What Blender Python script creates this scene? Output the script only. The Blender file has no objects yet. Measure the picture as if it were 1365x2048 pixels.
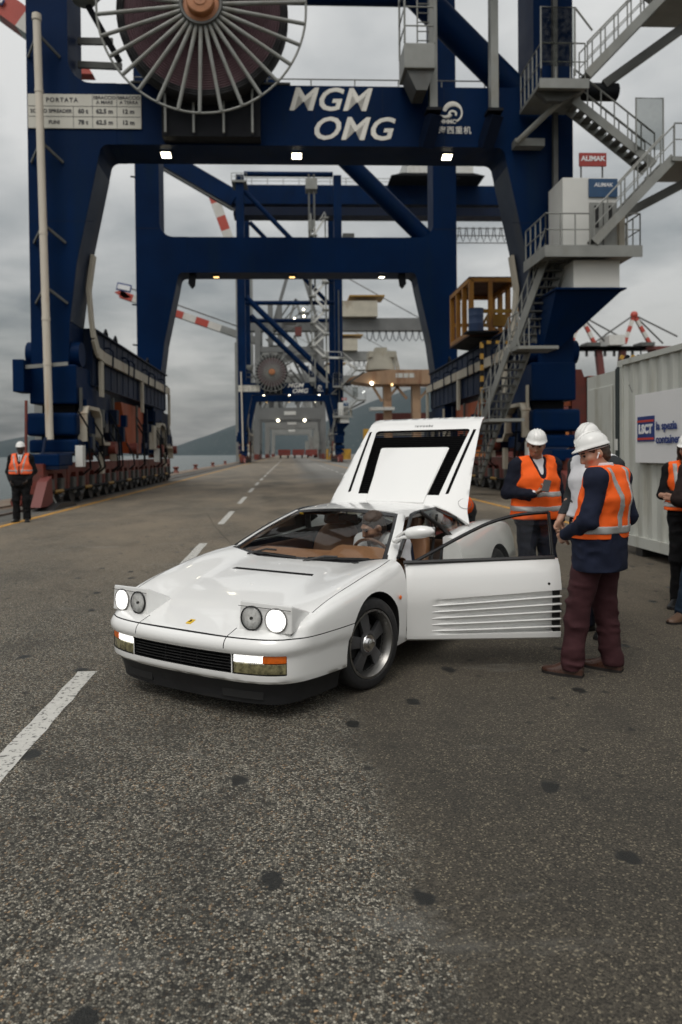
import bpy, bmesh, math, random
import numpy as np
from mathutils import Vector, Matrix, noise as mnoise
from mathutils.bvhtree import BVHTree
PI = math.pi
R = math.radians
sc = bpy.context.scene
C = sc.collection
rng = random.Random(7)

# ------------------------------------------------------------------ camera
cam_d = bpy.data.cameras.new('camera')
cam = bpy.data.objects.new('camera', cam_d); C.objects.link(cam); sc.camera = cam
cam_d.sensor_fit = 'HORIZONTAL'; cam_d.sensor_width = 36.0
cam_d.lens = 36.0 * 1420 / 1365
cam_d.shift_x = (682.5 - 636.74) / 1365
cam_d.shift_y = (928.71 - 1024) / 1365
cam_d.clip_start = 0.1; cam_d.clip_end = 20000
yw, pt, rl = R(2.4), R(0.9), 0.010
R1 = Matrix(((math.cos(yw), -math.sin(yw), 0), (math.sin(yw), math.cos(yw), 0), (0, 0, 1)))
R2 = Matrix(((1, 0, 0), (0, math.cos(pt), -math.sin(pt)), (0, math.sin(pt), math.cos(pt))))
R3 = Matrix(((math.cos(rl), 0, -math.sin(rl)), (0, 1, 0), (math.sin(rl), 0, math.cos(rl))))
RR = R3 @ R2 @ R1
M = Matrix.Identity(4)
for i in range(3):
    M[i][0] = RR[0][i]; M[i][1] = RR[2][i]; M[i][2] = -RR[1][i]
M[2][3] = 1.62
cam.matrix_world = M
cam_d.dof.use_dof = True
cam_d.dof.focus_distance = 3.9
cam_d.dof.aperture_fstop = 3.0
cam_d.dof.aperture_blades = 9

# ------------------------------------------------------------------ sky, sun, exposure
SUN_EL, SUN_AZ = 58, 205
world = bpy.data.worlds.new('World'); sc.world = world; world.use_nodes = True
def build_world():
    nt = world.node_tree; N = nt.nodes; L = nt.links; N.clear()
    out = N.new('ShaderNodeOutputWorld'); add = N.new('ShaderNodeAddShader')
    sky = N.new('ShaderNodeTexSky'); sky.sky_type = 'NISHITA'; sky.sun_disc = False
    sky.sun_elevation = R(SUN_EL); sky.sun_rotation = R(SUN_AZ); sky.air_density = 1.5; sky.dust_density = 6
    hs = N.new('ShaderNodeHueSaturation'); hs.inputs['Saturation'].default_value = 0.35
    L.new(sky.outputs[0], hs.inputs['Color'])
    b1 = N.new('ShaderNodeBackground'); b1.inputs[1].default_value = 0.05
    L.new(hs.outputs[0], b1.inputs[0])
    tc = N.new('ShaderNodeTexCoord'); sep = N.new('ShaderNodeSeparateXYZ'); L.new(tc.outputs['Generated'], sep.inputs[0])
    def math_(op, a, b=None, clamp=False):
        m = N.new('ShaderNodeMath'); m.operation = op; m.use_clamp = clamp
        for k, v in ((0, a), (1, b)):
            if v is None: continue
            if isinstance(v, (int, float)): m.inputs[k].default_value = v
            else: L.new(v, m.inputs[k])
        return m.outputs[0]
    z = math_('MAXIMUM', sep.outputs[2], 0.0)
    # cloud deck seen from below: project direction on a layer
    den = math_('ADD', z, 0.16)
    u = math_('DIVIDE', sep.outputs[0], den); v = math_('DIVIDE', sep.outputs[1], den)
    cmb = N.new('ShaderNodeCombineXYZ'); L.new(u, cmb.inputs[0]); L.new(v, cmb.inputs[1]); cmb.inputs[2].default_value = 3.7
    n1 = N.new('ShaderNodeTexNoise'); n1.inputs['Scale'].default_value = 0.9; n1.inputs['Detail'].default_value = 6; n1.inputs['Roughness'].default_value = .52
    n1.inputs['Distortion'].default_value = .35
    L.new(cmb.outputs[0], n1.inputs['Vector'])
    n2 = N.new('ShaderNodeTexNoise'); n2.inputs['Scale'].default_value = 2.7; n2.inputs['Detail'].default_value = 5
    L.new(cmb.outputs[0], n2.inputs['Vector'])
    s = math_('ADD', math_('MULTIPLY', n1.outputs[0], .72), math_('MULTIPLY', n2.outputs[0], .28))
    ramp = N.new('ShaderNodeValToRGB'); L.new(s, ramp.inputs[0])
    e = ramp.color_ramp.elements
    e[0].position = .36; e[0].color = (.30, .335, .345, 1); e[1].position = .585; e[1].color = (1.08, 1.075, 1.035, 1)
    grad = math_('ADD', .34, math_('MULTIPLY', math_('POWER', z, .85), .82))
    gm = N.new('ShaderNodeMix'); gm.data_type = 'RGBA'; gm.blend_type = 'MULTIPLY'; gm.inputs[0].default_value = 1
    L.new(ramp.outputs[0], gm.inputs[6])
    cg = N.new('ShaderNodeCombineColor'); 
    for k in range(3): L.new(grad, cg.inputs[k])
    L.new(cg.outputs[0], gm.inputs[7])
    b2 = N.new('ShaderNodeBackground'); b2.inputs[1].default_value = 0.74
    L.new(gm.outputs[2], b2.inputs[0])
    L.new(b1.outputs[0], add.inputs[0]); L.new(b2.outputs[0], add.inputs[1]); L.new(add.outputs[0], out.inputs[0])
build_world()
sun_d = bpy.data.lights.new('sun', 'SUN'); sun_d.energy = 0.75; sun_d.angle = R(24); sun_d.color = (1, .97, .92)
sun = bpy.data.objects.new('sun', sun_d); C.objects.link(sun)
sun.rotation_euler = (R(90 - SUN_EL), 0, R(180 - SUN_AZ))
sc.view_settings.view_transform = 'Standard'; sc.view_settings.look = 'None'
sc.view_settings.exposure = -0.06; sc.view_settings.gamma = 1; sc.view_settings.use_curve_mapping = False
sc.cycles.max_bounces = 7; sc.cycles.diffuse_bounces = 3; sc.cycles.glossy_bounces = 3
sc.cycles.transparent_max_bounces = 10; sc.cycles.transmission_bounces = 4
sc.cycles.caustics_reflective = False; sc.cycles.caustics_refractive = False
sc.cycles.use_denoising = True

# ------------------------------------------------------------------ node helper + materials
class NT:
    def __init__(s, name):
        s.m = bpy.data.materials.new(name); s.m.use_nodes = True
        s.t = s.m.node_tree; s.N = s.t.nodes; s.L = s.t.links
        s.p = s.N.get('Principled BSDF'); s.out = s.N.get('Material Output')
    def new(s, typ, **kw):
        n = s.N.new(typ)
        for k, v in kw.items(): setattr(n, k, v)
        return n
    def set(s, sock, v):
        if isinstance(v, bpy.types.NodeSocket): s.L.new(v, sock)
        else: sock.default_value = v
    def tex(s, kind='Object'):
        return s.new('ShaderNodeTexCoord').outputs[kind]
    def mapping(s, vec, scale=(1, 1, 1), loc=(0, 0, 0), rot=(0, 0, 0)):
        m = s.new('ShaderNodeMapping'); s.L.new(vec, m.inputs[0])
        m.inputs['Scale'].default_value = scale; m.inputs['Location'].default_value = loc; m.inputs['Rotation'].default_value = rot
        return m.outputs[0]
    def noise(s, vec, scale, detail=4, rough=.55, dist=0):
        n = s.new('ShaderNodeTexNoise'); s.L.new(vec, n.inputs['Vector'])
        n.inputs['Scale'].default_value = scale; n.inputs['Detail'].default_value = detail
        n.inputs['Roughness'].default_value = rough; n.inputs['Distortion'].default_value = dist
        return n.outputs[0]
    def voro(s, vec, scale, feature='F1', out='Color', rand=1, dim='3D'):
        n = s.new('ShaderNodeTexVoronoi', feature=feature, voronoi_dimensions=dim); s.L.new(vec, n.inputs['Vector'])
        n.inputs['Scale'].default_value = scale; n.inputs['Randomness'].default_value = rand
        return n.outputs[out]
    def ramp(s, fac, stops):
        r = s.new('ShaderNodeValToRGB'); s.L.new(fac, r.inputs[0]); el = r.color_ramp.elements
        while len(el) < len(stops): el.new(.5)
        for e, (p, c) in zip(el, stops):
            e.position = p; e.color = (c if hasattr(c, '__len__') else (c, c, c)) + ((1,) if not hasattr(c, '__len__') or len(c) == 3 else ())
        return r.outputs[0]
    def mix(s, fac, a, b, mode='MIX'):
        n = s.new('ShaderNodeMix', data_type='RGBA', blend_type=mode)
        s.set(n.inputs[0], fac)
        for k, v in ((6, a), (7, b)):
            if isinstance(v, (tuple, list)): v = tuple(v) + ((1,) if len(v) == 3 else ())
            s.set(n.inputs[k], v)
        return n.outputs[2]
    def math(s, op, a, b=None, c=None, clamp=False):
        n = s.new('ShaderNodeMath', operation=op, use_clamp=clamp)
        for k, v in ((0, a), (1, b), (2, c)):
            if v is not None: s.set(n.inputs[k], v)
        return n.outputs[0]
    def sep(s, vec):
        n = s.new('ShaderNodeSeparateXYZ'); s.L.new(vec, n.inputs[0]); return n.outputs
    def bump(s, h, strength=.3, dist=.02):
        b = s.new('ShaderNodeBump'); b.inputs['Strength'].default_value = strength; b.inputs['Distance'].default_value = dist
        s.L.new(h, b.inputs['Height']); s.L.new(b.outputs[0], s.p.inputs['Normal'])
    def base(s, v):
        if isinstance(v, (tuple, list)): v = tuple(v) + ((1,) if len(v) == 3 else ())
        s.set(s.p.inputs['Base Color'], v)

def pm(name, col, rough=.5, metal=0, var=.12, scale=3, bump=0, bscale=40, dirt=None, damt=.5, dscale=(1, 1, 1), coat=0, emit=0, spec=None):
    """painted / plain material with mottled colour, optional dirt or rust in patches, fine relief"""
    t = NT(name); co = t.tex()
    n = t.noise(co, scale, 5)
    lo = tuple(max(0, c * (1 - var)) for c in col); hi = tuple(min(1, c * (1 + var)) for c in col)
    c = t.mix(t.ramp(n, [(.3, 0.0), (.7, 1.0)]), lo, hi)
    if dirt:
        d = t.noise(t.mapping(co, dscale), 1.0, 7, .62)
        f = t.ramp(d, [(.64 - .24 * damt, 0.0), (.76 - .12 * damt, 1.0)])
        f2 = t.math('MULTIPLY', f, min(1, .55 + .4 * damt))
        c = t.mix(f2, c, dirt)
    t.base(c)
    r = t.noise(co, scale * 2.3, 3)
    t.set(t.p.inputs['Roughness'], t.math('ADD', t.math('MULTIPLY', t.math('SUBTRACT', r, .5), .25), rough, clamp=True))
    t.p.inputs['Metallic'].default_value = metal
    if coat:
        t.p.inputs['Coat Weight'].default_value = coat; t.p.inputs['Coat Roughness'].default_value = .04
    if spec is not None: t.p.inputs['Specular IOR Level'].default_value = spec
    if bump: t.bump(t.noise(co, bscale, 4), bump, .01)
    if emit:
        t.p.inputs['Emission Color'].default_value = tuple(col) + (1,); t.p.inputs['Emission Strength'].default_value = emit
    return t.m

def emat(name, col, st):
    t = NT(name); t.base((.8, .8, .8)); t.p.inputs['Emission Color'].default_value = tuple(col) + (1,)
    t.p.inputs['Emission Strength'].default_value = st
    co = t.tex(); t.set(t.p.inputs['Roughness'], t.math('MULTIPLY', t.noise(co, 8), .5))
    return t.m

def lampmat(name, col, st):
    """lit lamp seen through fluted glass: uneven glare"""
    t = NT(name); co = t.tex(); t.base((.8, .8, .8)); t.p.inputs['Emission Color'].default_value = tuple(col) + (1,)
    w = t.new('ShaderNodeTexWave'); t.L.new(co, w.inputs['Vector']); w.inputs['Scale'].default_value = 26; w.inputs['Distortion'].default_value = .6
    n = t.noise(co, 30, 3)
    k = t.math('MULTIPLY', t.ramp(t.math('ADD', t.math('MULTIPLY', w.outputs[1], .35), t.math('MULTIPLY', n, .9)), [(.40, .22), (.66, 1.0)]), st)
    t.set(t.p.inputs['Emission Strength'], k); t.p.inputs['Roughness'].default_value = .1; t.bump(w.outputs[1], .5, .002)
    return t.m

def glassmat(name, tint, fr=1.45, rough=.0, dirt=.04):
    """thin pane: tinted transparency under a Fresnel reflection"""
    t = NT(name)
    tr = t.new('ShaderNodeBsdfTransparent'); gl = t.new('ShaderNodeBsdfGlossy'); mx = t.new('ShaderNodeMixShader')
    df = t.new('ShaderNodeBsdfDiffuse'); m2 = t.new('ShaderNodeMixShader')
    tr.inputs[0].default_value = tint + (1,); gl.inputs['Roughness'].default_value = rough
    f = t.new('ShaderNodeFresnel'); f.inputs[0].default_value = fr
    t.L.new(f.outputs[0], mx.inputs[0]); t.L.new(tr.outputs[0], mx.inputs[1]); t.L.new(gl.outputs[0], mx.inputs[2])
    d = t.ramp(t.noise(t.tex(), 6, 5), [(.4, 0.0), (.8, dirt * 2)])
    df.inputs[0].default_value = (.5, .5, .48, 1)
    t.L.new(d, m2.inputs[0]); t.L.new(mx.outputs[0], m2.inputs[1]); t.L.new(df.outputs[0], m2.inputs[2])
    t.L.new(m2.outputs[0], t.out.inputs[0])
    return t.m

RUST = (.20, .085, .035)
MT = {}
def mats():
    m = MT
    m['white_paint'] = pm('white_car_paint', (.80, .80, .785), .22, 0, .012, 2, coat=.8)
    m['black_plastic'] = pm('black_plastic', (.012, .012, .013), .45, 0, .2, 8, bump=.06, bscale=120)
    m['black_gloss'] = pm('black_gloss_trim', (.008, .008, .009), .18, 0, .1, 8)
    m['chin'] = pm('matt_black_skirt', (.010, .0105, .012), .6, 0, .15, 6, dirt=(.03, .028, .025), damt=.2, dscale=(3, 3, 9))
    m['gap'] = pm('panel_gap_shadow', (.01, .01, .01), .8)
    m['rubber'] = pm('tyre_rubber', (.018, .018, .019), .7, 0, .2, 20, bump=.1, bscale=90, dirt=(.06, .055, .048), damt=.3, dscale=(8, 8, 8))
    m['rim_dark'] = pm('rim_graphite', (.12, .12, .125), .40, .5, .1, 10)
    m['rim_lip'] = pm('rim_lip_alloy', (.26, .255, .245), .30, .85, .12, 6)
    m['chrome'] = pm('chrome', (.75, .75, .75), .12, 1, .05, 8)
    m['steel_dark'] = pm('dark_steel', (.06, .06, .06), .5, .6, .2, 8)
    m['tan'] = pm('tan_leather', (.30, .145, .07), .5, 0, .12, 6, bump=.12, bscale=150)
    m['tan_dark'] = pm('brown_leather', (.14, .07, .04), .55, 0, .15, 6, bump=.12, bscale=150)
    m['carpet'] = pm('dark_carpet', (.018, .016, .015), .95, 0, .3, 60)
    m['glass'] = glassmat('car_glass', (.88, .90, .88), 1.30, dirt=.006)
    m['glass_side'] = glassmat('tinted_side_glass', (.74, .78, .76), 1.36, dirt=.012)
    m['lens_clear'] = glassmat('clear_lens', (.97, .97, .96), 1.28, dirt=.01)
    m['lens_amber'] = pm('amber_lens', (.62, .12, .012), .2, 0, .25, 30, emit=.12)
    m['lens_fog'] = pm('fog_lens', (.16, .145, .075), .12, 0, .85, 26, coat=1)
    m['lamp_on'] = lampmat('lit_lamp', (1, .98, .94), 1.5)
    m['lamp_half'] = lampmat('lit_park_lamp', (1, .98, .93), 1.8)
    m['reflector'] = pm('lamp_reflector', (.86, .86, .84), .3, .1, .35, 22)
    m['yellow_badge'] = pm('yellow_badge', (.75, .48, .03), .3)
    m['white_text'] = pm('white_lettering', (.74, .72, .66), .6, 0, .08, 2)
    m['chrome_text'] = pm('script_grey', (.35, .35, .35), .4, .5)
    # crane
    m['blue'] = pm('crane_blue', (.0004, .0128, .052), .5, 0, .25, .35, dirt=(.003, .015, .042), damt=.5, dscale=(1.1, 1.1, .16), spec=.06)
    m['blue_side'] = pm('crane_blue_weathered', (.006, .016, .046), .55, 0, .22, .5, dirt=(.024, .028, .042), damt=.6, dscale=(1.2, 1.2, .3), spec=.15)
    m['blue_lit_face'] = pm('crane_blue_lit_face', (.026, .038, .066), .5, 0, .18, .4, dirt=(.055, .058, .066), damt=.5, dscale=(1.1, 1.1, .2), spec=.2)  # paler crane blue: light on the inner leg faces put into the colour
    m['blue_far'] = pm('crane_blue_dark', (.001, .007, .026), .6, 0, .2, .6, spec=.2)
    m['black_steel'] = pm('black_steel', (.004, .005, .008), .65, 0, .25, .8, spec=.2)
    m['galv'] = pm('galvanised_steel', (.235, .24, .225), .55, .2, .14, 1.2, dirt=(.21, .20, .17), damt=.45, dscale=(1.5, 1.5, .8))
    m['galv_dark'] = pm('galvanised_dark', (.10, .103, .098), .6, .2, .2, 1.4, dirt=(.09, .08, .07), damt=.5, dscale=(2, 2, 1))
    m['beige'] = pm('beige_duct', (.46, .42, .34), .6, 0, .1, .8, dirt=RUST, damt=.34, dscale=(1.6, 1.6, .5))
    m['pole'] = pm('cream_pole', (.62, .56, .47), .5, 0, .08, .7, dirt=(.42, .27, .15), damt=.35, dscale=(3, 3, .35))
    m['bogie_red'] = pm('bogie_red', (.15, .024, .014), .55, 0, .2, 1.5, dirt=(.045, .03, .025), damt=.55, dscale=(1.4, 1.4, 1.4))
    m['orange_red'] = pm('orange_primer', (.36, .075, .02), .6, 0, .15, .9, dirt=(.16, .045, .02), damt=.5, dscale=(.8, .8, .5))
    m['yellow_steel'] = pm('yellow_steel', (.36, .20, .025), .5, 0, .15, 2, dirt=(.12, .07, .03), damt=.5, dscale=(2, 2, 2))
    m['orange_cage'] = pm('orange_yellow_steel', (.36, .16, .018), .55, 0, .2, 1.2, dirt=(.16, .06, .02), damt=.65, dscale=(2, 2, 1))
    m['rust_roof'] = pm('rusty_plate', (.07, .03, .018), .8, 0, .3, 2)
    m['white_steel'] = pm('white_steel', (.60, .60, .57), .5, 0, .06, .9, dirt=(.38, .34, .28), damt=.35, dscale=(1.5, 1.5, .5))
    m['reel_cable'] = pm('purple_cable', (.125, .070, .082), .6, 0, .25, 1.2)
    m['reel_dark'] = pm('reel_rubber', (.012, .012, .014), .7)
    m['hub_orange'] = pm('hub_orange', (.42, .17, .07), .5, 0, .15, 3)
    m['red_sign'] = pm('red_sign', (.30, .03, .022), .45)
    m['blue_sign'] = pm('blue_sign', (.012, .055, .13), .45)
    m['sign_plate'] = pm('sign_plate', (.60, .58, .51), .55, 0, .06, .8, dirt=(.50, .36, .17), damt=.12, dscale=(2.5, 2.5, .2))
    m['ink'] = pm('sign_ink', (.03, .03, .035), .6)
    m['flood'] = emat('floodlight', (1, .90, .66), 9)
    m['flood_warm'] = emat('warm_floodlight', (1, .62, .22), 3)
    m['tube_light'] = emat('tube_light', (1, 1, .95), 6)
    m['grey_crane'] = pm('grey_crane_paint', (.145, .15, .148), .6, 0, .14, .3)
    m['grey_crane2'] = pm('grey_crane_light', (.22, .225, .215), .6, 0, .14, .3)
    m['jib_red'] = pm('jib_red', (.42, .055, .035), .5, 0, .1, .4)
    m['jib_white'] = pm('jib_white', (.58, .56, .52), .5, 0, .08, .4)
    m['rusty_beige'] = pm('rust_streaked_beige', (.38, .245, .15), .65, 0, .12, .3, dirt=(.20, .08, .035), damt=.7, dscale=(.5, .5, .1))
    m['cream_mach'] = pm('cream_machinery', (.46, .43, .35), .6, 0, .12, .4, dirt=(.25, .19, .13), damt=.4, dscale=(.4, .4, .2))
    m['container_white'] = pm('container_white', (.47, .48, .44), .5, 0, .06, 1.2, dirt=(.27, .255, .20), damt=.5, dscale=(2.2, 2.2, .45))
    m['true_black'] = pm('slat_black', (.003, .003, .0035), .8, 0, .2, 8, spec=.1)
    m['mesh'] = glassmat('wire_mesh', (.72, .73, .72), 1.06, .4, .03)
    m['gasket'] = pm('dark_gasket', (.02, .028, .028), .7)
    m['board'] = pm('sign_board', (.72, .72, .72), .5, 0, .03, 1)
    m['lsct_blue'] = pm('navy_print', (.012, .035, .17), .5)
    m['lsct_red'] = pm('red_print', (.50, .045, .03), .5)
    m['lsct_white'] = pm('white_print', (.75, .75, .76), .5)
    for nm, c in (('red', (.22, .035, .025)), ('maroon', (.13, .03, .025)), ('blue', (.03, .06, .14)), ('orange', (.38, .12, .02)), ('grey', (.30, .30, .28)), ('green', (.03, .10, .06)), ('yellow', (.5, .28, .03))):
        m['box_' + nm] = pm('container_' + nm, c, .6, 0, .12, .3, dirt=(.1, .06, .04), damt=.3, dscale=(.5, .5, .3))
    # people
    m['skin'] = pm('skin', (.42, .23, .155), .5, 0, .10, 14)
    m['skin_tan'] = pm('skin_tanned', (.33, .17, .105), .5, 0, .10, 14)
    m['skin_dark'] = pm('skin_dark', (.035, .022, .017), .45, 0, .12, 14)
    m['hair_brown'] = pm('brown_hair', (.045, .026, .016), .6, 0, .35, 30, bump=.4, bscale=60)
    m['hair_dark'] = pm('dark_hair', (.014, .011, .010), .55, 0, .3, 30, bump=.4, bscale=60)
    m['beard'] = pm('auburn_beard', (.15, .07, .035), .7, 0, .3, 40, bump=.4, bscale=90)
    m['helmet'] = pm('helmet_white', (.76, .755, .73), .35, 0, .025, 9, coat=.3)
    m['helmet_band'] = pm('helmet_band', (.55, .55, .54), .5)
    m['strap_black'] = pm('black_strap', (.012, .012, .013), .6)
    def cloth(n, c, var=.14): return pm(n, c, .88, 0, var, 7, bump=.22, bscale=34, spec=.2)
    m['navy'] = cloth('navy_jacket_cloth', (.012, .016, .034))
    m['navy2'] = cloth('navy_suit_cloth', (.010, .012, .022))
    m['black_cloth'] = cloth('black_cloth', (.008, .008, .009))
    m['brown_cloth'] = cloth('dark_brown_cloth', (.024, .016, .015))
    m['jeans'] = cloth('blue_jeans', (.014, .026, .045), .3)
    m['maroon_cloth'] = cloth('maroon_trouser_cloth', (.050, .019, .022))
    m['charcoal'] = cloth('charcoal_cloth', (.03, .033, .036))
    m['shirt'] = cloth('white_shirt_cloth', (.66, .66, .68), .05)
    m['tie'] = cloth('dark_tie', (.012, .012, .016))
    m['vest'] = pm('orange_hi_vis', (.93, .13, .018), .75, 0, .06, 5, bump=.25, bscale=22, spec=.2)
    m['vest_pink'] = pm('coral_hi_vis', (.95, .16, .06), .75, 0, .06, 5, bump=.25, bscale=22, spec=.2)
    m['tape'] = pm('reflective_tape', (.36, .36, .35), .45, .1, .12, 6, bump=.1, bscale=60)
    m['shoe_brown'] = pm('brown_leather_shoe', (.052, .022, .014), .3, 0, .2, 12)
    m['shoe_tan'] = pm('tan_leather_shoe', (.10, .055, .032), .45, 0, .2, 12)
    m['shoe_black'] = pm('black_leather_shoe', (.010, .010, .010), .3, 0, .2, 12)
    m['sole'] = pm('shoe_sole', (.012, .009, .008), .8)
    m['phone'] = pm('phone_black', (.008, .008, .010), .2)
    m['earbud'] = pm('white_earbud', (.8, .8, .8), .25)
    m['eye'] = pm('eye_dark', (.02, .015, .012), .2)
    m['lip'] = pm('lips', (.30, .12, .095), .5)
    m['bollard'] = pm('bollard_red', (.16, .045, .03), .6, 0, .2, 3, dirt=(.06, .03, .02), damt=.5, dscale=(4, 4, 4))
    m['rail'] = pm('crane_rail', (.14, .10, .08), .5, .5, .25, 2)
mats()

# ------------------------------------------------------------------ mesh builder
class MB:
    def __init__(s): s.v = []; s.f = []; s.mi = []
    def add(s, vs, fs, mi=0):
        b = len(s.v); s.v.extend([tuple(p) for p in vs]); s.f.extend([tuple(i + b for i in q) for q in fs]); s.mi.extend([mi] * len(fs)); return s
    def box(s, c, d, rz=0, mi=0, rx=0, ry=0):
        x, y, z = d[0] / 2, d[1] / 2, d[2] / 2
        vs = [Vector((a * x, b * y, e * z)) for e in (-1, 1) for b in (-1, 1) for a in (-1, 1)]
        if rz or rx or ry:
            m = Matrix.Rotation(rz, 3, 'Z') @ Matrix.Rotation(ry, 3, 'Y') @ Matrix.Rotation(rx, 3, 'X'); vs = [m @ v for v in vs]
        c = Vector(c)
        return s.add([v + c for v in vs], [(0, 2, 3, 1), (4, 5, 7, 6), (0, 1, 5, 4), (2, 6, 7, 3), (0, 4, 6, 2), (1, 3, 7, 5)], mi)
    def bx(s, x0, x1, y0, y1, z0, z1, mi=0):
        return s.box(((x0 + x1) / 2, (y0 + y1) / 2, (z0 + z1) / 2), (abs(x1 - x0), abs(y1 - y0), abs(z1 - z0)), mi=mi)
    def frame(s, p, q, up=(0, 0, 1)):
        p, q = Vector(p), Vector(q); d = (q - p).normalized(); u = Vector(up)
        if abs(d.dot(u)) > .98: u = Vector((0, 1, 0)) if abs(d.y) < .9 else Vector((1, 0, 0))
        a = d.cross(u).normalized(); b = a.cross(d).normalized(); return p, q, a, b
    def beam(s, p, q, w, h, up=(0, 0, 1), mi=0):
        p, q, a, b = s.frame(p, q, up); vs = []
        for e in (p, q):
            for i, j in ((-1, -1), (1, -1), (1, 1), (-1, 1)): vs.append(e + a * (i * w / 2) + b * (j * h / 2))
        return s.add(vs, [(0, 3, 2, 1), (4, 5, 6, 7), (0, 1, 5, 4), (1, 2, 6, 5), (2, 3, 7, 6), (3, 0, 4, 7)], mi)
    def tube(s, p, q, r, n=8, r2=None, cap=True, mi=0):
        p, q, a, b = s.frame(p, q); r2 = r if r2 is None else r2; vs = []
        for e, rr in ((p, r), (q, r2)):
            for k in range(n):
                t = 2 * PI * k / n; vs.append(e + a * (rr * math.cos(t)) + b * (rr * math.sin(t)))
        fs = [(k, (k + 1) % n, n + (k + 1) % n, n + k) for k in range(n)]
        if cap: fs += [tuple(range(n))[::-1], tuple(range(n, 2 * n))]
        return s.add(vs, fs, mi)
    def path(s, pts, r, n=6, closed=False, mi=0, flat=1.0, up=None):
        pts = [Vector(p) for p in pts]; m = len(pts); vs = []; pa = None
        for i, p in enumerate(pts):
            if closed: d = (pts[(i + 1) % m] - pts[i - 1]).normalized()
            else: d = (pts[min(i + 1, m - 1)] - pts[max(i - 1, 0)]).normalized()
            if up is not None: a = d.cross(Vector(up)).normalized()
            elif pa is None:
                u = Vector((0, 0, 1)) if abs(d.z) < .9 else Vector((0, 1, 0)); a = d.cross(u).normalized()
            else: a = (pa - d * pa.dot(d)).normalized()
            pa = a; b = a.cross(d)
            rr = r[i] if hasattr(r, '__len__') else r
            for k in range(n):
                t = 2 * PI * k / n; vs.append(p + a * (rr * math.cos(t)) + b * (rr * flat * math.sin(t)))
        fs = []
        for i in range(m if closed else m - 1):
            j = (i + 1) % m
            for k in range(n): fs.append((i * n + k, i * n + (k + 1) % n, j * n + (k + 1) % n, j * n + k))
        if not closed: fs += [tuple(range(n))[::-1], tuple(range((m - 1) * n, m * n))]
        return s.add(vs, fs, mi)
    def prism(s, poly, axis, a, b, mi=0):
        """extrude a 2D polygon along an axis ('x': poly=(y,z), 'y': poly=(x,z), 'z': poly=(x,y))"""
        def P(u, w, t): return {'x': (t, u, w), 'y': (u, t, w), 'z': (u, w, t)}[axis]
        n = len(poly); vs = [P(u, w, a) for u, w in poly] + [P(u, w, b) for u, w in poly]
        fs = [tuple(range(n)), tuple(range(n, 2 * n))[::-1]] + [(i, n + i, n + (i + 1) % n, (i + 1) % n) for i in range(n)]
        return s.add(vs, fs, mi)
    def lathe(s, prof, c=(0, 0, 0), axis='z', n=24, mi=0, sx=1, sy=1, close=False):
        vs = []; m = len(prof)
        for k in range(n):
            t = 2 * PI * k / n
            for r, h in prof:
                x, y = r * math.cos(t) * sx, r * math.sin(t) * sy
                p = {'z': (x, y, h), 'x': (h, x, y), 'y': (x, h, y)}[axis]
                vs.append((p[0] + c[0], p[1] + c[1], p[2] + c[2]))
        fs = []
        for k in range(n):
            j = (k + 1) % n
            for i in range(m if close else m - 1):
                i2 = (i + 1) % m
                fs.append((k * m + i, j * m + i, j * m + i2, k * m + i2))
        return s.add(vs, fs, mi)
    def sphere(s, c, r, n=12, m=8, mi=0):
        r = r if hasattr(r, '__len__') else (r, r, r); prof = []
        vs = [(c[0], c[1], c[2] - r[2])]
        for i in range(1, m):
            a = -PI / 2 + PI * i / m
            for k in range(n):
                t = 2 * PI * k / n; vs.append((c[0] + r[0] * math.cos(a) * math.cos(t), c[1] + r[1] * math.cos(a) * math.sin(t), c[2] + r[2] * math.sin(a)))
        vs.append((c[0], c[1], c[2] + r[2])); fs = []
        for k in range(n): fs.append((0, 1 + (k + 1) % n, 1 + k)); 
        for i in range(m - 2):
            for k in range(n):
                a = 1 + i * n; fs.append((a + k, a + (k + 1) % n, a + n + (k + 1) % n, a + n + k))
        a = 1 + (m - 2) * n; e = len(vs) - 1
        for k in range(n): fs.append((a + k, a + (k + 1) % n, e))
        return s.add(vs, fs, mi)
    def grid(s, P, mi=0, closed_u=False):
        """P[i][j] points"""
        n, m = len(P), len(P[0]); vs = [p for row in P for p in row]; fs = []
        for i in range(n if closed_u else n - 1):
            for j in range(m - 1):
                i2 = (i + 1) % n; fs.append((i * m + j, i2 * m + j, i2 * m + j + 1, i * m + j + 1))
        return s.add(vs, fs, mi)
    def build(s, name, mat, parent=None, org=None, smooth=False, bevel=0, flip=False, seg=2, angle=35):
        me = bpy.data.meshes.new(name)
        vs = s.v
        if org is not None: vs = [(a[0] - org[0], a[1] - org[1], a[2] - org[2]) for a in vs]
        me.from_pydata(vs, [], s.f); me.update()
        bm = bmesh.new(); bm.from_mesh(me); bmesh.ops.recalc_face_normals(bm, faces=bm.faces)
        if bevel: bmesh.ops.bevel(bm, geom=[e for e in bm.edges if len(e.link_faces) == 2 and e.calc_face_angle(0) > .5], offset=bevel, segments=seg, affect='EDGES', profile=.6, clamp_overlap=True)
        if flip: bmesh.ops.reverse_faces(bm, faces=bm.faces)
        bm.to_mesh(me); bm.free()
        for m in (mat if isinstance(mat, (list, tuple)) else [mat]): me.materials.append(MT[m] if isinstance(m, str) else m)
        if not bevel and len(s.mi) == len(me.polygons) and any(s.mi): me.polygons.foreach_set('material_index', s.mi)
        if smooth: shade(me, angle)
        o = bpy.data.objects.new(name, me); C.objects.link(o)
        if parent: o.parent = parent
        return o
def shade(me, angle=35):
    me.polygons.foreach_set('use_smooth', [True] * len(me.polygons))
    if angle < 179: me.set_sharp_from_angle(angle=R(angle))
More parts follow.
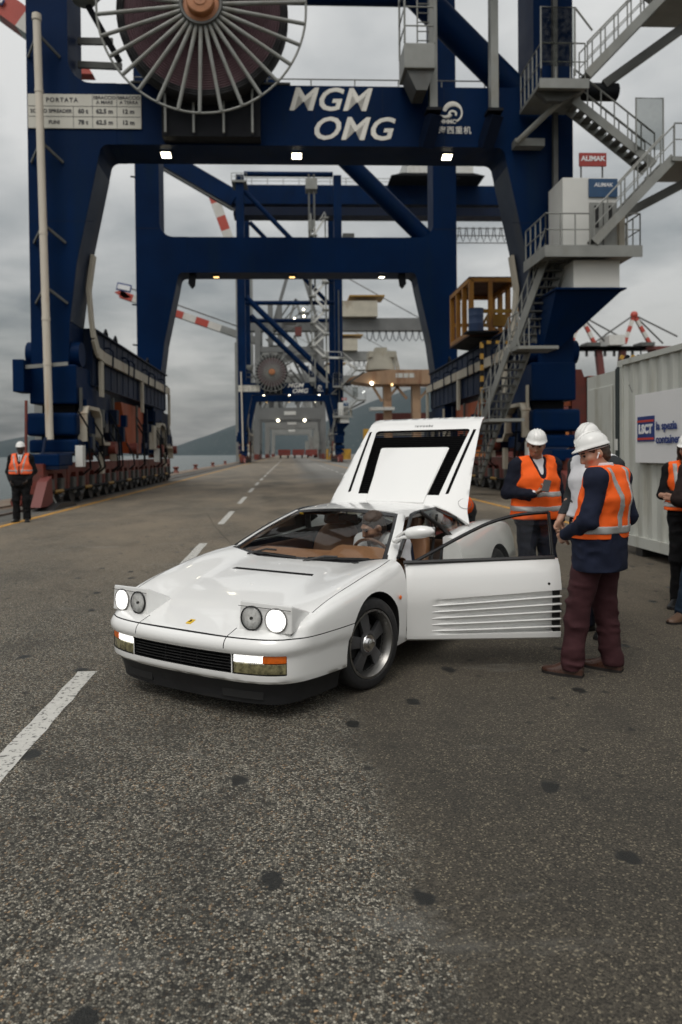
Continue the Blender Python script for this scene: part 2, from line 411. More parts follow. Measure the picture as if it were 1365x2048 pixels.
def tag(o, label=None, cat=None, group=None, kind=None):
    if label: o['label'] = label
    if cat: o['category'] = cat
    if group: o['group'] = group
    if kind: o['kind'] = kind
    return o
def empty(name, loc=(0, 0, 0), rz=0, label=None, cat=None, group=None, parent=None):
    o = bpy.data.objects.new(name, None); C.objects.link(o); o.location = loc; o.rotation_euler = (0, 0, rz); o.empty_display_size = .3
    if parent: o.parent = parent
    return tag(o, label, cat, group)
KIDS = {}
def kids(o): return [c for c in bpy.data.objects if c.parent == o]
def copy_tree(o, parent=None, only=None):
    table = {}
    for c in bpy.data.objects:
        if c.parent: table.setdefault(c.parent.name, []).append(c)
    def rec(a, par):
        b = a.copy(); C.objects.link(b); b.parent = par
        for ch in table.get(a.name, []):
            if only is None or only(ch): rec(ch, b)
        return b
    return rec(o, parent)
def text_mesh(name, body, size, mat, parent, loc, rot=(0, 0, 0), depth=.004, align='CENTER', shear=0, offset=0, space=1, sx=1, kind=None):
    cu = bpy.data.curves.new(name, 'FONT'); cu.body = body; cu.size = size; cu.extrude = depth; cu.align_x = align; cu.align_y = 'CENTER'
    cu.shear = shear; cu.offset = offset; cu.space_character = space; cu.resolution_u = 3
    t = bpy.data.objects.new(name + '_tmp', cu); C.objects.link(t)
    dg = bpy.context.evaluated_depsgraph_get(); me = bpy.data.meshes.new_from_object(t.evaluated_get(dg))
    bpy.data.objects.remove(t); bpy.data.curves.remove(cu)
    me.name = name; me.materials.clear(); me.materials.append(MT[mat])
    o = bpy.data.objects.new(name, me); C.objects.link(o); o.parent = parent
    o.location = loc; o.rotation_euler = rot; o.scale = (sx, 1, 1)
    return o
def cr(pts, n):
    """Catmull-Rom through 2D/3D points"""
    P = [np.array(p, float) for p in pts]; P = [2 * P[0] - P[1]] + P + [2 * P[-1] - P[-2]]; out = []
    for i in range(1, len(P) - 2):
        for k in range(n):
            t = k / n; a, b, c, d = P[i - 1:i + 3]
            out.append(.5 * ((2 * b) + (-a + c) * t + (2 * a - 5 * b + 4 * c - d) * t * t + (-a + 3 * b - 3 * c + d) * t ** 3))
    out.append(P[-2]); return out
# ------------------------------------------------------------------ ground, quay, water, hills
def ground_mats():
    # weathered asphalt: exposed stones in a dark binder; finer browner mix right of the joint; paler concrete further on
    t = NT('asphalt'); co = t.tex(); x, y, z = t.sep(co)
    wob = t.math('MULTIPLY', t.math('SUBTRACT', t.noise(co, 2.2, 6, .65), .5), .55)
    wob2 = t.math('MULTIPLY', t.math('SUBTRACT', t.noise(co, 22, 3, .6), .5), .10)
    # joint runs from (0.34, 4.4) to (0.49, 2.0)
    jl = t.math('ADD', t.math('MULTIPLY', y, -.062), .615)
    side = t.math('ADD', t.math('ADD', t.math('SUBTRACT', x, jl), wob), wob2)
    fr = t.ramp(t.math('ADD', t.math('MULTIPLY', side, 2.4), .5), [(.30, 0.0), (.72, 1.0)])
    v1 = t.voro(co, 112, dim='2D'); r1 = t.new('ShaderNodeSeparateColor'); t.L.new(v1, r1.inputs[0])
    d1 = t.voro(co, 112, 'DISTANCE_TO_EDGE', 'Distance', 1, '2D')
    edge = t.ramp(d1, [(.02, 0.0), (.16, 1.0)])
    stone = t.ramp(r1.outputs[0], [(.0, (.014, .014, .012)), (.30, (.058, .056, .047)), (.58, (.142, .132, .106)), (.82, (.265, .244, .194)), (.97, (.49, .455, .375))])
    warm = t.ramp(r1.outputs[1], [(.0, (1, 1, 1)), (.82, (1, 1, 1)), (.95, (1.0, .72, .50))])
    stone = t.mix(1, stone, warm, 'MULTIPLY')
    left = t.mix(edge, (.011, .011, .010), stone)
    v2 = t.voro(co, 150, dim='2D'); r2 = t.new('ShaderNodeSeparateColor'); t.L.new(v2, r2.inputs[0])
    right = t.ramp(r2.outputs[0], [(.0, (.020, .018, .014)), (.55, (.060, .052, .040)), (.90, (.098, .086, .064)), (.985, (.27, .23, .16))])
    big = t.noise(co, .55, 6, .6)
    c = t.mix(fr, left, right)
    # worn pale zones and dark grime
    c = t.mix(t.ramp(big, [(.30, .55), (.50, 0.0)]), c, (.026, .025, .021))
    stn = t.noise(t.mapping(co, (1, .7, 1), (2, 5, 0)), 2.1, 7, .68)
    c = t.mix(t.ramp(stn, [(.36, .42), (.48, 0.0)]), c, (.022, .021, .018))
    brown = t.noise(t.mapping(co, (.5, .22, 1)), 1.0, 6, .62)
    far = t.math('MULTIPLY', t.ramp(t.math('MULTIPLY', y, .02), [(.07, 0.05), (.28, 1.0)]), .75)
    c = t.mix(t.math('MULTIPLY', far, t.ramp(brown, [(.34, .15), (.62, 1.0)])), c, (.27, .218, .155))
    # oil spots
    sp = t.voro(t.mapping(co, (1, .8, 1)), 1.15, 'F1', 'Distance', 1, '2D'); spn = t.math('ADD', sp, t.math('MULTIPLY', t.math('SUBTRACT', t.noise(co, 9, 5, .7), .5), .17))
    spot = t.ramp(spn, [(.040, .95), (.062, 0.0)])
    sp2 = t.voro(t.mapping(co, (1, .85, 1), (3.3, 1.7, 0)), 3.1, 'F1', 'Distance', 1, '2D'); sp2n = t.math('ADD', sp2, t.math('MULTIPLY', t.math('SUBTRACT', t.noise(co, 24, 4, .65), .5), .22))
    spot2 = t.ramp(sp2n, [(.03, .8), (.10, 0.0)])
    sel = t.ramp(t.noise(co, .8, 2), [(.46, 0.0), (.58, 1.0)])
    c = t.mix(spot, c, (.010, .011, .010)); c = t.mix(t.math('MULTIPLY', spot2, sel), c, (.012, .012, .011))
    # dusty pale scuffs
    sf = t.ramp(t.noise(t.mapping(co, (.42, 1.3, 1), (4, 2, 0)), 1.1, 7, .66), [(.60, 0.0), (.74, .6)])
    c = t.mix(sf, c, (.23, .225, .205))
    # concrete apron from 40 m on
    ap = t.ramp(t.math('MULTIPLY', t.math('ADD', y, t.math('MULTIPLY', t.math('SUBTRACT', t.noise(co, .16, 5), .5), 30)), .01), [(.36, 0.0), (.50, 1.0)])
    apx = t.ramp(t.math('MULTIPLY', t.math('ADD', x, t.math('MULTIPLY', t.math('SUBTRACT', t.noise(co, .2, 4), .5), 6)), .05), [(.03, 0.15), (.12, 1.0)])
    conc = t.mix(t.noise(t.mapping(co, (.25, .06, 1)), 1.0, 5), (.13, .125, .11), (.25, .24, .22))
    c = t.mix(t.math('MULTIPLY', ap, apx), c, conc)
    # dark tyre track down the middle, far off
    tr = t.ramp(t.math('ABSOLUTE', t.math('SUBTRACT', x, 1.8)), [(.0, .42), (1.3, 0.0)])
    c = t.mix(t.math('MULTIPLY', tr, t.ramp(t.math('MULTIPLY', y, .01), [(.2, 0.0), (.5, 1.0)])), c, (.04, .04, .038))
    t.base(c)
    t.set(t.p.inputs['Roughness'], t.mix(spot, (.86, .86, .86), (.45, .45, .45)))
    hgt = t.math('ADD', t.math('MULTIPLY', edge, t.math('ADD', .4, r1.outputs[2])), t.math('MULTIPLY', t.noise(co, 60, 4), .6))
    t.bump(hgt, .75, .006)
    MT['asphalt'] = t.m
    t = NT('quay_concrete'); co = t.tex()
    c = t.mix(t.noise(t.mapping(co, (1, .2, 1)), .7, 6, .65), (.045, .045, .042), (.13, .125, .11))
    c = t.mix(t.ramp(t.noise(t.mapping(co, (1.2, .15, 1)), 1, 5), [(.56, 0.0), (.68, .7)]), c, (.16, .085, .04))
    t.base(c); t.p.inputs['Roughness'].default_value = .9; t.bump(t.noise(co, 30, 5), .5, .01); MT['quay'] = t.m
    t = NT('quay_coping_stone'); co = t.tex()
    c = t.mix(t.noise(t.mapping(co, (1, .3, 1)), .9, 6, .65), (.10, .075, .055), (.27, .215, .165))
    c = t.mix(t.ramp(t.noise(co, 1.6, 5), [(.55, 0.0), (.7, .8)]), c, (.14, .065, .03)); t.base(c); t.p.inputs['Roughness'].default_value = .9
    t.bump(t.noise(co, 22, 5), .5, .01); MT['coping'] = t.m
    t = NT('yellow_road_paint'); co = t.tex()
    c = t.mix(t.noise(co, 5, 5), (.46, .22, .025), (.58, .30, .04))
    c = t.mix(t.ramp(t.noise(t.mapping(co, (6, 1.2, 1)), 2, 7, .7), [(.50, 0.0), (.62, .85)]), c, (.075, .068, .055)); t.base(c); t.p.inputs['Roughness'].default_value = .8; MT['yellow_line'] = t.m
    t = NT('white_road_paint'); co = t.tex()
    c = t.mix(t.noise(co, 12, 5), (.42, .41, .38), (.58, .57, .53))
    c = t.mix(t.ramp(t.noise(co, 26, 7, .72), [(.54, 0.0), (.60, .9)]), c, (.05, .05, .045))
    c = t.mix(t.ramp(t.noise(t.mapping(co, (1, 2.5, 1)), 3.3, 5, .7), [(.60, 0.0), (.68, .9)]), c, (.045, .045, .04))
    t.base(c); t.p.inputs['Roughness'].default_value = .8; t.bump(t.noise(co, 70, 4), .5, .004); MT['white_line'] = t.m
    t = NT('sea_water'); co = t.tex()
    t.base(t.mix(t.noise(co, .02, 4), (.016, .034, .034), (.030, .052, .050))); t.p.inputs['Roughness'].default_value = .22
    w = t.math('ADD', t.noise(t.mapping(co, (1, .45, 1)), 1.1, 6, .6), t.math('MULTIPLY', t.noise(co, .25, 3), .8)); t.bump(w, .9, .35); MT['water'] = t.m
    t = NT('wooded_hillside'); co = t.tex()
    c = t.mix(t.noise(co, .012, 8, .7), (.012, .027, .033), (.028, .044, .048))
    c = t.mix(t.ramp(t.voro(co, .03, 'F1', 'Distance'), [(.05, .5), (.16, 0.0)]), c, (.25, .23, .2)); t.base(c); t.p.inputs['Roughness'].default_value = 1; MT['hill'] = t.m
MT['crack'] = pm('road_crack_dirt', (.07, .062, .05), .95)
def haze_mat():
    t = NT('sea_haze'); t.N.remove(t.p); v = t.new('ShaderNodeVolumePrincipled'); v.inputs['Color'].default_value = (.80, .88, .93, 1); v.inputs['Density'].default_value = .000022
    t.L.new(v.outputs[0], t.out.inputs['Volume']); MT['haze'] = t.m
haze_mat()
ground_mats()
def sheet(name, x0, x1, y0, y1, z, mat, nx=1, ny=1):
    b = MB(); P = [[(x0 + (x1 - x0) * i / nx, y0 + (y1 - y0) * j / ny, z) for j in range(ny + 1)] for i in range(nx + 1)]
    b.grid(P); o = b.build(name, mat); tag(o, kind='structure'); return o
def setting():
    road = sheet('road', -7.05, 420, -25, 900, 0, 'asphalt', 1, 1)
    # quay apron with the crane rail track, coping at the edge, quay wall down to the water
    q = MB(); q.bx(-8.98, -7.05, -25, 900, -3.2, -.004); tag(q.build('quay_apron', 'quay'), kind='structure')
    cp = empty('quay_edge', (-9.68, 300, 0)); tag(cp, kind='structure')
    for k in range(60):
        y0 = -24 + k * 6.0
        b = MB(); b.box((0, 0, 0), (1.36, 5.96, .42)); o = b.build('coping_stone', 'coping', cp, bevel=.04)
        o.location = (0, y0 + 3 - 300, -.16 + rng.uniform(-.012, .012)); o.rotation_euler = (0, rng.uniform(-.006, .006), 0)
    b = MB(); b.bx(-10.36, -9.0, 336, 900, -.37, .05); b.build('coping_run', 'coping', cp, org=(-9.68, 300, 0)); b = MB(); b.bx(-10.3, -9.0, -25, 900, -3.2, -.40); b.build('quay_wall', 'coping', cp, org=(-9.68, 300, 0))
    tag(sheet('sea', -4000, -9.2, -400, 4400, -2.0, 'water', 1, 1), kind='structure')
    # rails
    for x in (-8.0, -7.75):
        pass
    b = MB(); b.bx(-7.87, -7.79, -25, 900, -.004, .05); tag(b.build('crane_rail', 'rail'), kind='structure')
    b = MB(); b.bx(9.06, 9.14, -25, 900, .001, .05); tag(b.build('crane_rail', 'rail'), kind='structure')
    # yellow edge line: slightly worn, irregular
    yl = MB(); P = [[], []]
    for k in range(120):
        y = -20 + k * 6; w = .19 + .015 * math.sin(k * 1.7)
        xx = -6.68 + .04 * math.sin(y * .05)
        P[0].append((xx - w / 2, y, .004)); P[1].append((xx + w / 2, y, .004))
    yl.grid(P); tag(yl.build('yellow_edge_line', 'yellow_line'), kind='structure')
    b = MB(); b.bx(6.2, 6.36, 9, 320, .002, .0045); tag(b.build('yellow_edge_line', 'yellow_line'), kind='structure')
    dl = empty('lane_markings', (-1.5, 60, 0)); tag(dl, kind='structure')
    ys = [(3.35, 5.36)] + [(9.75 + 6.72 * k, 12.95 + 6.75 * k + (.4 if k else 0)) for k in range(24)]
    for i, (a, c) in enumerate(ys):
        x0 = -1.49 - .0055 * min(a, 40) ; x1 = -1.49 - .0055 * min(c, 40)
        b = MB(); P = [[], []]; n = 16
        for k in range(n + 1):
            y = a + (c - a) * k / n; x = x0 + (x1 - x0) * k / n
            jl, jr = rng.uniform(-.006, .006), rng.uniform(-.006, .006)
            w = .075 if i else .068
            P[0].append((x - w + jl, y, .004)); P[1].append((x + w + jr, y, .004))
        b.grid(P); b.build('lane_dash', 'white_line', dl, org=(-1.5, 60, 0))
    for k in range(12):
        b = MB(); b.bx(4.1, 4.24, 46 + k * 6.7, 49 + k * 6.7, .003, .0045); b.build('lane_dash', 'white_line', dl, org=(-1.5, 60, 0))
    # ridge lines beyond the gulf (angles as seen, built as terrain 3 km off)
    def hill(name, pts, dist, depth, seed):
        b = MB(); rows = 14; P = []
        for X, Z in pts:
            row = []
            for j in range(rows + 1):
                f = j / rows; nz = mnoise.fractal(Vector((X * .002 + seed, f * 3, 0)), 1, 2, 5) * 18
                row.append((X * (1 + f * .25), dist + depth * (f - .0), max(-4, Z * math.sin(min(1, f * 1.25) * PI / 2) ** .8 - 4 + nz * math.sin(f * PI) + mnoise.noise(Vector((X * .013, f * 9, seed))) * 6 * f)))
            row.append((X * 1.3, dist + depth * 1.6, -4)); P.append(row)
        b.grid(P); tag(b.build(name, 'hill', smooth=True, angle=180), kind='structure')
    def prof(keys, n):
        k = np.array(keys, float); xs = np.linspace(k[0, 0], k[-1, 0], n); zs = np.interp(xs, k[:, 0], k[:, 1])
        return [(x, z * (1 + .03 * mnoise.noise(Vector((x * .01, 0, 3))))) for x, z in zip(xs, zs)]
    D = 3000; f = D * 1.0 / 1420
    def pk(L): return [((px - 577) * f, (905 - py) * f * 1.22) for px, py in L]
    hill('hill', prof(pk([(-320, 884), (-150, 868), (-40, 874), (40, 862), (90, 874), (130, 892), (250, 903), (330, 895), (395, 868), (450, 846), (500, 832), (560, 838), (610, 850), (660, 838), (740, 805), (800, 782), (860, 766), (930, 760), (1000, 775), (1100, 800), (1250, 830), (1500, 860), (1900, 890)]), 160), D, 1100, 1.3)
    hzb = MB(); hzb.bx(-4300, 4300, -450, 5200, -5.5, 420); hz = tag(hzb.build('haze', 'haze'), kind='stuff')
    # crack running across the lane
    b = MB(); P = [[], []]
    for i, (x, y) in enumerate(((-2.31, 19.9), (-2.0, 18.1), (-1.72, 16.3), (-1.34, 14.3), (-.98, 12.5), (-.6, 11.0))):
        w = .005 + .004 * (i % 2); P[0].append((x - w, y, .0035)); P[1].append((x + w, y, .0035))
    b.grid(P); tag(b.build('road_crack', 'crack'), kind='structure')
setting()
# ------------------------------------------------------------------ the white sports car
CAR_LOC, CAR_RZ = (-.155, 5.31, 0), -.587
car = empty('sports_car', CAR_LOC, CAR_RZ, 'white low wedge sports car with raised headlights, open driver door and engine lid up', 'car')
ip = lambda x, k: float(np.interp(x, [a for a, b in k], [b for a, b in k]))
def sstep(a, b, x):
    t = min(1, max(0, (x - a) / (b - a))); return t * t * (3 - 2 * t)
OUT = [(0, -1.015), (.15, -1.013), (.30, -1.005), (.44, -.99), (.56, -.965), (.66, -.928), (.735, -.875), (.785, -.80), (.82, -.70), (.852, -.55), (.88, -.35), (.90, -.12), (.915, .15), (.922, .45), (.932, .9), (.945, 1.4), (.962, 1.9), (.98, 2.35), (.985, 2.7), (.972, 3.0), (.95, 3.2), (.90, 3.36), (.80, 3.44), (.60, 3.475), (.30, 3.485), (0, 3.488)]
outl = cr(OUT, 5)
def resample(pts, n):
    pts = np.array(pts); d = np.r_[0, np.cumsum(np.linalg.norm(np.diff(pts, axis=0), axis=1))]
    s = np.linspace(0, d[-1], n); return np.stack([np.interp(s, d, pts[:, k]) for k in range(pts.shape[1])], 1)
outl = resample(outl, 120)
def smooth_keys(k):
    xs = np.linspace(k[0][0], k[-1][0], 200); ys = np.interp(xs, [a for a, b in k], [b for a, b in k])
    for _ in range(3): ys[1:-1] = .25 * ys[:-2] + .5 * ys[1:-1] + .25 * ys[2:]
    ker = np.ones(9) / 9; pad = np.r_[[ys[0]] * 4, ys, [ys[-1]] * 4]; ys2 = np.convolve(pad, ker, 'valid'); ys2[0], ys2[-1] = ys[0], ys[-1]
    return lambda x: float(np.interp(x, xs, ys2))
zc = smooth_keys([(-1.1, .478), (-1.0, .505), (-.93, .525), (-.85, .551), (-.7, .595), (-.5, .643), (-.3, .684), (-.1, .716), (.1, .742), (.3, .760), (.45, .772), (.6, .78), (1.8, .80), (2.2, .80), (3.1, .80), (3.4, .77), (3.6, .75)])
crest = smooth_keys([(-1.1, .480), (-1.0, .505), (-.93, .524), (-.85, .549), (-.7, .610), (-.5, .672), (-.3, .715), (-.1, .750), (.1, .783), (.3, .806), (.5, .822), (.9, .825), (1.3, .838), (1.7, .868), (2.1, .915), (2.4, .932), (2.7, .930), (3.0, .905), (3.3, .868), (3.6, .85)])
def H(x, y):
    a = abs(x); c = crest(y); z0 = zc(y); xc = .77
    z = z0 + (c - z0) * sstep(.40, xc, a)
    if a > xc: z -= (a - xc) ** 2 * 1.2
    return z
SIDE = [(.18, .055), (.215, .035), (.25, .026), (.33, .018), (.42, .010), (.50, .0), (.56, .001), (.62, .008), (.70, .024), (.78, .052), (.85, .085), (.95, .14)]
NOSE = [(.20, .06), (.245, .040), (.258, .026), (.27, .021), (.30, .020), (.415, .020), (.432, .004), (.448, -.002), (.47, 0.0), (.49, .008), (.51, .022), (.53, .045), (.56, .09), (.62, .15)]
SKIRT = [(.18, .05), (.26, .024), (.36, .018), (.425, .015), (.440, .002), (.47, 0), (.50, .001), (.56, .004), (.62, .012), (.70, .03), (.78, .055), (.85, .085), (.95, .14)]
def inset(z, y):
    w1 = sstep(-.86, -.72, y); w2 = sstep(-.25, .1, y)
    a = ip(z, NOSE) * (1 - w1) + ip(z, SKIRT) * w1
    return a * (1 - w2) + ip(z, SIDE) * w2
def zbot(y): return ip(y, [(-1.1, .245), (-.7, .245), (-.3, .235), (.3, .215), (2.2, .215), (3.0, .26), (3.5, .30)])
def body_ring(i, nrm):
    xo, yo = outl[i]; cy = min(max(yo, -.35), 3.0); dirv = np.array([xo, yo - cy]); Ld = np.linalg.norm(dirv)
    dn = dirv / max(Ld, 1e-6); n = nrm[i]
    rc = 1.0
    for _ in range(4):
        x, y = dirv * rc + [0, cy]; z = H(x, y); rc = 1 - inset(z, yo) / max(.2, abs(dn @ n)) / Ld
    x, y = dirv * rc + [0, cy]; zcn = H(x, y); zb = zbot(yo)
    rf = ip(yo, [(-1.1, .022), (-.9, .026), (-.6, .05), (-.2, .075), (.4, .07), (1.4, .06), (2.2, .07), (3.3, .06)])
    pts = []
    rt = 1 - 0  # top part
    r_end = rc - rf / Ld
    for k in range(13):
        r = r_end * (k / 12) ** .85; x, y = dirv * r + [0, cy]; pts.append((x, y, H(x, y)))
    def sidept(z):
        d = inset(z, yo); p = np.array([xo, yo]) - n * d; return (p[0], p[1], z)
    A = np.array(pts[-1]); z1 = zcn - rf * .9; Bp = np.array(sidept(z1)); Cn = np.array((*(dirv * rc + [0, cy]), zcn))
    for t in (.2, .4, .6, .8): pts.append(tuple((1 - t) ** 2 * A + 2 * t * (1 - t) * Cn + t * t * Bp))
    zs = np.r_[z1 + (np.linspace(0, 1, 15)) * (zb - z1)]
    key = [.258, .27, .415, .432, .448]
    for z in zs: pts.append(sidept(z))
    b = np.array(pts[-1]); pts.append((b[0] - n[0] * .05, b[1] - n[1] * .05, zb - .004)); pts.append((0, cy, zb - .004))
    return pts
def body_mesh():
    nrm = []
    for i in range(len(outl)):
        t = outl[min(i + 1, len(outl) - 1)] - outl[max(i - 1, 0)]; n = np.array([-t[1], t[0]]) * -1; nrm.append(n / np.linalg.norm(n))
    nrm[0] = np.array([0, -1.]); nrm[-1] = np.array([0, 1.])
    half = [body_ring(i, nrm) for i in range(len(outl))]
    other = [[(-x, y, z) for x, y, z in rg] for rg in half[1:-1]][::-1]
    b = MB(); b.grid(half + other, closed_u=True)
    me = bpy.data.meshes.new('body'); me.from_pydata(b.v, [], b.f); bm = bmesh.new(); bm.from_mesh(me)
    bmesh.ops.remove_doubles(bm, verts=bm.verts, dist=1e-4); bmesh.ops.dissolve_degenerate(bm, edges=bm.edges, dist=1e-5)
    bmesh.ops.recalc_face_normals(bm, faces=bm.faces); bm.to_mesh(me); bm.free()
    me.materials.append(MT['white_paint']); shade(me, 180)
    return me
body_me = body_mesh()
def ref_bvh(me):
    vs = [v.co.copy() for v in me.vertices]; ns = [v.normal.copy() for v in me.vertices]; fs = [tuple(p.vertices) for p in me.polygons]
    return BVHTree.FromPolygons(vs, fs), vs, ns, fs
def boolean(me, cutters, op='DIFFERENCE', mats=None):
    """cut a closed mesh with a list of MB solids; new faces take the cutter's material"""
    o = bpy.data.objects.new('tmp_cut', me); C.objects.link(o); tmp = []
    for cb, mt in cutters:
        co = cb.build('tmp_cutter', mt); tmp.append(co)
        md = o.modifiers.new('b', 'BOOLEAN'); md.operation = op; md.object = co; md.solver = 'EXACT'; md.material_mode = 'TRANSFER'
    dg = bpy.context.evaluated_depsgraph_get(); dg.update(); r = bpy.data.meshes.new_from_object(o.evaluated_get(dg), preserve_all_data_layers=True, depsgraph=dg)
    for t in tmp + [o]:
        m_ = t.data; bpy.data.objects.remove(t)
    return r
from mathutils.interpolate import poly_3d_calc
def restore_normals(me, ref):
    bvh, vs, ns, fs = ref; out = []
    shade(me, 30)
    cn = [tuple(l.vector) if hasattr(l, 'vector') else (0, 0, 0) for l in me.corner_normals]
    for p in me.polygons:
        for li in p.loop_indices:
            co = me.vertices[me.loops[li].vertex_index].co
            loc, n, fi, d = bvh.find_nearest(co)
            if d is not None and d < .0015 and n.dot(p.normal) > .86:
                w = poly_3d_calc([vs[k] for k in fs[fi]], loc); q = Vector((0, 0, 0))
                for k, ww in zip(fs[fi], w): q += ns[k] * ww
                out.append(tuple(q.normalized()) if q.length > 1e-6 else cn[li])
            else: out.append(cn[li])
    me.normals_split_custom_set(out)
def outline_poly(off, y_max, half_only=False):
    """closed plan polygon of the front outline inset by off up to y_max"""
    L = []
    for i in range(len(outl)):
        t = outl[min(i + 1, len(outl) - 1)] - outl[max(i - 1, 0)]; n = np.array([t[1], -t[0]]); n = n / np.linalg.norm(n)
        if i == 0: n = np.array([0, -1.])
        p = outl[i] - n * off
        if p[1] <= y_max: L.append((max(0, float(p[0])), float(p[1])))
    return L
def band(off0, off1, y_max, xmax=None):
    """plan ring between two insets of the outline, mirrored, as polygon"""
    a, b = outline_poly(off0, y_max), outline_poly(off1, y_max)
    if xmax: a = [p for p in a if p[0] <= xmax + .1]; b = [p for p in b if p[0] <= xmax]; a = [(min(p[0], xmax), p[1]) for p in a]
    full = [(-x, y) for x, y in a[::-1]][:-1] + a + b[::-1] + [(-x, y) for x, y in b[1:]]
    return full
def clean(poly):
    o = []
    for p in poly:
        if not o or (abs(p[0] - o[-1][0]) + abs(p[1] - o[-1][1])) > 1e-4: o.append(p)
    if abs(o[0][0] - o[-1][0]) + abs(o[0][1] - o[-1][1]) < 1e-4: o.pop()
    return o
YF, YR = 0.0, 2.55
def wsy(x): return .425 + .07 * (abs(x) / .74) ** 2      # lower edge of the windscreen
L_ = lambda a, b, n: [a + (b - a) * k / n for k in range(n + 1)]
def build_body():
    cut = []
    for y, r, zz in ((YF, .352, .315), (YR, .375, .335)):
        b = MB()
        for s in (-1, 1): b.tube((s * .60, y, zz), (s * 1.2, y, zz), r, 40)
        cut.append((b, 'gap'))
    b = MB(); b.prism(clean(band(-.12, .13, 5, .405)), 'z', .302, .420); cut.append((b, 'black_plastic'))
    for s in (-1, 1):
        b = MB(); xs_ = L_(.412, .727, 10); Lo = [(p[0], p[1]) for p in outl[:40]]
        b.prism([(s * x, ip(x, Lo) - .12) for x in xs_] + [(s * x, ip(x, Lo) + .055) for x in xs_[::-1]], 'z', .300, .420); cut.append((b, 'gap'))
    # cabin
    b = MB(); P = [(-.74 + 1.48 * k / 16, wsy(-.74 + 1.48 * k / 16) + .012) for k in range(17)]
    P += [(.755, .60), (.765, 1.2), (.74, 1.72), (.66, 1.98), (-.66, 1.98), (-.74, 1.72), (-.765, 1.2), (-.755, .60)]
    b.prism(P, 'z', .26, 1.3); cut.append((b, 'carpet'))
    # driver door aperture
    b = MB(); b.bx(.60, 1.2, .478, 1.628, .232, 1.3); cut.append((b, 'white_paint'))
    # engine bay
    b = MB(); b.prism([(-.62, 2.05), (.62, 2.05), (.66, 2.6), (.6, 3.25), (-.6, 3.25), (-.66, 2.6)], 'z', .42, 1.3); cut.append((b, 'black_plastic'))
    # headlamp wells
    b = MB()
    for s in (-1, 1): b.prism([(s * .40, -.84), (s * .735, -.81), (s * .735, -.64), (s * .40, -.65)], 'z', .50, .9)
    cut.append((b, 'gap'))
    # cowl vent slot
    b = MB(); b.prism([(-.37, .020), (.37, .020), (.355, .068), (-.355, .068)], 'z', .70, .9); cut.append((b, 'gap'))
    # air intake behind the door
    b = MB()
    for s in (-1, 1): b.bx(s * .80, s * 1.1, 1.60, 1.66, .27, .58)
    cut.append((b, 'black_plastic'))
    me = boolean(body_me.copy(), cut)
    # lines in the bodywork
    g = 0.0032
    def wall(pts, z0, z1, w=g):
        b = MB(); L, Rr = [], []
        for i, p in enumerate(pts):
            t = Vector(pts[min(i + 1, len(pts) - 1)]) - Vector(pts[max(i - 1, 0)]); n = Vector((-t.y, t.x)).normalized() * w
            L.append((p[0] + n.x, p[1] + n.y)); Rr.append((p[0] - n.x, p[1] - n.y))
        b.prism(L + Rr[::-1], 'z', z0, z1); return b
    lines = []
    hood_side = [(.764, -.62), (.770, -.50), (.79, -.2), (.80, .1), (.797, .30), (.775, .50)]
    hs = [tuple(p) for p in cr([np.array(p) for p in hood_side], 5)]
    for s in (-1, 1):
        lines.append((wall([(s * x, y) for x, y in hs], .45, 1.0), 'gap')); lines.append((wall([(s * .757, -.83), (s * .764, -.87)], .515, .7), 'gap'))
        lines.append((wall([(s * .366, -1.1), (s * .366, -.865)], .45, .7), 'gap'))
    b = MB(); b.prism(clean(band(-.12, .085, -.10)), 'z', .5105, .5165); lines.append((b, 'gap'))
    # right door outline (closed on the far side)
    lines.append((wall([(-1.2, .478), (-.78, .478)], .2, .9), 'gap')); lines.append((wall([(-1.2, 1.628), (-.78, 1.628)], .2, .9), 'gap'))
    me = boolean(me, lines)
    ref = ref_bvh(body_me)
    # bumper split off below the line
    reg = MB(); reg.prism([(-1.3, -1.3), (1.3, -1.3), (1.3, -.05), (-1.3, -.05)], 'z', .1, .5135)
    reg2 = MB(); reg2.prism([(-1.3, -1.3), (1.3, -1.3), (1.3, -.05), (-1.3, -.05)], 'z', .1, .5135)
    bump = boolean(me.copy(), [(reg, 'gap')], 'INTERSECT'); shell = boolean(me, [(reg2, 'gap')], 'DIFFERENCE')
    hr = [(s * .0, 0) for s in ()]
    hoodpoly = [(.7625, -.615)] + [(x - .001, y) for x, y in hs if y > -.60] + [(.70, .60), (-.70, .60)] + [(-x + .001, y) for x, y in hs[::-1] if y > -.60] + [(-.7625, -.615), (-.366, -.615), (-.366, -1.2), (.366, -1.2), (.366, -.615)]
    h1 = MB(); h1.prism(hoodpoly, 'z', .45, 1.2); h2 = MB(); h2.prism(hoodpoly, 'z', .45, 1.2)
    hood = boolean(shell.copy(), [(h1, 'gap')], 'INTERSECT'); shell = boolean(shell, [(h2, 'gap')], 'DIFFERENCE')
    for nm, m_ in (('body_shell', shell), ('front_bumper', bump), ('hood', hood)):
        restore_normals(m_, ref); m_.name = nm; o = bpy.data.objects.new(nm, m_); C.objects.link(o); o.parent = car
build_body()

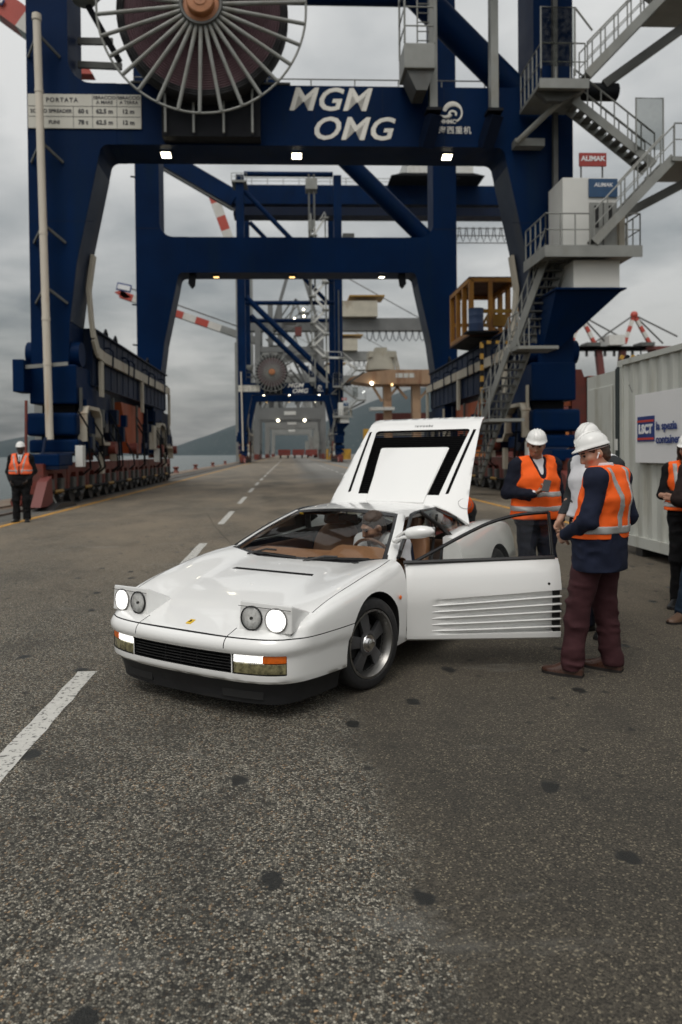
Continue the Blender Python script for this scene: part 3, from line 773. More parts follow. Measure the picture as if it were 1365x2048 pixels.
def outline_at(x, off):
    L = outline_poly(off, 3); return ip(x, L[:40])
def car_front():
    # grille: dark back panel with horizontal slats and the radiator behind
    b = MB(); A = band(.095, .11, 5, .395); b.prism(clean(A), 'z', .304, .418); g = b.build('grille', 'gap', car)
    for k in range(6):
        z = .318 + k * .0185
        b = MB(); b.prism(clean(band(.028, .06, 5, .398)), 'z', z, z + .005); b.build('slat', 'black_plastic', g)
    for x in (-.13, 0.0, .13):
        b = MB(); b.bx(x - .004, x + .004, outline_at(abs(x), .045), outline_at(abs(x), .085), .306, .416); b.build('slat', 'black_plastic', g)
    # corner lamps: bright park lamp and amber indicator above, fog lamp below
    for s in (-1, 1):
        lp = empty('front_lamp', (s * .58, -.93, .36), parent=car); org = (s * .58, -.93, .36)
        def seg(name, mat, x0, x1, z0, z1, off=.024, th=.022, smooth=True):
            n = 9; b = MB(); P, Q = [], []
            L0, L1 = outline_poly(off, -.4), outline_poly(off + th, -.4)
            for k in range(n):
                x = x0 + (x1 - x0) * k / (n - 1); P.append((s * x, ip(x, L0[:26])))
                Q.append((s * x, ip(x, L1[:26])))
            b.prism(P + Q[::-1], 'z', z0, z1); return b.build(name, mat, lp, org=org, bevel=.003, smooth=True)
        seg('park_light', 'lamp_half', .418, .598, .372, .414)
        seg('indicator', 'lens_amber', .602, .722, .372, .414)
        seg('fog_light', 'lens_fog', .418, .722, .306, .367)
        b = MB(); x = .50
        b.sphere((s * .53, outline_at(.53, .055), .336), (.055, .02, .02), 10, 6); b.build('reflector', 'reflector', lp, org=org, smooth=True)
    # matt black chin spoiler and side skirts up to the wheel
    b = MB(); n = 40
    o1 = outline_poly(.075, -.30); o2 = outline_poly(.055, -.30)
    rings = []
    for off, z in ((.045, .262), (.050, .24), (.080, .19), (.092, .14), (.098, .103), (.13, .098), (.30, .098)):
        L = resample(outline_poly(off, -.33), 36); rings.append([(x, y, z) for x, y in L])
    P = []
    for i in range(36): P.append([rg[i] for rg in rings])
    P = [[(-x, y, z) for x, y, z in row] for row in P[::-1]][:-1] + P
    b.grid(P); ch = b.build('chin_spoiler', 'chin', car, smooth=True, angle=40)
    for s in (-1, 1):     # brake duct opening low in the spoiler
        b = MB(); q = [(x, y) for x, y in outline_poly(.082, -.3) if .25 < x < .60]; q2 = [(x, y) for x, y in outline_poly(.11, -.3) if .25 < x < .58]
        b.prism([(s * x, y) for x, y in q] + [(s * x, y) for x, y in q2[::-1]], 'z', .135, .185); b.build('brake_duct', 'gap', ch)
    # badge
    b = MB(); b.box((0, 0, 0), (.038, .055, .006)); o = b.build('badge', 'yellow_badge', car, bevel=.002); o.location = (0, -.875, H(0, -.875) + .003); o.rotation_euler = (R(15), 0, 0)
    e = MB()     # small dark rearing emblem shape
    e.path([(-.004, -.016, .004), (.002, -.006, .004), (-.003, .004, .004), (.005, .012, .004)], .0035, 5); e.path([(.002, -.006, .004), (.010, .002, .004)], .002, 5); e.build('emblem', 'gap', o)
    # cowl slats
    for k in range(3):
        b = MB(); b.bx(-.36, .36, .024 + k * .015, .030 + k * .015, H(0, .03) - .020, H(0, .03) - .012); b.build('cowl_slat', 'black_plastic', car)
    # washer jets
    for x, y in ((-.30, -.02), (.42, .12), (.03, -.26)):
        b = MB(); b.sphere((x, y, H(x, y) + .001), (.012, .009, .006), 8, 5); b.build('washer_jet', 'white_paint', car, smooth=True)
    # raised headlamp pods
    for s in (-1, 1):
        base = (s * .565, -.70, .56); pod = empty('headlight', base, parent=car)
        x0, x1 = .385, .752
        yf = {x0: -.872, x1: -.835}
        def q(x, y, z): return (s * x, y, z)
        rows = []
        # wedge: front face, top skin bulging a little, sides tapering to the rear hinge
        zt0, zt1 = .722, .712
        b = MB()
        fr = [q(x0, -.872, .535), q(x1, -.835, .540), q(x1 - .004, -.825, zt1), q(x0 + .006, -.86, zt0)]
        bk = [q(x0, -.635, .585), q(x1, -.615, .615), q(x1 - .004, -.615, .638), q(x0 + .006, -.635, .622)]
        b.add(fr + bk, [(0, 1, 2, 3), (3, 2, 6, 7), (1, 5, 6, 2), (0, 3, 7, 4), (4, 7, 6, 5), (0, 4, 5, 1)])
        b.build('pod_cover', 'white_paint', pod, org=base, bevel=.016, seg=4, smooth=True, angle=40)
        # lid lip line over the face
        b = MB(); b.beam(q(x0 + .004, -.876, .690), q(x1 - .002, -.839, .684), .004, .003); b.build('lid_seam', 'gap', pod, org=base)
        for xx, on in ((.478, False), (.648, True)):
            yy = -.872 + (xx - x0) / (x1 - x0) * .037; c = Vector((s * xx, yy, .618)); nn = Vector((s * .1, -1, .055)).normalized()
            lm = empty('lamp', c - Vector(base), parent=pod)
            def ring(pts, mat, nm):
                b = MB(); vs = []; a_ = nn.cross(Vector((0, 0, 1))).normalized(); u_ = a_.cross(nn)
                P = []
                for r, h in pts: P.append([tuple(nn * h + a_ * (r * math.cos(2 * PI * k / 28)) + u_ * (r * math.sin(2 * PI * k / 28))) for k in range(28)])
                P = [list(x) for x in zip(*P)]; b.grid(P, closed_u=True); o = b.build(nm, mat, lm, smooth=True, angle=50)
            ring([(.076, -.004), (.076, .006), (.071, .008), (.068, .004)], 'rim_lip' if on else 'black_gloss', 'bezel')
            if on:
                ring([(.068, .004), (.055, .014), (.03, .020), (.001, .022)], 'lamp_on', 'bulb_glass')
            else:
                ring([(.068, .003), (.05, .001), (.02, -.002), (.001, -.003)], 'reflector', 'reflector')
                ring([(.068, .004), (.055, .014), (.03, .020), (.001, .022)], 'lens_clear', 'lens')
                b = MB(); b.tube(nn * -.008, nn * .010, .009, 10); b.build('bulb', 'steel_dark', lm)
car_front()

# --- glasshouse
def wpt(u, v):
    """windscreen surface: u -1..1 across, v 0..1 up"""
    xb = .735 * u; b = Vector((xb, wsy(xb) + .004, .762 + .036 * abs(u) ** 2.2)); xt = .512 * u
    t = Vector((xt, 1.225 - .02 * u * u, 1.120 - .030 * u * u))
    p = b.lerp(t, v); bul = .030 * math.sin(PI * v) * (1 - .6 * u * u)
    return p + Vector((u * .01 * math.sin(PI * v), -.6 * bul, .8 * bul))
def surf(name, fn, mat, us, vs, parent=car, th=.004, flip=False):
    P = [[fn(u, v) for v in vs] for u in us]; n = []
    b = MB(); Q = []
    for i, u in enumerate(us):
        row = []
        for j, v in enumerate(vs):
            du = Vector(P[min(i + 1, len(us) - 1)][j]) - Vector(P[max(i - 1, 0)][j]); dv = Vector(P[i][min(j + 1, len(vs) - 1)]) - Vector(P[i][max(j - 1, 0)])
            k = du.cross(dv).normalized() * (-1 if flip else 1); row.append(Vector(P[i][j]) - k * th)
        Q.append(row)
    m_ = len(vs); nn = len(us)
    b.grid(P); b.grid(Q); o = nn * m_
    for i in range(nn - 1): b.f += [(i * m_, o + i * m_, o + (i + 1) * m_, (i + 1) * m_), (i * m_ + m_ - 1, (i + 1) * m_ + m_ - 1, o + (i + 1) * m_ + m_ - 1, o + i * m_ + m_ - 1)]; b.mi += [0, 0]
    for j in range(m_ - 1): b.f += [(j, j + 1, o + j + 1, o + j), ((nn - 1) * m_ + j, o + (nn - 1) * m_ + j, o + (nn - 1) * m_ + j + 1, (nn - 1) * m_ + j + 1)]; b.mi += [0, 0]
    return b.build(name, mat, parent, smooth=True, angle=40)
L = lambda a, b, n: [a + (b - a) * k / n for k in range(n + 1)]
def glasshouse():
    o = MB(); us, vs = L(-1, 1, 20), L(0, 1, 10)
    o.grid([[wpt(u, v) for v in vs] for u in us]); ws = o.build('windscreen', 'glass', car, smooth=True, angle=180)
    def off(u, v, d=.003): 
        p = wpt(u, v); return p + Vector((0, -.55, .83)) * d
    surf('glass_surround', lambda u, v: off(u, v), 'black_gloss', L(-1, 1, 20), [-.012, .02, .05], ws)
    surf('glass_surround', lambda u, v: off(u, v), 'black_gloss', L(-1, 1, 20), [.925, .96, 1.0], ws)
    for s in (-1, 1): surf('glass_surround', lambda u, v: off(u, v), 'black_gloss', sorted([s * .945, s * .975, s * 1.0]), L(0, 1, 10), ws)
    b = MB(); p = off(-.80, .90, -.006); b.box(p, (.035, .004, .018), rx=R(30)); b.build('inspection_sticker', 'yellow_badge', ws)
    # wipers lying on the lower edge
    for x0, x1, v1 in ((-.52, -.05, .10), (.05, .60, .06)):
        b = MB(); a = off(x0 / .735, -.03, .02); c = off((x0 + x1) / 2 / .735, v1, .018); e = off(x1 / .735, .03, .015)
        b.path([a, off((x0 * .7 + x1 * .3) / .735, v1 * .8, .028), c], .009, 6); b.beam(off((x0 + .02) / .735, .03, .016), e, .010, .014)
        b.build('wiper', 'black_plastic', car)
    b = MB(); b.prism([(.52, .395), (.63, .410), (.70, .47), (.46, .44)], 'z', .752, .784); b.build('cowl_cover', 'black_plastic', car)
    # roof skin
    def roof(u, v):
        y = 1.225 + v * .945; w = .535 + .035 * math.sin(PI * min(1, v * 1.1)) + .0 * v
        a = abs(u); x = w * u * 1.04
        z = 1.124 + .022 * math.sin(PI * (v * .8 + .08)) - .018 * max(0, v - .75) * 4
        drop = .030 * a ** 2 + .035 * max(0, (a - .8) / .2) ** 2
        return Vector((x, y - .02 * u * u * (1 - v), z - drop))
    surf('roof_panel', roof, 'white_paint', L(-1, 1, 20), L(0, 1, 10), car, .03)
    # windscreen pillars
    for s in (-1, 1):
        b = MB(); P = []
        for k in range(9):
            v = k / 8; p = wpt(s, v)
            q0 = p + Vector((s * -.006, -.004, .004)); q1 = p + Vector((s * .020, .004, .006)); q2 = p + Vector((s * .050 * (1 - .25 * v), .055, -.004)); q3 = p + Vector((s * .030, .075, -.022)); q4 = p + Vector((-s * .012, .03, -.03))
            if k == 0: q0, q1, q2, q3, q4 = [c_ + Vector((0, -.02, -.05)) for c_ in (q0, q1, q2, q3, q4)]
            P.append([q0, q1, q2, q3, q4])
        P = [list(x) for x in zip(*P)]; b.grid(P, closed_u=True); b.build('windscreen_pillar', 'white_paint', car, smooth=True, angle=60)
    # side window apertures: black surround, rear pillar, quarter glass
    for s in (-1, 1):
        A0 = Vector((s * .785, .60, .815)); A1 = Vector((s * .590, 1.285, 1.080)); B1 = Vector((s * .575, 1.50, 1.098)); C1 = Vector((s * .575, 1.86, 1.098)); D0 = Vector((s * .735, 2.36, .872)); B0 = Vector((s * .775, 1.80, .835))
        b = MB(); b.path([A0 + Vector((0, .0, 0)), A0.lerp(A1, .55) + Vector((s * .012, 0, .010)), A1, A1.lerp(B1, .5) + Vector((0, 0, .006)), B1, B1.lerp(C1, .5), C1], .017, 6, flat=.8); b.build('window_surround', 'black_gloss', car, smooth=True)
        b = MB(); b.path([C1, C1.lerp(D0, .5) + Vector((s * .02, 0, .012)), D0], .017, 6); b.path([D0, B0.lerp(D0, .5), B0], .015, 6); b.build('window_surround', 'black_gloss', car, smooth=True)
        b = MB(); b.path([B1, B1.lerp(B0, .5) + Vector((s * .02, 0, 0)), B0, B0 + Vector((s * .05, .02, -.16))], [.030, .034, .036, .036], 8, flat=.6); b.build('door_pillar', 'black_plastic', car, smooth=True)
        def qg(u, v):
            a_ = B1.lerp(C1, u); c_ = B0.lerp(D0, u); return c_.lerp(a_, v) + Vector((s * .008, 0, 0))
        o = MB(); o.grid([[qg(u, v) for v in L(0, 1, 4)] for u in L(0, 1, 4)]); o.build('quarter_glass', 'glass_side', car, smooth=True)
        if s < 0:
            def dg(u, v):
                a_ = A1.lerp(B1, u); c_ = A0.lerp(B0, u); p = c_.lerp(a_, v); return p + Vector((s * .02 * math.sin(PI * v), 0, 0))
            o = MB(); o.grid([[dg(u, v) for v in L(0, 1, 5)] for u in L(0, 1, 8)]); o.build('side_glass', 'glass_side', car, smooth=True)
            b = MB(); b.path([A0, B0], .014, 6); b.build('window_surround', 'black_gloss', car)
    # rear bulkhead window, vertical, behind the seats
    b = MB(); b.prism([(-.50, .80), (.50, .80), (.44, 1.07), (-.44, 1.07)], 'y', 2.0, 2.006); b.build('rear_glass', 'glass_side', car)
    b = MB()
    b.path([(-.52, 2.0, .78), (.52, 2.0, .78), (.46, 2.0, 1.085), (-.46, 2.0, 1.085)], .02, 6, closed=True); b.build('rear_glass_frame', 'black_plastic', car)
    # door mirror on its forked stalk
    b = MB(); P = []; n = 14
    cx_, cy_, cz_ = .985, .60, 1.018
    for k in range(11):
        t = k / 10; x = .875 + .205 * t
        hh = .052 * (math.sin(PI * min(.98, max(.05, t * .78 + .17))) ** .55); dd = .060 * (math.sin(PI * min(.97, max(.05, t * .75 + .2))) ** .6)
        if k == 10: hh *= .4; dd *= .4
        P.append([(x, .60 + dd * math.cos(2 * PI * j / n) - .03 * (1 - t), 1.012 + .018 * t + hh * math.sin(2 * PI * j / n) * (1.0 if math.sin(2 * PI * j / n) > 0 else .9)) for j in range(n)])
    P = [list(x) for x in zip(*P)]; b.grid(P, closed_u=True)
    b.add([p[-1] for p in P], [tuple(range(n))]); b.add([p[0] for p in P], [tuple(range(n))])
    mi = b.build('mirror_housing', 'white_paint', car, smooth=True, angle=70)
    b = MB(); b.path([(.735, .665, .930), (.78, .62, .955), (.83, .60, .975), (.89, .59, .982)], [.020, .014, .013, .018], 8); b.path([(.735, .69, .950), (.78, .64, .985), (.83, .61, 1.012), (.89, .59, 1.03)], [.018, .011, .011, .018], 8)
    b.sphere((.728, .69, .935), (.03, .05, .026), 10, 6); b.build('mirror_arm', 'white_paint', mi, smooth=True, angle=70)
    b = MB(); b.box((.985, .664, 1.02), (.15, .004, .075)); b.build('mirror_glass', 'chrome', mi)
glasshouse()

# --- wheels
def wheel(x, y, r, w, steer, s):
    wh = empty('wheel', (x, y, r), 0, parent=car); wh.rotation_euler = (0, 0, steer)
    rr = r * .735
    b = MB(); h = w / 2
    prof = [(rr, -h * .82), (rr + .012, -h * .98), (r - .030, -h * 1.0), (r - .012, -h * .9), (r - .002, -h * .72), (r, -h * .3), (r, h * .3), (r - .002, h * .72), (r - .012, h * .9), (r - .030, h * 1.0), (rr + .012, h * .98), (rr, h * .82)]
    b.lathe(prof, axis='x', n=56); b.build('tyre', 'rubber', wh, smooth=True, angle=40)
    b = MB(); b.lathe([(rr, s * h * .82), (rr + .004, s * h * .96), (rr - .010, s * h * .97), (rr - .020, s * h * .80), (rr - .034, s * h * .45), (rr - .036, s * h * .30)], axis='x', n=56); b.build('rim_lip', 'rim_lip', wh, smooth=True, angle=40)
    b = MB(); b.lathe([(rr - .034, s * h * .46), (rr - .036, -s * h * .5), (.0, -s * h * .5)], axis='x', n=40); b.build('rim_barrel', 'gap', wh, smooth=True)
    # five flat broad spokes
    sp = MB(); ro = rr - .030
    for k in range(5):
        a = 2 * PI * k / 5 + PI / 2 + .12
        def pt(rad, t, xx): return (xx, rad * math.cos(a + t), rad * math.sin(a + t))
        f0, f1 = s * h * .66, s * h * .50
        wd0, wd1 = .68, .30
        pts_f = [pt(.055, -wd0, f0), pt(.055, wd0, f0), pt(ro * .55, .355, f0 - s * .004), pt(ro, .255, f1), pt(ro, -.255, f1), pt(ro * .55, -.355, f0 - s * .004)]
        pts_b = [(p[0] - s * .03, p[1], p[2]) for p in pts_f]
        n = 6; sp.add(pts_f + pts_b, [tuple(range(6)), tuple(range(6, 12))[::-1]] + [(i, 6 + i, 6 + (i + 1) % 6, (i + 1) % 6) for i in range(6)])
    sp.build('spokes', 'rim_dark', wh, bevel=.003, smooth=True, angle=30)
    b = MB(); b.lathe([(.085, s * h * .60), (.085, s * h * .68), (.066, s * h * .72), (.060, s * h * .69), (.0, s * h * .69)], axis='x', n=32); b.build('hub_ring', 'rim_dark', wh, smooth=True, angle=40)
    b = MB(); b.lathe([(.062, s * h * .69), (.058, s * h * .75), (.050, s * h * .74), (.036, s * h * .74), (.034, s * h * .95), (.026, s * h * 1.0), (.0, s * h * 1.0)], axis='x', n=24); b.build('hub_cap', 'chrome', wh, smooth=True, angle=40)
    b = MB(); b.lathe([(.14, s * .0), (.14, s * .02), (.05, s * .02)], axis='x', n=24); b.build('brake_disc', 'steel_dark', wh, smooth=True, angle=30)
wheel(.765, YF, .314, .225, R(-12), 1); wheel(-.765, YF, .314, .225, R(-12), -1)
wheel(.83, YR, .332, .26, 0, 1); wheel(-.83, YR, .332, .26, 0, -1)
b = MB()
for y in (YF, YR): b.tube((-.62, y, .31), (.62, y, .31), .04, 8)
b.bx(-.55, .55, -.55, 3.2, .13, .16); b.bx(-.60, .60, -.33, .40, .16, .50); b.bx(-.60, .60, 2.2, 2.95, .16, .42); b.build('underbody', 'gap', car)
b = MB(); b.sphere((.926, .33, .575), (.008, .016, .016), 10, 6); b.build('side_marker', 'lens_amber', car, smooth=True)

# --- driver door, swung open on its front hinge
def door_part():
    d = empty('door', (.905, .478, 0), -R(56.4), parent=car)
    # local: u along the door (+y), x outward, z up
    Ld = 1.148
    def skin(u, z):
        return .012 * math.sin(PI * min(1, max(0, u / Ld))) + .026 - ip(z, SIDE) + .03 * (u / Ld) ** 2
    def ztop(u): return .792 + .022 * (u / Ld)
    zl = .222
    rec = lambda u: .275 + .005 * u  # bottom of recess
    rect = lambda u: .517 + .075 * (u / Ld)  # top of recess (the crease)
    b = MB(); us = L(0, Ld, 40)
    zf = [0, .10, .2, .30, .4, .5, .6, .7, .8, .88, .94, 1.0]
    # skin in rows; the recess is pushed in behind the strakes, deeper to the rear
    P = []
    for u in us:
        row = []
        zr0, zr1 = .262 + .012 * u / Ld, rect(u)
        keys = [zl, zl + .012, zr0 - .008, zr0, zr0 + .006] + [zr0 + (zr1 - zr0) * t for t in (.2, .4, .6, .8)] + [zr1 - .006, zr1, zr1 + .012, zr1 + .03] + [zr1 + .03 + (ztop(u) - zr1 - .03) * t for t in (.25, .5, .75, .93, 1.0)]
        deep = .052 * sstep(.17, .42, u) * (.45 + .55 * u / Ld)
        for i, z in enumerate(keys):
            x = skin(u, z)
            if i == 0: x -= .012
            if 4 <= i <= 9: x -= deep
            if z > ztop(u) - .02: x -= .01
            zz = z
            if u < .02: zz = z if z < .72 else z - .02 * (1 - u / .02)
            row.append((x, u, zz))
        P.append(row)
    b.grid(P)
    # inner panel and edges
    Q = [[(p[0] * 0 - .085 if True else 0, p[1], p[2]) for p in row] for row in P]
    n, m_ = len(P), len(P[0]); b.grid(Q, mi=1); o = n * m_
    for i in range(n - 1): b.f += [(i * m_, o + i * m_, o + (i + 1) * m_, (i + 1) * m_), (i * m_ + m_ - 1, (i + 1) * m_ + m_ - 1, o + (i + 1) * m_ + m_ - 1, o + i * m_ + m_ - 1)]; b.mi += [0, 0]
    for j in range(m_ - 1): b.f += [(j, j + 1, o + j + 1, o + j), ((n - 1) * m_ + j, o + (n - 1) * m_ + j, o + (n - 1) * m_ + j + 1, (n - 1) * m_ + j + 1)]; b.mi += [0, 0]
    b.build('door_panel', ['white_paint', 'tan_dark'], d, smooth=True, angle=32)
    # five long strakes
    for k in range(5):
        b = MB(); A = []
        f = k / 4
        for u in L(.188, 1.146, 20):
            t = (u - .188) / .958
            z = (.484 - .191 * f) * (1 - t) + (.543 - .227 * f) * t
            x = skin(u, z) + .002; hgt = .0065
            A.append([(x - .058, u, z - hgt * .8), (x - .004, u, z - hgt), (x, u, z), (x - .004, u, z + hgt), (x - .058, u, z + hgt * .8)])
        b.grid(A); b.add(A[0], [(0, 1, 2, 3, 4)]); b.add(A[-1], [(0, 1, 2, 3, 4)]); b.build('strake', 'white_paint', d, smooth=True, angle=40)
    b = MB(); b.bx(-.02, .018, 1.095, 1.146, .275, .588); b.build('strake_end_opening', 'gap', d)
    b = MB(); b.tube((skin(1.056, .637) - .004, 1.056, .637), (skin(1.056, .637) + .002, 1.056, .637), .010, 12); b.build('door_lock', 'gap', d)
    # belt seal
    b = MB(); pts = [(-.03, u, ztop(u) + .008) for u in L(-.015, 1.125, 12)]; b.path(pts, .017, 6, flat=.9); b.build('window_seal', 'black_plastic', d, smooth=True)
    # frame of the window
    fr = [(-.04, .055, .795), (-.055, .388, .967), (-.085, .52, 1.025), (-.10, .64, 1.075), (-.115, .78, 1.115), (-.125, .88, 1.134), (-.13, 1.0, 1.146), (-.132, 1.118, 1.152), (-.10, 1.122, 1.0), (-.05, 1.118, .815)]
    b = MB(); b.path(fr[:1] + [tuple(p) for p in cr(fr[1:8], 3)], .0135, 8, flat=1.0); b.path([fr[7], fr[8], fr[9]], .019, 8, flat=.6); b.build('window_frame', 'black_gloss', d, smooth=True)
    b = MB(); b.path([(-.05, .282, .915), (-.045, .262, .795)], .011, 6); b.build('vent_pillar', 'black_plastic', d)
    top = [Vector(p) for p in cr(fr[:8], 4)]
    o = MB(); P = []
    for u in L(.07, 1.112, 26):
        zt = ip(u, [(p.y, p.z) for p in top]); xt = ip(u, [(p.y, p.x) for p in top]); P.append([(-.03 + (xt + .03) * v, u, .80 + (zt - .80) * v) for v in (0, .5, 1)])
    o.grid(P); o.build('door_glass', 'glass', d, smooth=True, angle=180)
    b = MB(); b.bx(-.16, -.085, .25, .95, .50, .55); b.build('armrest', 'tan_dark', d, bevel=.015)
    b = MB(); b.bx(-.09, .0, -.03, .0, .30, .36); b.bx(-.09, .0, -.03, .0, .60, .66); b.build('hinge', 'black_plastic', d)
door_part()

# --- raised engine lid
def lid_part():
    lid = empty('engine_lid', (0, 2.15, 1.10), parent=car); lid.rotation_euler = (R(45), 0, 0)
    # local: x across, y along the lid from hinge to tail, z outward normal
    Lt = 1.315
    def hw(t): return .645 + .125 * max(0, 1 - t / Lt) ** 1.25 if t >= 0 else .77 + .05 * (-t / .14)
    def hgt(x, t):
        a = abs(x); w = hw(max(0, t)); z = -.10 * max(0, (a - .50) / .34) ** 1.8 * (1 - .55 * t / Lt)
        z += .012 * math.sin(PI * min(1, max(0, t / Lt))) - .045 * max(0, (t - 1.15) / .165) ** 2
        return z
    hull = MB(); P = []
    us = L(-1, 1, 48)
    for u in us:
        row = []
        for k in range(25):
            t = k / 24 * Lt; w = hw(t); x = u * w
            tmin = -.14 * max(0, (abs(u) - .62) / .38)
            tt = tmin + (Lt - tmin) * k / 24
            row.append((u * hw(tt), tt, hgt(u * hw(tt), tt)))
        P.append(row)
    Q = [[(p[0] * .985, p[1], p[2] - .035) for p in row] for row in P]
    b = MB(); b.grid(P); b.grid(Q); n, m_ = len(P), len(P[0]); o = n * m_
    for i in range(n - 1): b.f += [(i * m_, o + i * m_, o + (i + 1) * m_, (i + 1) * m_), (i * m_ + m_ - 1, (i + 1) * m_ + m_ - 1, o + (i + 1) * m_ + m_ - 1, o + i * m_ + m_ - 1)]; b.mi += [0, 0]
    for j in range(m_ - 1): b.f += [(j, j + 1, o + j + 1, o + j), ((n - 1) * m_ + j, o + (n - 1) * m_ + j, o + (n - 1) * m_ + j + 1, (n - 1) * m_ + j + 1)]; b.mi += [0, 0]
    base = b.build('tmp_lid', 'white_paint'); me = base.data.copy(); bpy.data.objects.remove(base)
    # grille opening: a U of slots round the central cover; two slim outer slots
    U = [(-.535, 1.045), (-.52, 1.066), (-.50, 1.073), (.53, 1.073), (.55, 1.066), (.562, 1.045), (.468, .13), (.345, .13), (.405, .775), (.395, .79), (.375, .795), (-.35, .795), (-.37, .79), (-.38, .775), (-.305, .13), (-.43, .13)]
    c1 = MB(); c1.prism(U, 'z', -.2, .2)
    def slot(s):
        p, q = (s * .612, 1.07), (s * .545, .15); w = .0165
        return [(p[0] - w, p[1]), (p[0] + w * .9, p[1]), (q[0] + w, q[1] + .008), (q[0] + w * .3, q[1]), (q[0] - w, q[1])]
    c2 = MB(); c2.prism(slot(1), 'z', -.2, .2); c2.prism(slot(-1), 'z', -.2, .2)
    # fuel flap line
    c3 = MB(); n_ = 28; cxx, cyy, r1 = .735, .075, .060
    ringp = [(cxx + r1 * math.cos(2 * PI * k / n_), cyy + r1 * math.sin(2 * PI * k / n_)) for k in range(n_)]
    c3.lathe([(r1, -.2), (r1 + .004, -.2), (r1 + .004, .2), (r1, .2)], c=(cxx, cyy, 0), axis='z', n=n_, close=True)
    ref = ref_bvh(me)
    me = boolean(me, [(c1, 'gap'), (c2, 'gap')])
    restore_normals(me, ref); me.name = 'lid_panel'; o = bpy.data.objects.new('lid_panel', me); C.objects.link(o); o.parent = lid
    f = MB(); f.path([(cxx + r1 * math.cos(2 * PI * k / 32), cyy + r1 * math.sin(2 * PI * k / 32), hgt(cxx + r1 * math.cos(2 * PI * k / 32), cyy) + .0005) for k in range(32)], .0022, 5, closed=True); f.build('fuel_flap_seam', 'rim_dark', lid)
    # slats of the grille
    def xrange(t):
        xo = ip(t, [(.13, -.43), (1.045, -.535), (1.073, -.50)]); xo2 = ip(t, [(.13, .468), (1.045, .562), (1.073, .53)])
        return xo, xo2
    k = 0; t = .15
    while t < 1.065:
        xo, xo2 = xrange(t)
        if t < .79:
            xi = ip(t, [(.13, -.305), (.79, -.38)]); xi2 = ip(t, [(.13, .345), (.79, .405)]); spans = [(xo, xi), (xi2, xo2)]
        else: spans = [(xo, xo2)]
        for a, c in spans:
            b = MB(); b.box(((a + c) / 2, t, -.008), (c - a + .004, .017, .004), rx=R(-30)); b.build('grille_slat', 'true_black', lid)
        t += .0285
    b = MB(); b.bx(-.56, .58, .10, 1.005, -.045, -.038); b.build('grille_backing', 'true_black', lid)
    for s in (-1, 1):
        b = MB(); b.prism(slot(s), 'z', -.03, -.012); b.build('slot_mesh', 'true_black', lid)
    # raised central cover
    cov = [(-.30, .02), (.335, .02), (.392, .765), (.380, .782), (-.355, .782), (-.367, .765)]
    b = MB(); b.prism(cov, 'z', -.02, .018); b.build('engine_cover', 'white_paint', lid, bevel=.010, seg=3, smooth=True, angle=30)
    text_mesh('lid_script', 'FERRARI', .042, 'chrome_text', lid, (.02, 1.135, hgt(0, 1.13) + .004), (0, 0, PI), .002, space=1.25, sx=1.15)
    b = MB(); b.path([(-.58, .1, -.02), (-.60, -.02, -.10)], .012, 6); b.build('hinge', 'black_plastic', lid)
    b = MB(); b.tube((.50, .55, -.04), (.52, .15, -.55), .011, 8); b.build('gas_strut', 'steel_dark', lid)
lid_part()

# --- cabin
def seat(x):
    s = empty('seat', (x, 1.35, .2), parent=car); org = (x, 1.35, .2)
    b = MB(); P = []
    for u in L(-1, 1, 8):
        row = []
        for v in L(0, 1, 8):
            z = .36 + .045 * abs(u) ** 3 - .03 * v + .03 * sstep(.0, .12, v) - .02; row.append((x + u * .235, 1.02 + v * .46, z))
        P.append(row)
    b.grid(P); Q = [[(p[0], p[1], .2) for p in r] for r in P]; b.grid(Q)
    n = m_ = 9; o = 81
    for i in range(8): b.f += [(i * 9, o + i * 9, o + (i + 1) * 9, (i + 1) * 9), (i * 9 + 8, (i + 1) * 9 + 8, o + (i + 1) * 9 + 8, o + i * 9 + 8), (i, i + 1, o + i + 1, o + i), (72 + i, o + 72 + i, o + 73 + i, 73 + i)]; b.mi += [0] * 4
    b.build('seat_cushion', 'tan', s, org=org, smooth=True, angle=45)
    b = MB(); P = []
    for k in range(17):
        a = PI * k / 16; hwid = .225 + .02 * math.sin(a)
        P.append((x + hwid * math.cos(a) * 1.0, .52 + .42 * (math.sin(a) ** .45 if math.sin(a) > 0 else 0)))
    P = [(x + .24, .34)] + P + [(x - .24, .34)]
    F = [(px, 1.46 + (pz - .34) * .36, pz) for px, pz in P]; Bk = [(px, p2 + .11, pz + .03) for px, p2, pz in F]
    nn = len(F); b.add(F + Bk, [tuple(range(nn)), tuple(range(nn, 2 * nn))[::-1]] + [(i, nn + i, nn + (i + 1) % nn, (i + 1) % nn) for i in range(nn)])
    b.build('seat_back', 'tan', s, org=org, bevel=.02, smooth=True, angle=50)
    b = MB(); b.box((x, 1.655, .985), (.24, .07, .11), rx=R(-15)); b.build('headrest', 'tan_dark', s, org=org, bevel=.03, seg=3, smooth=True, angle=50)
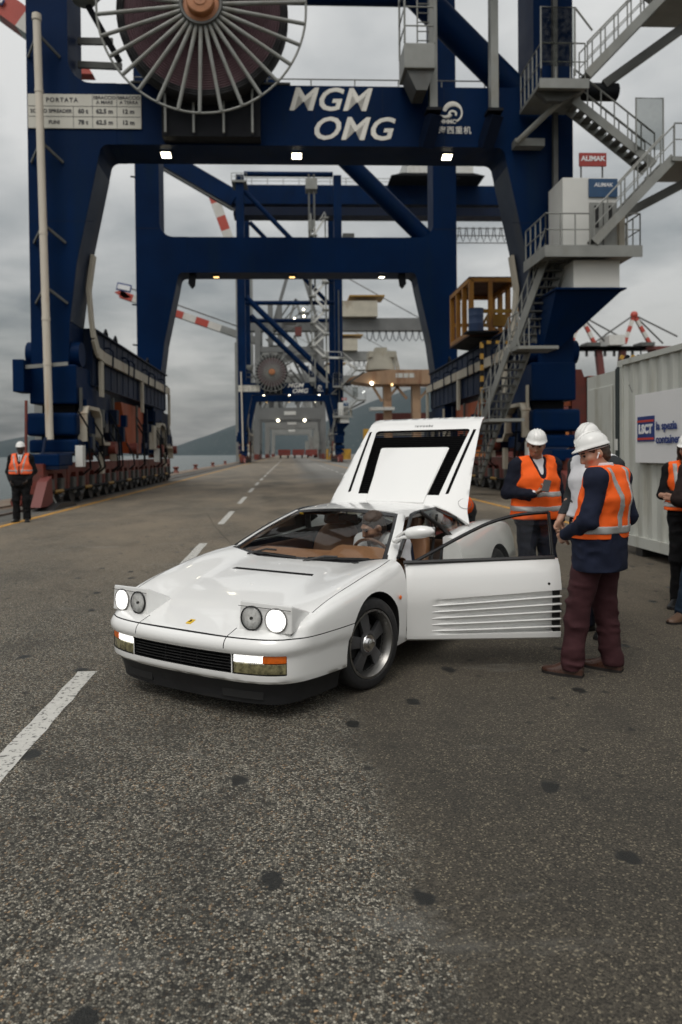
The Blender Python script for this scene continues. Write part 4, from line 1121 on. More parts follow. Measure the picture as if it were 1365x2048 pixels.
def cabin():
    seat(-.37); seat(.37)
    b = MB(); P = []    # padded dash with instrument hood
    for k in range(33):
        x = -.72 + 1.44 * k / 32
        hood = .055 * sstep(.08, .16, x) * (1 - sstep(.62, .70, x)) ; mid = .018 * sstep(-.66, -.6, x) * (1 - sstep(.5, .6, x))
        row = [(x, wsy(x) + .02, .745), (x, wsy(x) + .10, .765), (x, .70, .775 + mid), (x, .80, .785 + hood + mid), (x, .87, .770 + hood + mid), (x, .895, .72 + hood), (x, .88, .55), (x, .80, .40)]
        P.append(row)
    b.grid(P); b.build('dashboard', 'tan', car, smooth=True, angle=50)
    # steering wheel
    sw = empty('steering_wheel', (.37, .98, .74), parent=car); sw.rotation_euler = (R(-66), 0, 0)
    b = MB(); b.path([(.175 * math.cos(2 * PI * k / 36), .175 * math.sin(2 * PI * k / 36), 0) for k in range(36)], .0145, 8, closed=True); b.build('wheel_rim', 'tan_dark', sw, smooth=True)
    b = MB()
    for a in (-PI / 2, PI / 6, 5 * PI / 6): b.beam((.04 * math.cos(a), .04 * math.sin(a), -.02), (.17 * math.cos(a), .17 * math.sin(a), 0), .03, .006)
    b.lathe([(.0, .0), (.045, -.002), (.05, -.03), (.03, -.08)], axis='z', n=16); b.tube((0, 0, -.05), (0, 0, -.25), .03, 10); b.build('wheel_spokes', 'steel_dark', sw, smooth=True)
    b = MB(); b.bx(-.11, .11, .86, 1.75, .26, .50); b.build('centre_tunnel', 'tan_dark', car, bevel=.03, smooth=True, angle=40)
    b = MB(); b.tube((0.0, 1.05, .50), (0, 1.06, .60), .006, 6); b.sphere((0, 1.06, .62), .022, 10, 6); b.build('gear_lever', 'black_gloss', car, smooth=True)
    b = MB(); b.bx(-.70, -.655, .62, 1.70, .30, .80); b.build('far_door_trim', 'tan_dark', car, bevel=.02)
    b = MB(); b.bx(-.72, .72, 1.90, 1.975, .28, .80); b.build('rear_bulkhead', 'tan_dark', car, bevel=.02)
    b = MB(); b.bx(.66, .90, .48, 1.62, .235, .30); b.build('door_sill', 'white_paint', car, bevel=.015)
    b = MB(); b.path([(.62, 1.80, 1.05), (.60, 1.76, .8), (.60, 1.66, .5), (.58, 1.5, .32)], .014, 6, flat=.15); b.build('seat_belt', 'box_maroon' if False else 'strap_black', car)
    b = MB(); b.box((0, 1.235, 1.045), (.19, .012, .055)); b.tube((0, 1.22, 1.07), (0, 1.20, 1.10), .008, 6); b.build('inside_mirror', 'black_plastic', car, bevel=.004)
    b = MB(); b.box((-.30, 1.275, 1.075), (.34, .12, .012), rx=R(10)); b.box((.30, 1.275, 1.075), (.34, .12, .012), rx=R(10)); b.build('sun_visor', 'tan_dark', car)
    # flat twelve block under the lid
    e = MB(); e.bx(-.36, .36, 2.35, 3.05, .44, .70); e.build('engine_block', 'black_plastic', car, bevel=.02)
    e = MB()
    for s in (-1, 1):
        for k in range(6): e.tube((s * .12, 2.42 + k * .105, .70), (s * .26, 2.42 + k * .105, .72), .025, 8)
    e.build('intake_runner', 'rim_lip', car)
    for s in (-1, 1):
        e = MB(); e.bx(s * .08, s * .34, 2.40, 3.0, .705, .755); e.build('cam_cover', 'box_red', car, bevel=.01)
cabin()
# ------------------------------------------------------------------ people: one implicit body each, clothes grown over it
_ng = np.random.RandomState(5).rand(24, 24, 24).astype(np.float32) * 2 - 1
def vnoise(x, y, z):
    xi, yi, zi = np.floor(x).astype(int), np.floor(y).astype(int), np.floor(z).astype(int)
    fx, fy, fz = x - xi, y - yi, z - zi; s = lambda t: t * t * (3 - 2 * t); fx, fy, fz = s(fx), s(fy), s(fz); out = 0
    for a in (0, 1):
        for b in (0, 1):
            for c in (0, 1):
                out = out + _ng[(xi + a) % 24, (yi + b) % 24, (zi + c) % 24] * (fx if a else 1 - fx) * (fy if b else 1 - fy) * (fz if c else 1 - fz)
    return out
class Vol:
    def __init__(s, lo, hi, h):
        s.h = h; s.lo = np.array(lo, np.float32); n = np.ceil((np.array(hi) - np.array(lo)) / h).astype(int) + 1
        s.ax = [(s.lo[i] + h * np.arange(n[i])).astype(np.float32) for i in range(3)]; s.F = np.full(n, .5, np.float32)
    def blk(s, lo, hi):
        sl = []
        for i in range(3):
            a = int(np.clip(np.floor((lo[i] - s.lo[i]) / s.h), 0, s.F.shape[i])); b = int(np.clip(np.ceil((hi[i] - s.lo[i]) / s.h) + 1, 0, s.F.shape[i])); sl.append(slice(a, b))
        sl = tuple(sl); return sl, s.ax[0][sl[0]][:, None, None], s.ax[1][sl[1]][None, :, None], s.ax[2][sl[2]][None, None, :]
    def prim(s, p, grow=0, sub=False):
        kind = p[0]; k = p[-1]
        if kind == 'cap':
            _, a, b, ra, rb, flat, _k = p; a = np.array(a, np.float32); b = np.array(b, np.float32); ra += grow; rb += grow
            fm = max(1, flat[1]) if flat else 1; pad = max(ra, rb) * fm + k + 3 * s.h + .01
            sl, X, Y, Z = s.blk(np.minimum(a, b) - pad, np.maximum(a, b) + pad)
            if 0 in s.F[sl].shape: return
            ab = b - a; L2 = max(1e-8, float(ab @ ab)); px, py, pz = X - a[0], Y - a[1], Z - a[2]
            t = np.clip((px * ab[0] + py * ab[1] + pz * ab[2]) / L2, 0, 1)
            qx, qy, qz = px - t * ab[0], py - t * ab[1], pz - t * ab[2]
            if flat:
                v, f = np.array(flat[0], np.float32), flat[1]; v = v / np.linalg.norm(v); dd = (qx * v[0] + qy * v[1] + qz * v[2]) * (1 - 1 / f)
                qx, qy, qz = qx - dd * v[0], qy - dd * v[1], qz - dd * v[2]
            d = np.sqrt(qx * qx + qy * qy + qz * qz) - (ra + (rb - ra) * t)
        else:   # ellipsoid: centre, radii, frame (3 axes)
            _, c, r, fr, _k = p; c = np.array(c, np.float32); r = np.array(r, np.float32) + grow; pad = r.max() + k + 3 * s.h + .01
            sl, X, Y, Z = s.blk(c - pad, c + pad)
            if 0 in s.F[sl].shape: return
            px, py, pz = X - c[0], Y - c[1], Z - c[2]
            if fr is None: u, v, w = px, py, pz
            else: u, v, w = [px * e[0] + py * e[1] + pz * e[2] for e in fr]
            l1 = np.sqrt((u / r[0]) ** 2 + (v / r[1]) ** 2 + (w / r[2]) ** 2); l2 = np.sqrt((u / r[0] ** 2) ** 2 + (v / r[1] ** 2) ** 2 + (w / r[2] ** 2) ** 2)
            d = l1 * (l1 - 1) / np.maximum(l2, 1e-6)
        A = s.F[sl]
        if sub:
            h = np.clip(.5 - .5 * (d + A) / k, 0, 1); s.F[sl] = A * (1 - h) - d * h + k * h * (1 - h)
        else:
            h = np.clip(.5 + .5 * (A - d) / k, 0, 1); s.F[sl] = A * (1 - h) + d * h - k * h * (1 - h)
    def grid(s): return s.ax[0][:, None, None], s.ax[1][None, :, None], s.ax[2][None, None, :]
    def clip(s, fn):
        X, Y, Z = s.grid(); s.F = np.maximum(s.F, fn(X, Y, Z)).astype(np.float32)
    def folds(s, amp, sc, seed=0, ridge=True):
        m = np.abs(s.F) < .04; i = np.nonzero(m)
        x, y, z = [s.ax[k][i[k]] for k in range(3)]
        w = vnoise(x * 5 + seed, y * 5, z * 5)
        n = vnoise((x + .05 * w) * sc[0] + seed * 3.1, (y + .05 * w) * sc[1] + 7.7, (z + .06 * w) * sc[2] + seed)
        n2 = vnoise(x * sc[0] * 2.3 + 3, y * sc[1] * 2.3 + seed, z * sc[2] * 2.1 + .15 * w)
        v = (np.abs(n) * 1.6 - .4 if ridge else n) + .35 * n2
        s.F[i] = s.F[i] + (amp * v).astype(np.float32)
    def mesh(s):
        F = s.F; ins = F < 0
        c = np.zeros(tuple(np.array(F.shape) - 1), np.int8)
        for a in (0, 1):
            for b in (0, 1):
                for d in (0, 1): c += ins[a:F.shape[0] - 1 + a, b:F.shape[1] - 1 + b, d:F.shape[2] - 1 + d]
        act = (c > 0) & (c < 8); I = np.argwhere(act); n = len(I)
        if n == 0: return None
        idx = np.full(act.shape, -1, np.int64); idx[act] = np.arange(n)
        cv = {}
        for a in (0, 1):
            for b in (0, 1):
                for d in (0, 1): cv[a, b, d] = F[I[:, 0] + a, I[:, 1] + b, I[:, 2] + d]
        acc = np.zeros((n, 3)); cnt = np.zeros(n)
        for k in range(3):
            for p in (0, 1):
                for q in (0, 1):
                    a = [p, q]; a.insert(k, 0); b = [p, q]; b.insert(k, 1); fa, fb = cv[tuple(a)], cv[tuple(b)]
                    m = (fa < 0) != (fb < 0); t = np.where(m, fa / np.where(m, fa - fb, 1), 0)
                    pos = np.tile(np.array(a, float), (n, 1)); pos[:, k] = t; acc[m] += pos[m]; cnt[m] += 1
        V = (acc / cnt[:, None] + I) * s.h + s.lo
        faces = []
        for k in range(3):
            o = [x for x in range(3) if x != k]
            lo = [slice(0, None)] * 3; hi = [slice(0, None)] * 3; lo[k] = slice(0, -1); hi[k] = slice(1, None)
            a, b = ins[tuple(lo)], ins[tuple(hi)]; E = np.argwhere(a != b); fl = a[tuple(E.T)]
            ok = (E[:, o[0]] > 0) & (E[:, o[1]] > 0) & (E[:, o[0]] < F.shape[o[0]] - 1) & (E[:, o[1]] < F.shape[o[1]] - 1); E, fl = E[ok], fl[ok]
            q = []
            for d0, d1 in ((-1, -1), (0, -1), (0, 0), (-1, 0)):
                e = E.copy(); e[:, o[0]] += d0; e[:, o[1]] += d1; q.append(idx[tuple(e.T)])
            q = np.stack(q, 1); rev = fl if k != 1 else ~fl
            q[~rev] = q[~rev][:, ::-1]; faces.append(q)
        return V, np.concatenate(faces)
def np_mesh(name, V, Fc, mat):
    me = bpy.data.meshes.new(name); me.vertices.add(len(V)); me.vertices.foreach_set('co', V.astype(np.float32).ravel())
    me.loops.add(Fc.size); me.loops.foreach_set('vertex_index', Fc.astype(np.int32).ravel()); me.polygons.add(len(Fc))
    me.polygons.foreach_set('loop_start', np.arange(0, Fc.size, 4, dtype=np.int32)); me.update(calc_edges=True); me.validate()
    me.polygons.foreach_set('use_smooth', np.ones(len(me.polygons), bool)); me.materials.append(MT[mat]); return me
def V3(*a): return np.array(a, float)
def nrm(v): v = np.array(v, float); return v / np.linalg.norm(v)
def stand(**kw):
    J = dict(pel=V3(0, .01, .95), waist=V3(0, .0, 1.09), chest=V3(0, .005, 1.29), neckb=V3(0, .02, 1.475), head=V3(0, -.01, 1.635), hf=V3(0, -1, 0), hu=V3(0, 0, 1))
    for s, n in ((1, 'L'), (-1, 'R')):
        J['sh' + n] = V3(.185 * s, .02, 1.425); J['el' + n] = V3(.235 * s, .05, 1.125); J['wr' + n] = V3(.235 * s, -.02, .885)
        J['hip' + n] = V3(.092 * s, .0, .93); J['kn' + n] = V3(.105 * s, -.015, .50); J['an' + n] = V3(.11 * s, .03, .085); J['toe' + n] = V3(.2 * s, -1, 0)
        J['hd' + n] = None; J['hn' + n] = None; J['cu' + n] = .55
    J.update(kw); return J
def person(label, loc, rz, J, wear, h=.009, build=1.0, skin='skin', hair='hair_brown', hat=True, face=True, long_hair=False, beard=False, seated=False, group='people on the quay'):
    root = empty('person', loc, rz, label, 'person', group)
    B = build; T, AR, LG, HD, HN = [], [], [], [], []
    lat = nrm(J['shL'] - J['shR'])
    cap = lambda a, b, ra, rb, k=.03, flat=None: ('cap', a, b, ra, rb, flat, k)
    T.append(cap(J['pel'], J['waist'], .112 * B, .108 * B, .04, (lat, 1.36))); T.append(cap(J['waist'], J['chest'], .106 * B, .116 * B, .05, (lat, 1.36)))
    T.append(cap(J['chest'], J['neckb'] + (J['chest'] - J['neckb']) * .38, .115 * B, .085, .05, (lat, 1.4)))
    for n in 'LR':
        T.append(cap(J['neckb'] + (J['chest'] - J['neckb']) * .12, J['sh' + n], .050, .056, .05))
        T.append(cap(J['pel'], J['hip' + n], .10 * B, .098 * B, .05))
    T.append(cap(J['neckb'] + (J['chest'] - J['neckb']) * .1, J['head'] + (J['neckb'] - J['head']) * .35, .060, .054, .03))
    for n in 'LR':
        AR.append((n, cap(J['sh' + n], J['el' + n], .053 * B, .041 * B, .035))); AR.append((n, cap(J['el' + n], J['wr' + n], .042 * B, .027, .02)))
        LG.append((n, cap(J['hip' + n], J['kn' + n], .088 * B, .058, .04))); LG.append((n, cap(J['kn' + n], J['an' + n], .056, .039, .03)))
        t = nrm(J['toe' + n]); an = J['an' + n]
        LG.append((n, cap(an + V3(0, 0, -.03), an + t * .15 + V3(0, 0, -.058), .034, .018, .02)))
        # hand
        w = J['wr' + n]; d = J['hd' + n]; d = nrm(w - J['el' + n]) if d is None else nrm(d)
        pn = J['hn' + n]; pn = V3(-1 if n == 'L' else 1, 0, 0) if pn is None else np.array(pn, float); pn = nrm(pn - d * (pn @ d)); sd = np.cross(d, pn) * (1 if n == 'L' else -1)
        HN.append(cap(w - d * .01, w + d * .04, .026, .026, .015, (pn, .72))); HN.append(cap(w + d * .045 - sd * .016, w + d * .085 - sd * .018, .024, .020, .012, (pn, .62))); HN.append(cap(w + d * .045 + sd * .016, w + d * .085 + sd * .018, .024, .020, .012, (pn, .62)))
        cu = J['cu' + n]
        for q, (off, ln) in enumerate(((.031, .070), (.011, .080), (-.010, .075), (-.030, .058))):
            p = w + d * .092 + sd * off; ang = cu * .8 + .06 * q; r = .0095
            for seg, fr in enumerate((.46, .30, .24)):
                dv = d * math.cos(ang) + pn * math.sin(ang); p2 = p + dv * ln * fr; HN.append(cap(p, p2, r, r * .9, .006)); p = p2; r *= .9; ang += cu * 1.0
        b0 = w + d * .03 + sd * .026; b1 = b0 + nrm(d * .55 + sd * .65 + pn * .45) * .045; b2 = b1 + nrm(d * .9 + sd * .1 + pn * (.4 + cu * .5)) * .035
        HN += [cap(b0, b1, .014, .011, .01), cap(b1, b2, .011, .009, .006)]
    f = nrm(J['hf']); u = J['hu'] - f * (np.array(J['hu'], float) @ f); u = nrm(u); l = np.cross(u, f); hc = J['head']; FR = (l, -f, u)
    E = lambda o, r, k=.02: ('ell', hc + l * o[0] + f * o[1] + u * o[2], r, FR, k)
    HD += [E((0, -.012, .026), (.072, .091, .088)), E((0, .018, -.035), (.062, .076, .085), .03), E((0, .048, -.085), (.036, .036, .03), .03),
           E((0, .095, -.018), (.0125, .018, .028), .014), E((0, .106, -.032), (.016, .014, .011), .010), E((0, .076, .028), (.052, .02, .012), .02), E((0, .086, -.072), (.024, .012, .010), .010)]
    for sgn in (1, -1):
        HD += [E((sgn * .078, -.012, -.010), (.010, .021, .033), .006), E((sgn * .045, .058, -.022), (.022, .022, .02), .03)]
    allp = T + [p for _, p in AR] + [p for _, p in LG] + HN + HD
    pts = np.array([v for k, v in J.items() if isinstance(v, np.ndarray) and k[:2] in ('pe', 'wa', 'ch', 'ne', 'he', 'sh', 'el', 'wr', 'hi', 'kn', 'an')])
    lo, hi = pts.min(0) - .30, pts.max(0) + .30; lo[2] = max(lo[2], -.02) if not seated else lo[2]
    v = Vol(lo, hi, h)
    for p in allp: v.prim(p)
    if face:
        for sgn in (1, -1): v.prim(E((sgn * .031, .098, .008), (.014, .008, .009), .012), sub=True)
    V, Fc = v.mesh(); o = bpy.data.objects.new('body', np_mesh('body', V, Fc, skin)); C.objects.link(o); o.parent = root
    if face:
        for sgn in (1, -1):
            c = hc + l * sgn * .031 + f * .080 + u * .007; b = MB(); b.sphere(c, (.0135, .0135, .0105), 8, 6); b.build('eye', 'eye', root, smooth=True)
            b = MB(); b.path([hc + l * sgn * .016 + f * .093 + u * .026, hc + l * sgn * .034 + f * .092 + u * .031, hc + l * sgn * .052 + f * .078 + u * .027], .0052, 6); b.build('eyebrow', hair, root, smooth=True)
        b = MB(); b.path([hc + l * -.022 + f * .086 - u * .070, hc + f * .0985 - u * .069, hc + l * .022 + f * .086 - u * .070], [.003, .0065, .003], 6); b.build('mouth', 'lip', root, smooth=True)
    def garment(name, mat, prims, grow, clips=(), subs=(), fold=None, hh=None, kk=None, parent=root):
        vv = Vol(lo, hi, hh or h * 1.25)
        for p, g in [(p, grow) if not isinstance(p[0], tuple) else (p[0], p[1]) for p in prims]:
            vv.prim(p if kk is None else p[:-1] + (kk,), g)
        if fold: vv.folds(*fold)
        for c in clips: vv.clip(c)
        for p in subs: vv.prim(p[:-1] + (.012,), 0, True)
        r = vv.mesh()
        if r is None: return None
        o = bpy.data.objects.new(name, np_mesh(name, r[0], r[1], mat)); C.objects.link(o); o.parent = parent; return o
    neck_plane = lambda zc: (lambda X, Y, Z: (X - J['neckb'][0]) * 0 + Z - zc)
    # hair
    if hair:
        vv = Vol(hc - .2, hc + .2, min(h, .008)); vv.prim(E((0, -.020, .034), (.082, .098, .094), .02))
        vv.prim(E((0, -.050, -.03), (.072, .056, .07), .02))
        vv.prim(E((0, .10, -.045), (.072, .085, .105), .02), sub=True)
        for sgn in (1, -1): vv.prim(E((sgn * .085, -.005, -.012), (.020, .030, .04), .01), sub=True)
        vv.folds(.004, (60, 60, 60), 1)
        if long_hair:
            for sgn in (1, -1):
                vv2 = None
                vv.prim(('cap', hc + l * sgn * .07 - f * .01 + u * .02, hc + l * sgn * .085 + f * .015 - u * .18, .030, .026, None, .03))
        r = vv.mesh(); o = bpy.data.objects.new('hair', np_mesh('hair', r[0], r[1], hair)); C.objects.link(o); o.parent = root
        if long_hair:
            vv = Vol(hc - .36, hc + .22, .009)
            for sgn in (1, -1):
                for q in range(4):
                    a0 = sgn * (.35 + .38 * q); p0 = hc + l * .082 * math.sin(a0) - f * (.082 * math.cos(a0) - .02) + u * .03
                    p1 = p0 + l * sgn * .012 - u * .14 + f * .01; p2 = p1 - u * .14 + f * .015 * (q - 1)
                    vv.prim(('cap', p0, p1, .026, .024, None, .02)); vv.prim(('cap', p1, p2, .024, .010, None, .02))
            vv.folds(.005, (70, 70, 9), 2); r = vv.mesh(); o2 = bpy.data.objects.new('hair', np_mesh('hair', r[0], r[1], hair)); C.objects.link(o2); o2.parent = root
    if beard:
        vv = Vol(hc - .2, hc + .2, .006); vv.prim(E((0, .026, -.062), (.066, .076, .062), .02)); vv.prim(E((0, .052, -.092), (.040, .040, .034), .02)); vv.prim(E((0, .085, .0), (.05, .05, .052), .01), sub=True); vv.prim(E((0, .11, -.068), (.020, .02, .006), .006), sub=True)
        vv.folds(.003, (90, 90, 90), 4); r = vv.mesh(); o = bpy.data.objects.new('beard', np_mesh('beard', r[0], r[1], 'beard')); C.objects.link(o); o.parent = root
    if hat:
        hr = empty('hard_hat', parent=root); m_ = Matrix(((l[0], f[0], u[0], 0), (l[1], f[1], u[1], 0), (l[2], f[2], u[2], 0), (0, 0, 0, 1)))
        tl = R(hat if not isinstance(hat, bool) else 4)
        hr.matrix_local = Matrix.Translation(Vector(hc + u * .044 - f * .006)) @ m_ @ Matrix.Rotation(tl, 4, 'X') @ Matrix.Scale(.91, 4)
        b = MB(); P = []; n = 40
        for k in range(n):
            a = 2 * PI * k / n; ca, sa = math.cos(a), math.sin(a); row = []
            fr_ = max(0, sa) ** 3
            br = .007 + .030 * fr_ + .002 * max(0, -sa)
            row.append((ca * (.104 + br), sa * (.128 + br) + .0, -.004 - .012 * fr_)); row.append((ca * (.105 + br), sa * (.129 + br), .002 - .010 * fr_))
            row.append((ca * .105, sa * .129, .012))
            for e in (12, 26, 40, 54, 66, 78, 90):
                er = R(e); w = math.cos(er) ** .86 if e < 90 else 0; row.append((ca * .103 * w, sa * .126 * w, .012 + .106 * math.sin(er)))
            row = [(ca * .096, sa * .120, -.002)] + row
            P.append(row)
        b.grid(P, closed_u=True); b.build('shell', 'helmet', hr, smooth=True, angle=55)
        for x in (-.030, 0, .030):
            b = MB(); b.path([(x, .1215 * math.cos(t), .012 + .1095 * math.sin(t) - .0 * abs(x) - (x * x) * 3.2) for t in L(R(12), R(168), 14)], .0075 if x == 0 else .005, 6); b.build('ridge', 'helmet', hr, smooth=True)
        b = MB(); b.path([(.089 * math.cos(t), .110 * math.sin(t) - .004, -.020 + .0 * math.sin(t)) for t in L(0, 2 * PI, 28)[:-1]], [.012] * 28, 6, closed=True, flat=.35, up=(0, 0, 1)); b.build('head_band', 'helmet_band', hr, smooth=True)
        b = MB(); b.box((0, -.116, -.034), (.06, .022, .034)); b.build('ratchet', 'strap_black', hr, bevel=.006)
    return root, J, dict(T=T, AR=AR, LG=LG, HD=HD, HN=HN, lo=lo, hi=hi, l=l, f=f, u=u, hc=hc), garment
def trousers(g, J, P, mat, grow=.020, fold=(.012, (7, 7, 12), 2), low=.045):
    ps = [(p, grow + (.012 if i % 3 == 1 else .004)) for i, (n, p) in enumerate(P['LG']) if i % 3 != 2] + [(p, grow) for p in P['T'][:1]] + [(P['T'][4], grow), (P['T'][6], grow)]
    extra = []
    for n in 'LR':
        an = J['an' + n]; extra.append((('cap', J['kn' + n] + (an - J['kn' + n]) * .6, an + V3(0, .005, -.005), .050, .060, None, .03), grow - .004))
    return g('trousers', mat, ps + extra, grow, clips=[lambda X, Y, Z: low - Z + 0 * X + 0 * Y, lambda X, Y, Z: Z - (J['waist'][2] - .02) + 0 * X + 0 * Y], fold=fold, kk=.03)
def shoes(root, J, mat):
    for n in 'LR':
        an = J['an' + n]; t = nrm(J['toe' + n]); s = V3(-t[1], t[0], 0); z0 = an[2] - .085
        sh = empty('shoe', parent=root); b = MB(); P = []
        prof = [(-.078, .034, .095, .0), (-.06, .044, .118, 0), (-.02, .048, .128, 0), (.02, .050, .122, 0), (.06, .052, .100, 0), (.11, .054, .070, 0), (.16, .050, .052, .002), (.195, .036, .044, .005), (.212, .012, .034, .010)]
        for y, w, hh, zz in prof:
            c = an + t * y; c[2] = z0 + .018; row = []
            for k in range(12):
                a = PI * k / 11; row.append(tuple(c + s * (w * math.cos(a)) + V3(0, 0, (hh - .018) * math.sin(a) ** .8 + zz * .3)))
            P.append(row)
        b.grid(P); b.add(P[0], [tuple(range(12))]); b.add(P[-1], [tuple(range(12))]); b.build('upper', mat, sh, smooth=True, angle=60)
        b = MB(); A = [(an + t * y + s * w * 1.06) for y, w, _, _ in prof] + [(an + t * y - s * w * 1.06) for y, w, _, _ in prof[::-1]]
        b.prism([(p[0], p[1]) for p in A], 'z', z0, z0 + .020); b.build('sole', 'sole', sh)
def jacket(g, J, P, mat, hem, grow=.024, sleeves=True, fold=(.010, (9, 9, 12), 1), flare=.02, open_v=True, name='jacket'):
    ps = [(p, grow) for p in P['T'][:7] ] + ([(p, grow - .009 if i % 2 == 0 else grow - .011) for i, (n, p) in enumerate(P['AR'])] if sleeves else [])
    lat = nrm(J['shL'] - J['shR'])
    ps.append((('cap', J['waist'], V3(J['pel'][0], J['pel'][1], hem - .05), .112, .122, (lat, 1.42), .04), grow + flare * .5))
    nz = J['neckb']
    ax = nrm(J['neckb'] - J['chest'])
    clips = [lambda X, Y, Z: hem - Z + 0 * X + 0 * Y, lambda X, Y, Z: (X - nz[0]) * ax[0] + (Y - nz[1]) * ax[1] + (Z - nz[2]) * ax[2] - .045 - .25 * np.maximum(0, (Y - nz[1])) * 0]
    subs = []
    if open_v:
        fw = nrm(np.cross(lat, ax)); fw = fw if fw[1] < 0 or abs(fw[1]) < .01 else fw
        c = J['chest'] + fw * .16 + ax * .10; subs.append(('cap', J['neckb'] + fw * .12 + ax * .04, J['chest'] + fw * .185 - ax * .02, .085, .012, None, .01))
    subs.append(('cap', J['neckb'] - ax * .02, J['neckb'] + ax * .2, .066, .09, None, .01))
    return g(name, mat, ps, grow, clips, subs, fold, kk=.035)
def shirt(g, J, P, mat='shirt', grow=.010, arms=False, low=None):
    ax = nrm(J['neckb'] - J['chest']); nz = J['neckb']; low = J['pel'][2] if low is None else low
    ps = [(p, grow) for p in P['T'][:7]] + ([(p, grow + .006) for n, p in P['AR']] if arms else [])
    o = g('shirt', mat, ps, grow, [lambda X, Y, Z: low - Z + 0 * X + 0 * Y, lambda X, Y, Z: (X - nz[0]) * ax[0] + (Y - nz[1]) * ax[1] + (Z - nz[2]) * ax[2] - .030], [('cap', nz + ax * .02, nz + ax * .2, .052, .07, None, .01)], (.003, (9, 9, 9), 3))
    return o
def collar(root, J, mat='shirt', r=.066):
    ax = nrm(J['neckb'] - J['chest']); lat = nrm(J['shL'] - J['shR']); fw = np.cross(lat, ax); c = J['neckb'] + ax * .018; b = MB(); P = []
    for k in range(25):
        a = R(-152) + R(304) * k / 24; dv = lat * math.sin(a) - fw * math.cos(a); open_ = max(0, abs(k - 12) / 12 - .6)
        P.append([tuple(c + dv * (r - .006) + ax * .045 - ax * open_ * .05), tuple(c + dv * (r + .002) + ax * .048 - ax * open_ * .05), tuple(c + dv * (r + .014) + ax * .005 - ax * open_ * .16), tuple(c + dv * (r - .004) - ax * .012 - ax * open_ * .1)])
    b.grid(P); b.build('collar', mat, root, smooth=True, angle=70)
def vest(g, root, J, P, mat, hem, top=None, grow=.044, tapes=(), v_open=True, hips=True, fold=(.013, (7, 7, 9), 5), slit=.0):
    """sleeveless hi-vis vest; tapes are proud bands of reflective cloth"""
    ax = nrm(J['neckb'] - J['chest']); lat = nrm(J['shL'] - J['shR']); fw = np.cross(lat, ax); nz = J['neckb']
    ps = lambda e: [(p, grow + e) for p in P['T'][:3]] + [(P['T'][i], grow - .006 + e) for i in (3, 5)] + [(P['T'][4], grow + e), (P['T'][6], grow + e)] + [(('cap', J['waist'], J['pel'], .120, .143, (lat, 1.4), .04), grow + e)]
    def half(X, Y, Z): return np.abs((X - nz[0]) * lat[0] + (Y - nz[1]) * lat[1] + (Z - nz[2]) * lat[2])
    def up(X, Y, Z): return (X - nz[0]) * ax[0] + (Y - nz[1]) * ax[1] + (Z - nz[2]) * ax[2]
    def fr(X, Y, Z): return (X - nz[0]) * fw[0] + (Y - nz[1]) * fw[1] + (Z - nz[2]) * fw[2]
    clips = [lambda X, Y, Z: hem - Z + 0 * X + 0 * Y + .0, lambda X, Y, Z: half(X, Y, Z) - .188 - .5 * np.maximum(0, -.16 - up(X, Y, Z)), lambda X, Y, Z: up(X, Y, Z) - .05]
    subs = [('cap', nz - ax * .0 - fw * .0, nz + ax * .2, .072, .1, None, .01)]
    if v_open: subs += [('cap', nz + fw * .10 + ax * .04, J['chest'] + fw * .235 - ax * .10, .095, .006, None, .01)]
    if slit: subs += [('cap', J['chest'] + fw * .2, J['pel'] + fw * .24, .006, slit, None, .01)]
    o = g('safety_vest', mat, ps(0), grow, clips, subs, fold, kk=.04)
    for kind, *a in tapes:
        if kind == 'h':
            z0, w = a; cl = clips[1:2] + [lambda X, Y, Z, z0=z0, w=w: np.abs(Z - z0 + 0 * X + 0 * Y) - w / 2]
        else:   # 'v': |lateral| follows a line of (height, lateral) on 'front'/'back'
            pts, w, where, sd = a
            def cl_v(X, Y, Z, pts=pts, w=w, sd=sd):
                x = (X - nz[0]) * lat[0] + (Y - nz[1]) * lat[1] + (Z - nz[2]) * lat[2]
                zz = Z + 0 * X + 0 * Y; c = np.interp(zz, [p[0] for p in pts], [p[1] for p in pts]); return np.abs(x - sd * c) - w / 2
            sg = 1 if where == 'front' else -1
            zmin, zmax = pts[0][0], pts[-1][0]
            cl = [cl_v, lambda X, Y, Z, sg=sg: -sg * fr(X, Y, Z) - .02, lambda X, Y, Z, zmin=zmin, zmax=zmax: np.maximum(zmin - Z, Z - zmax) + 0 * X + 0 * Y] + clips[1:]
        g('reflective_tape', 'tape', ps(.005), grow, cl, subs, fold, kk=.04)
    return o

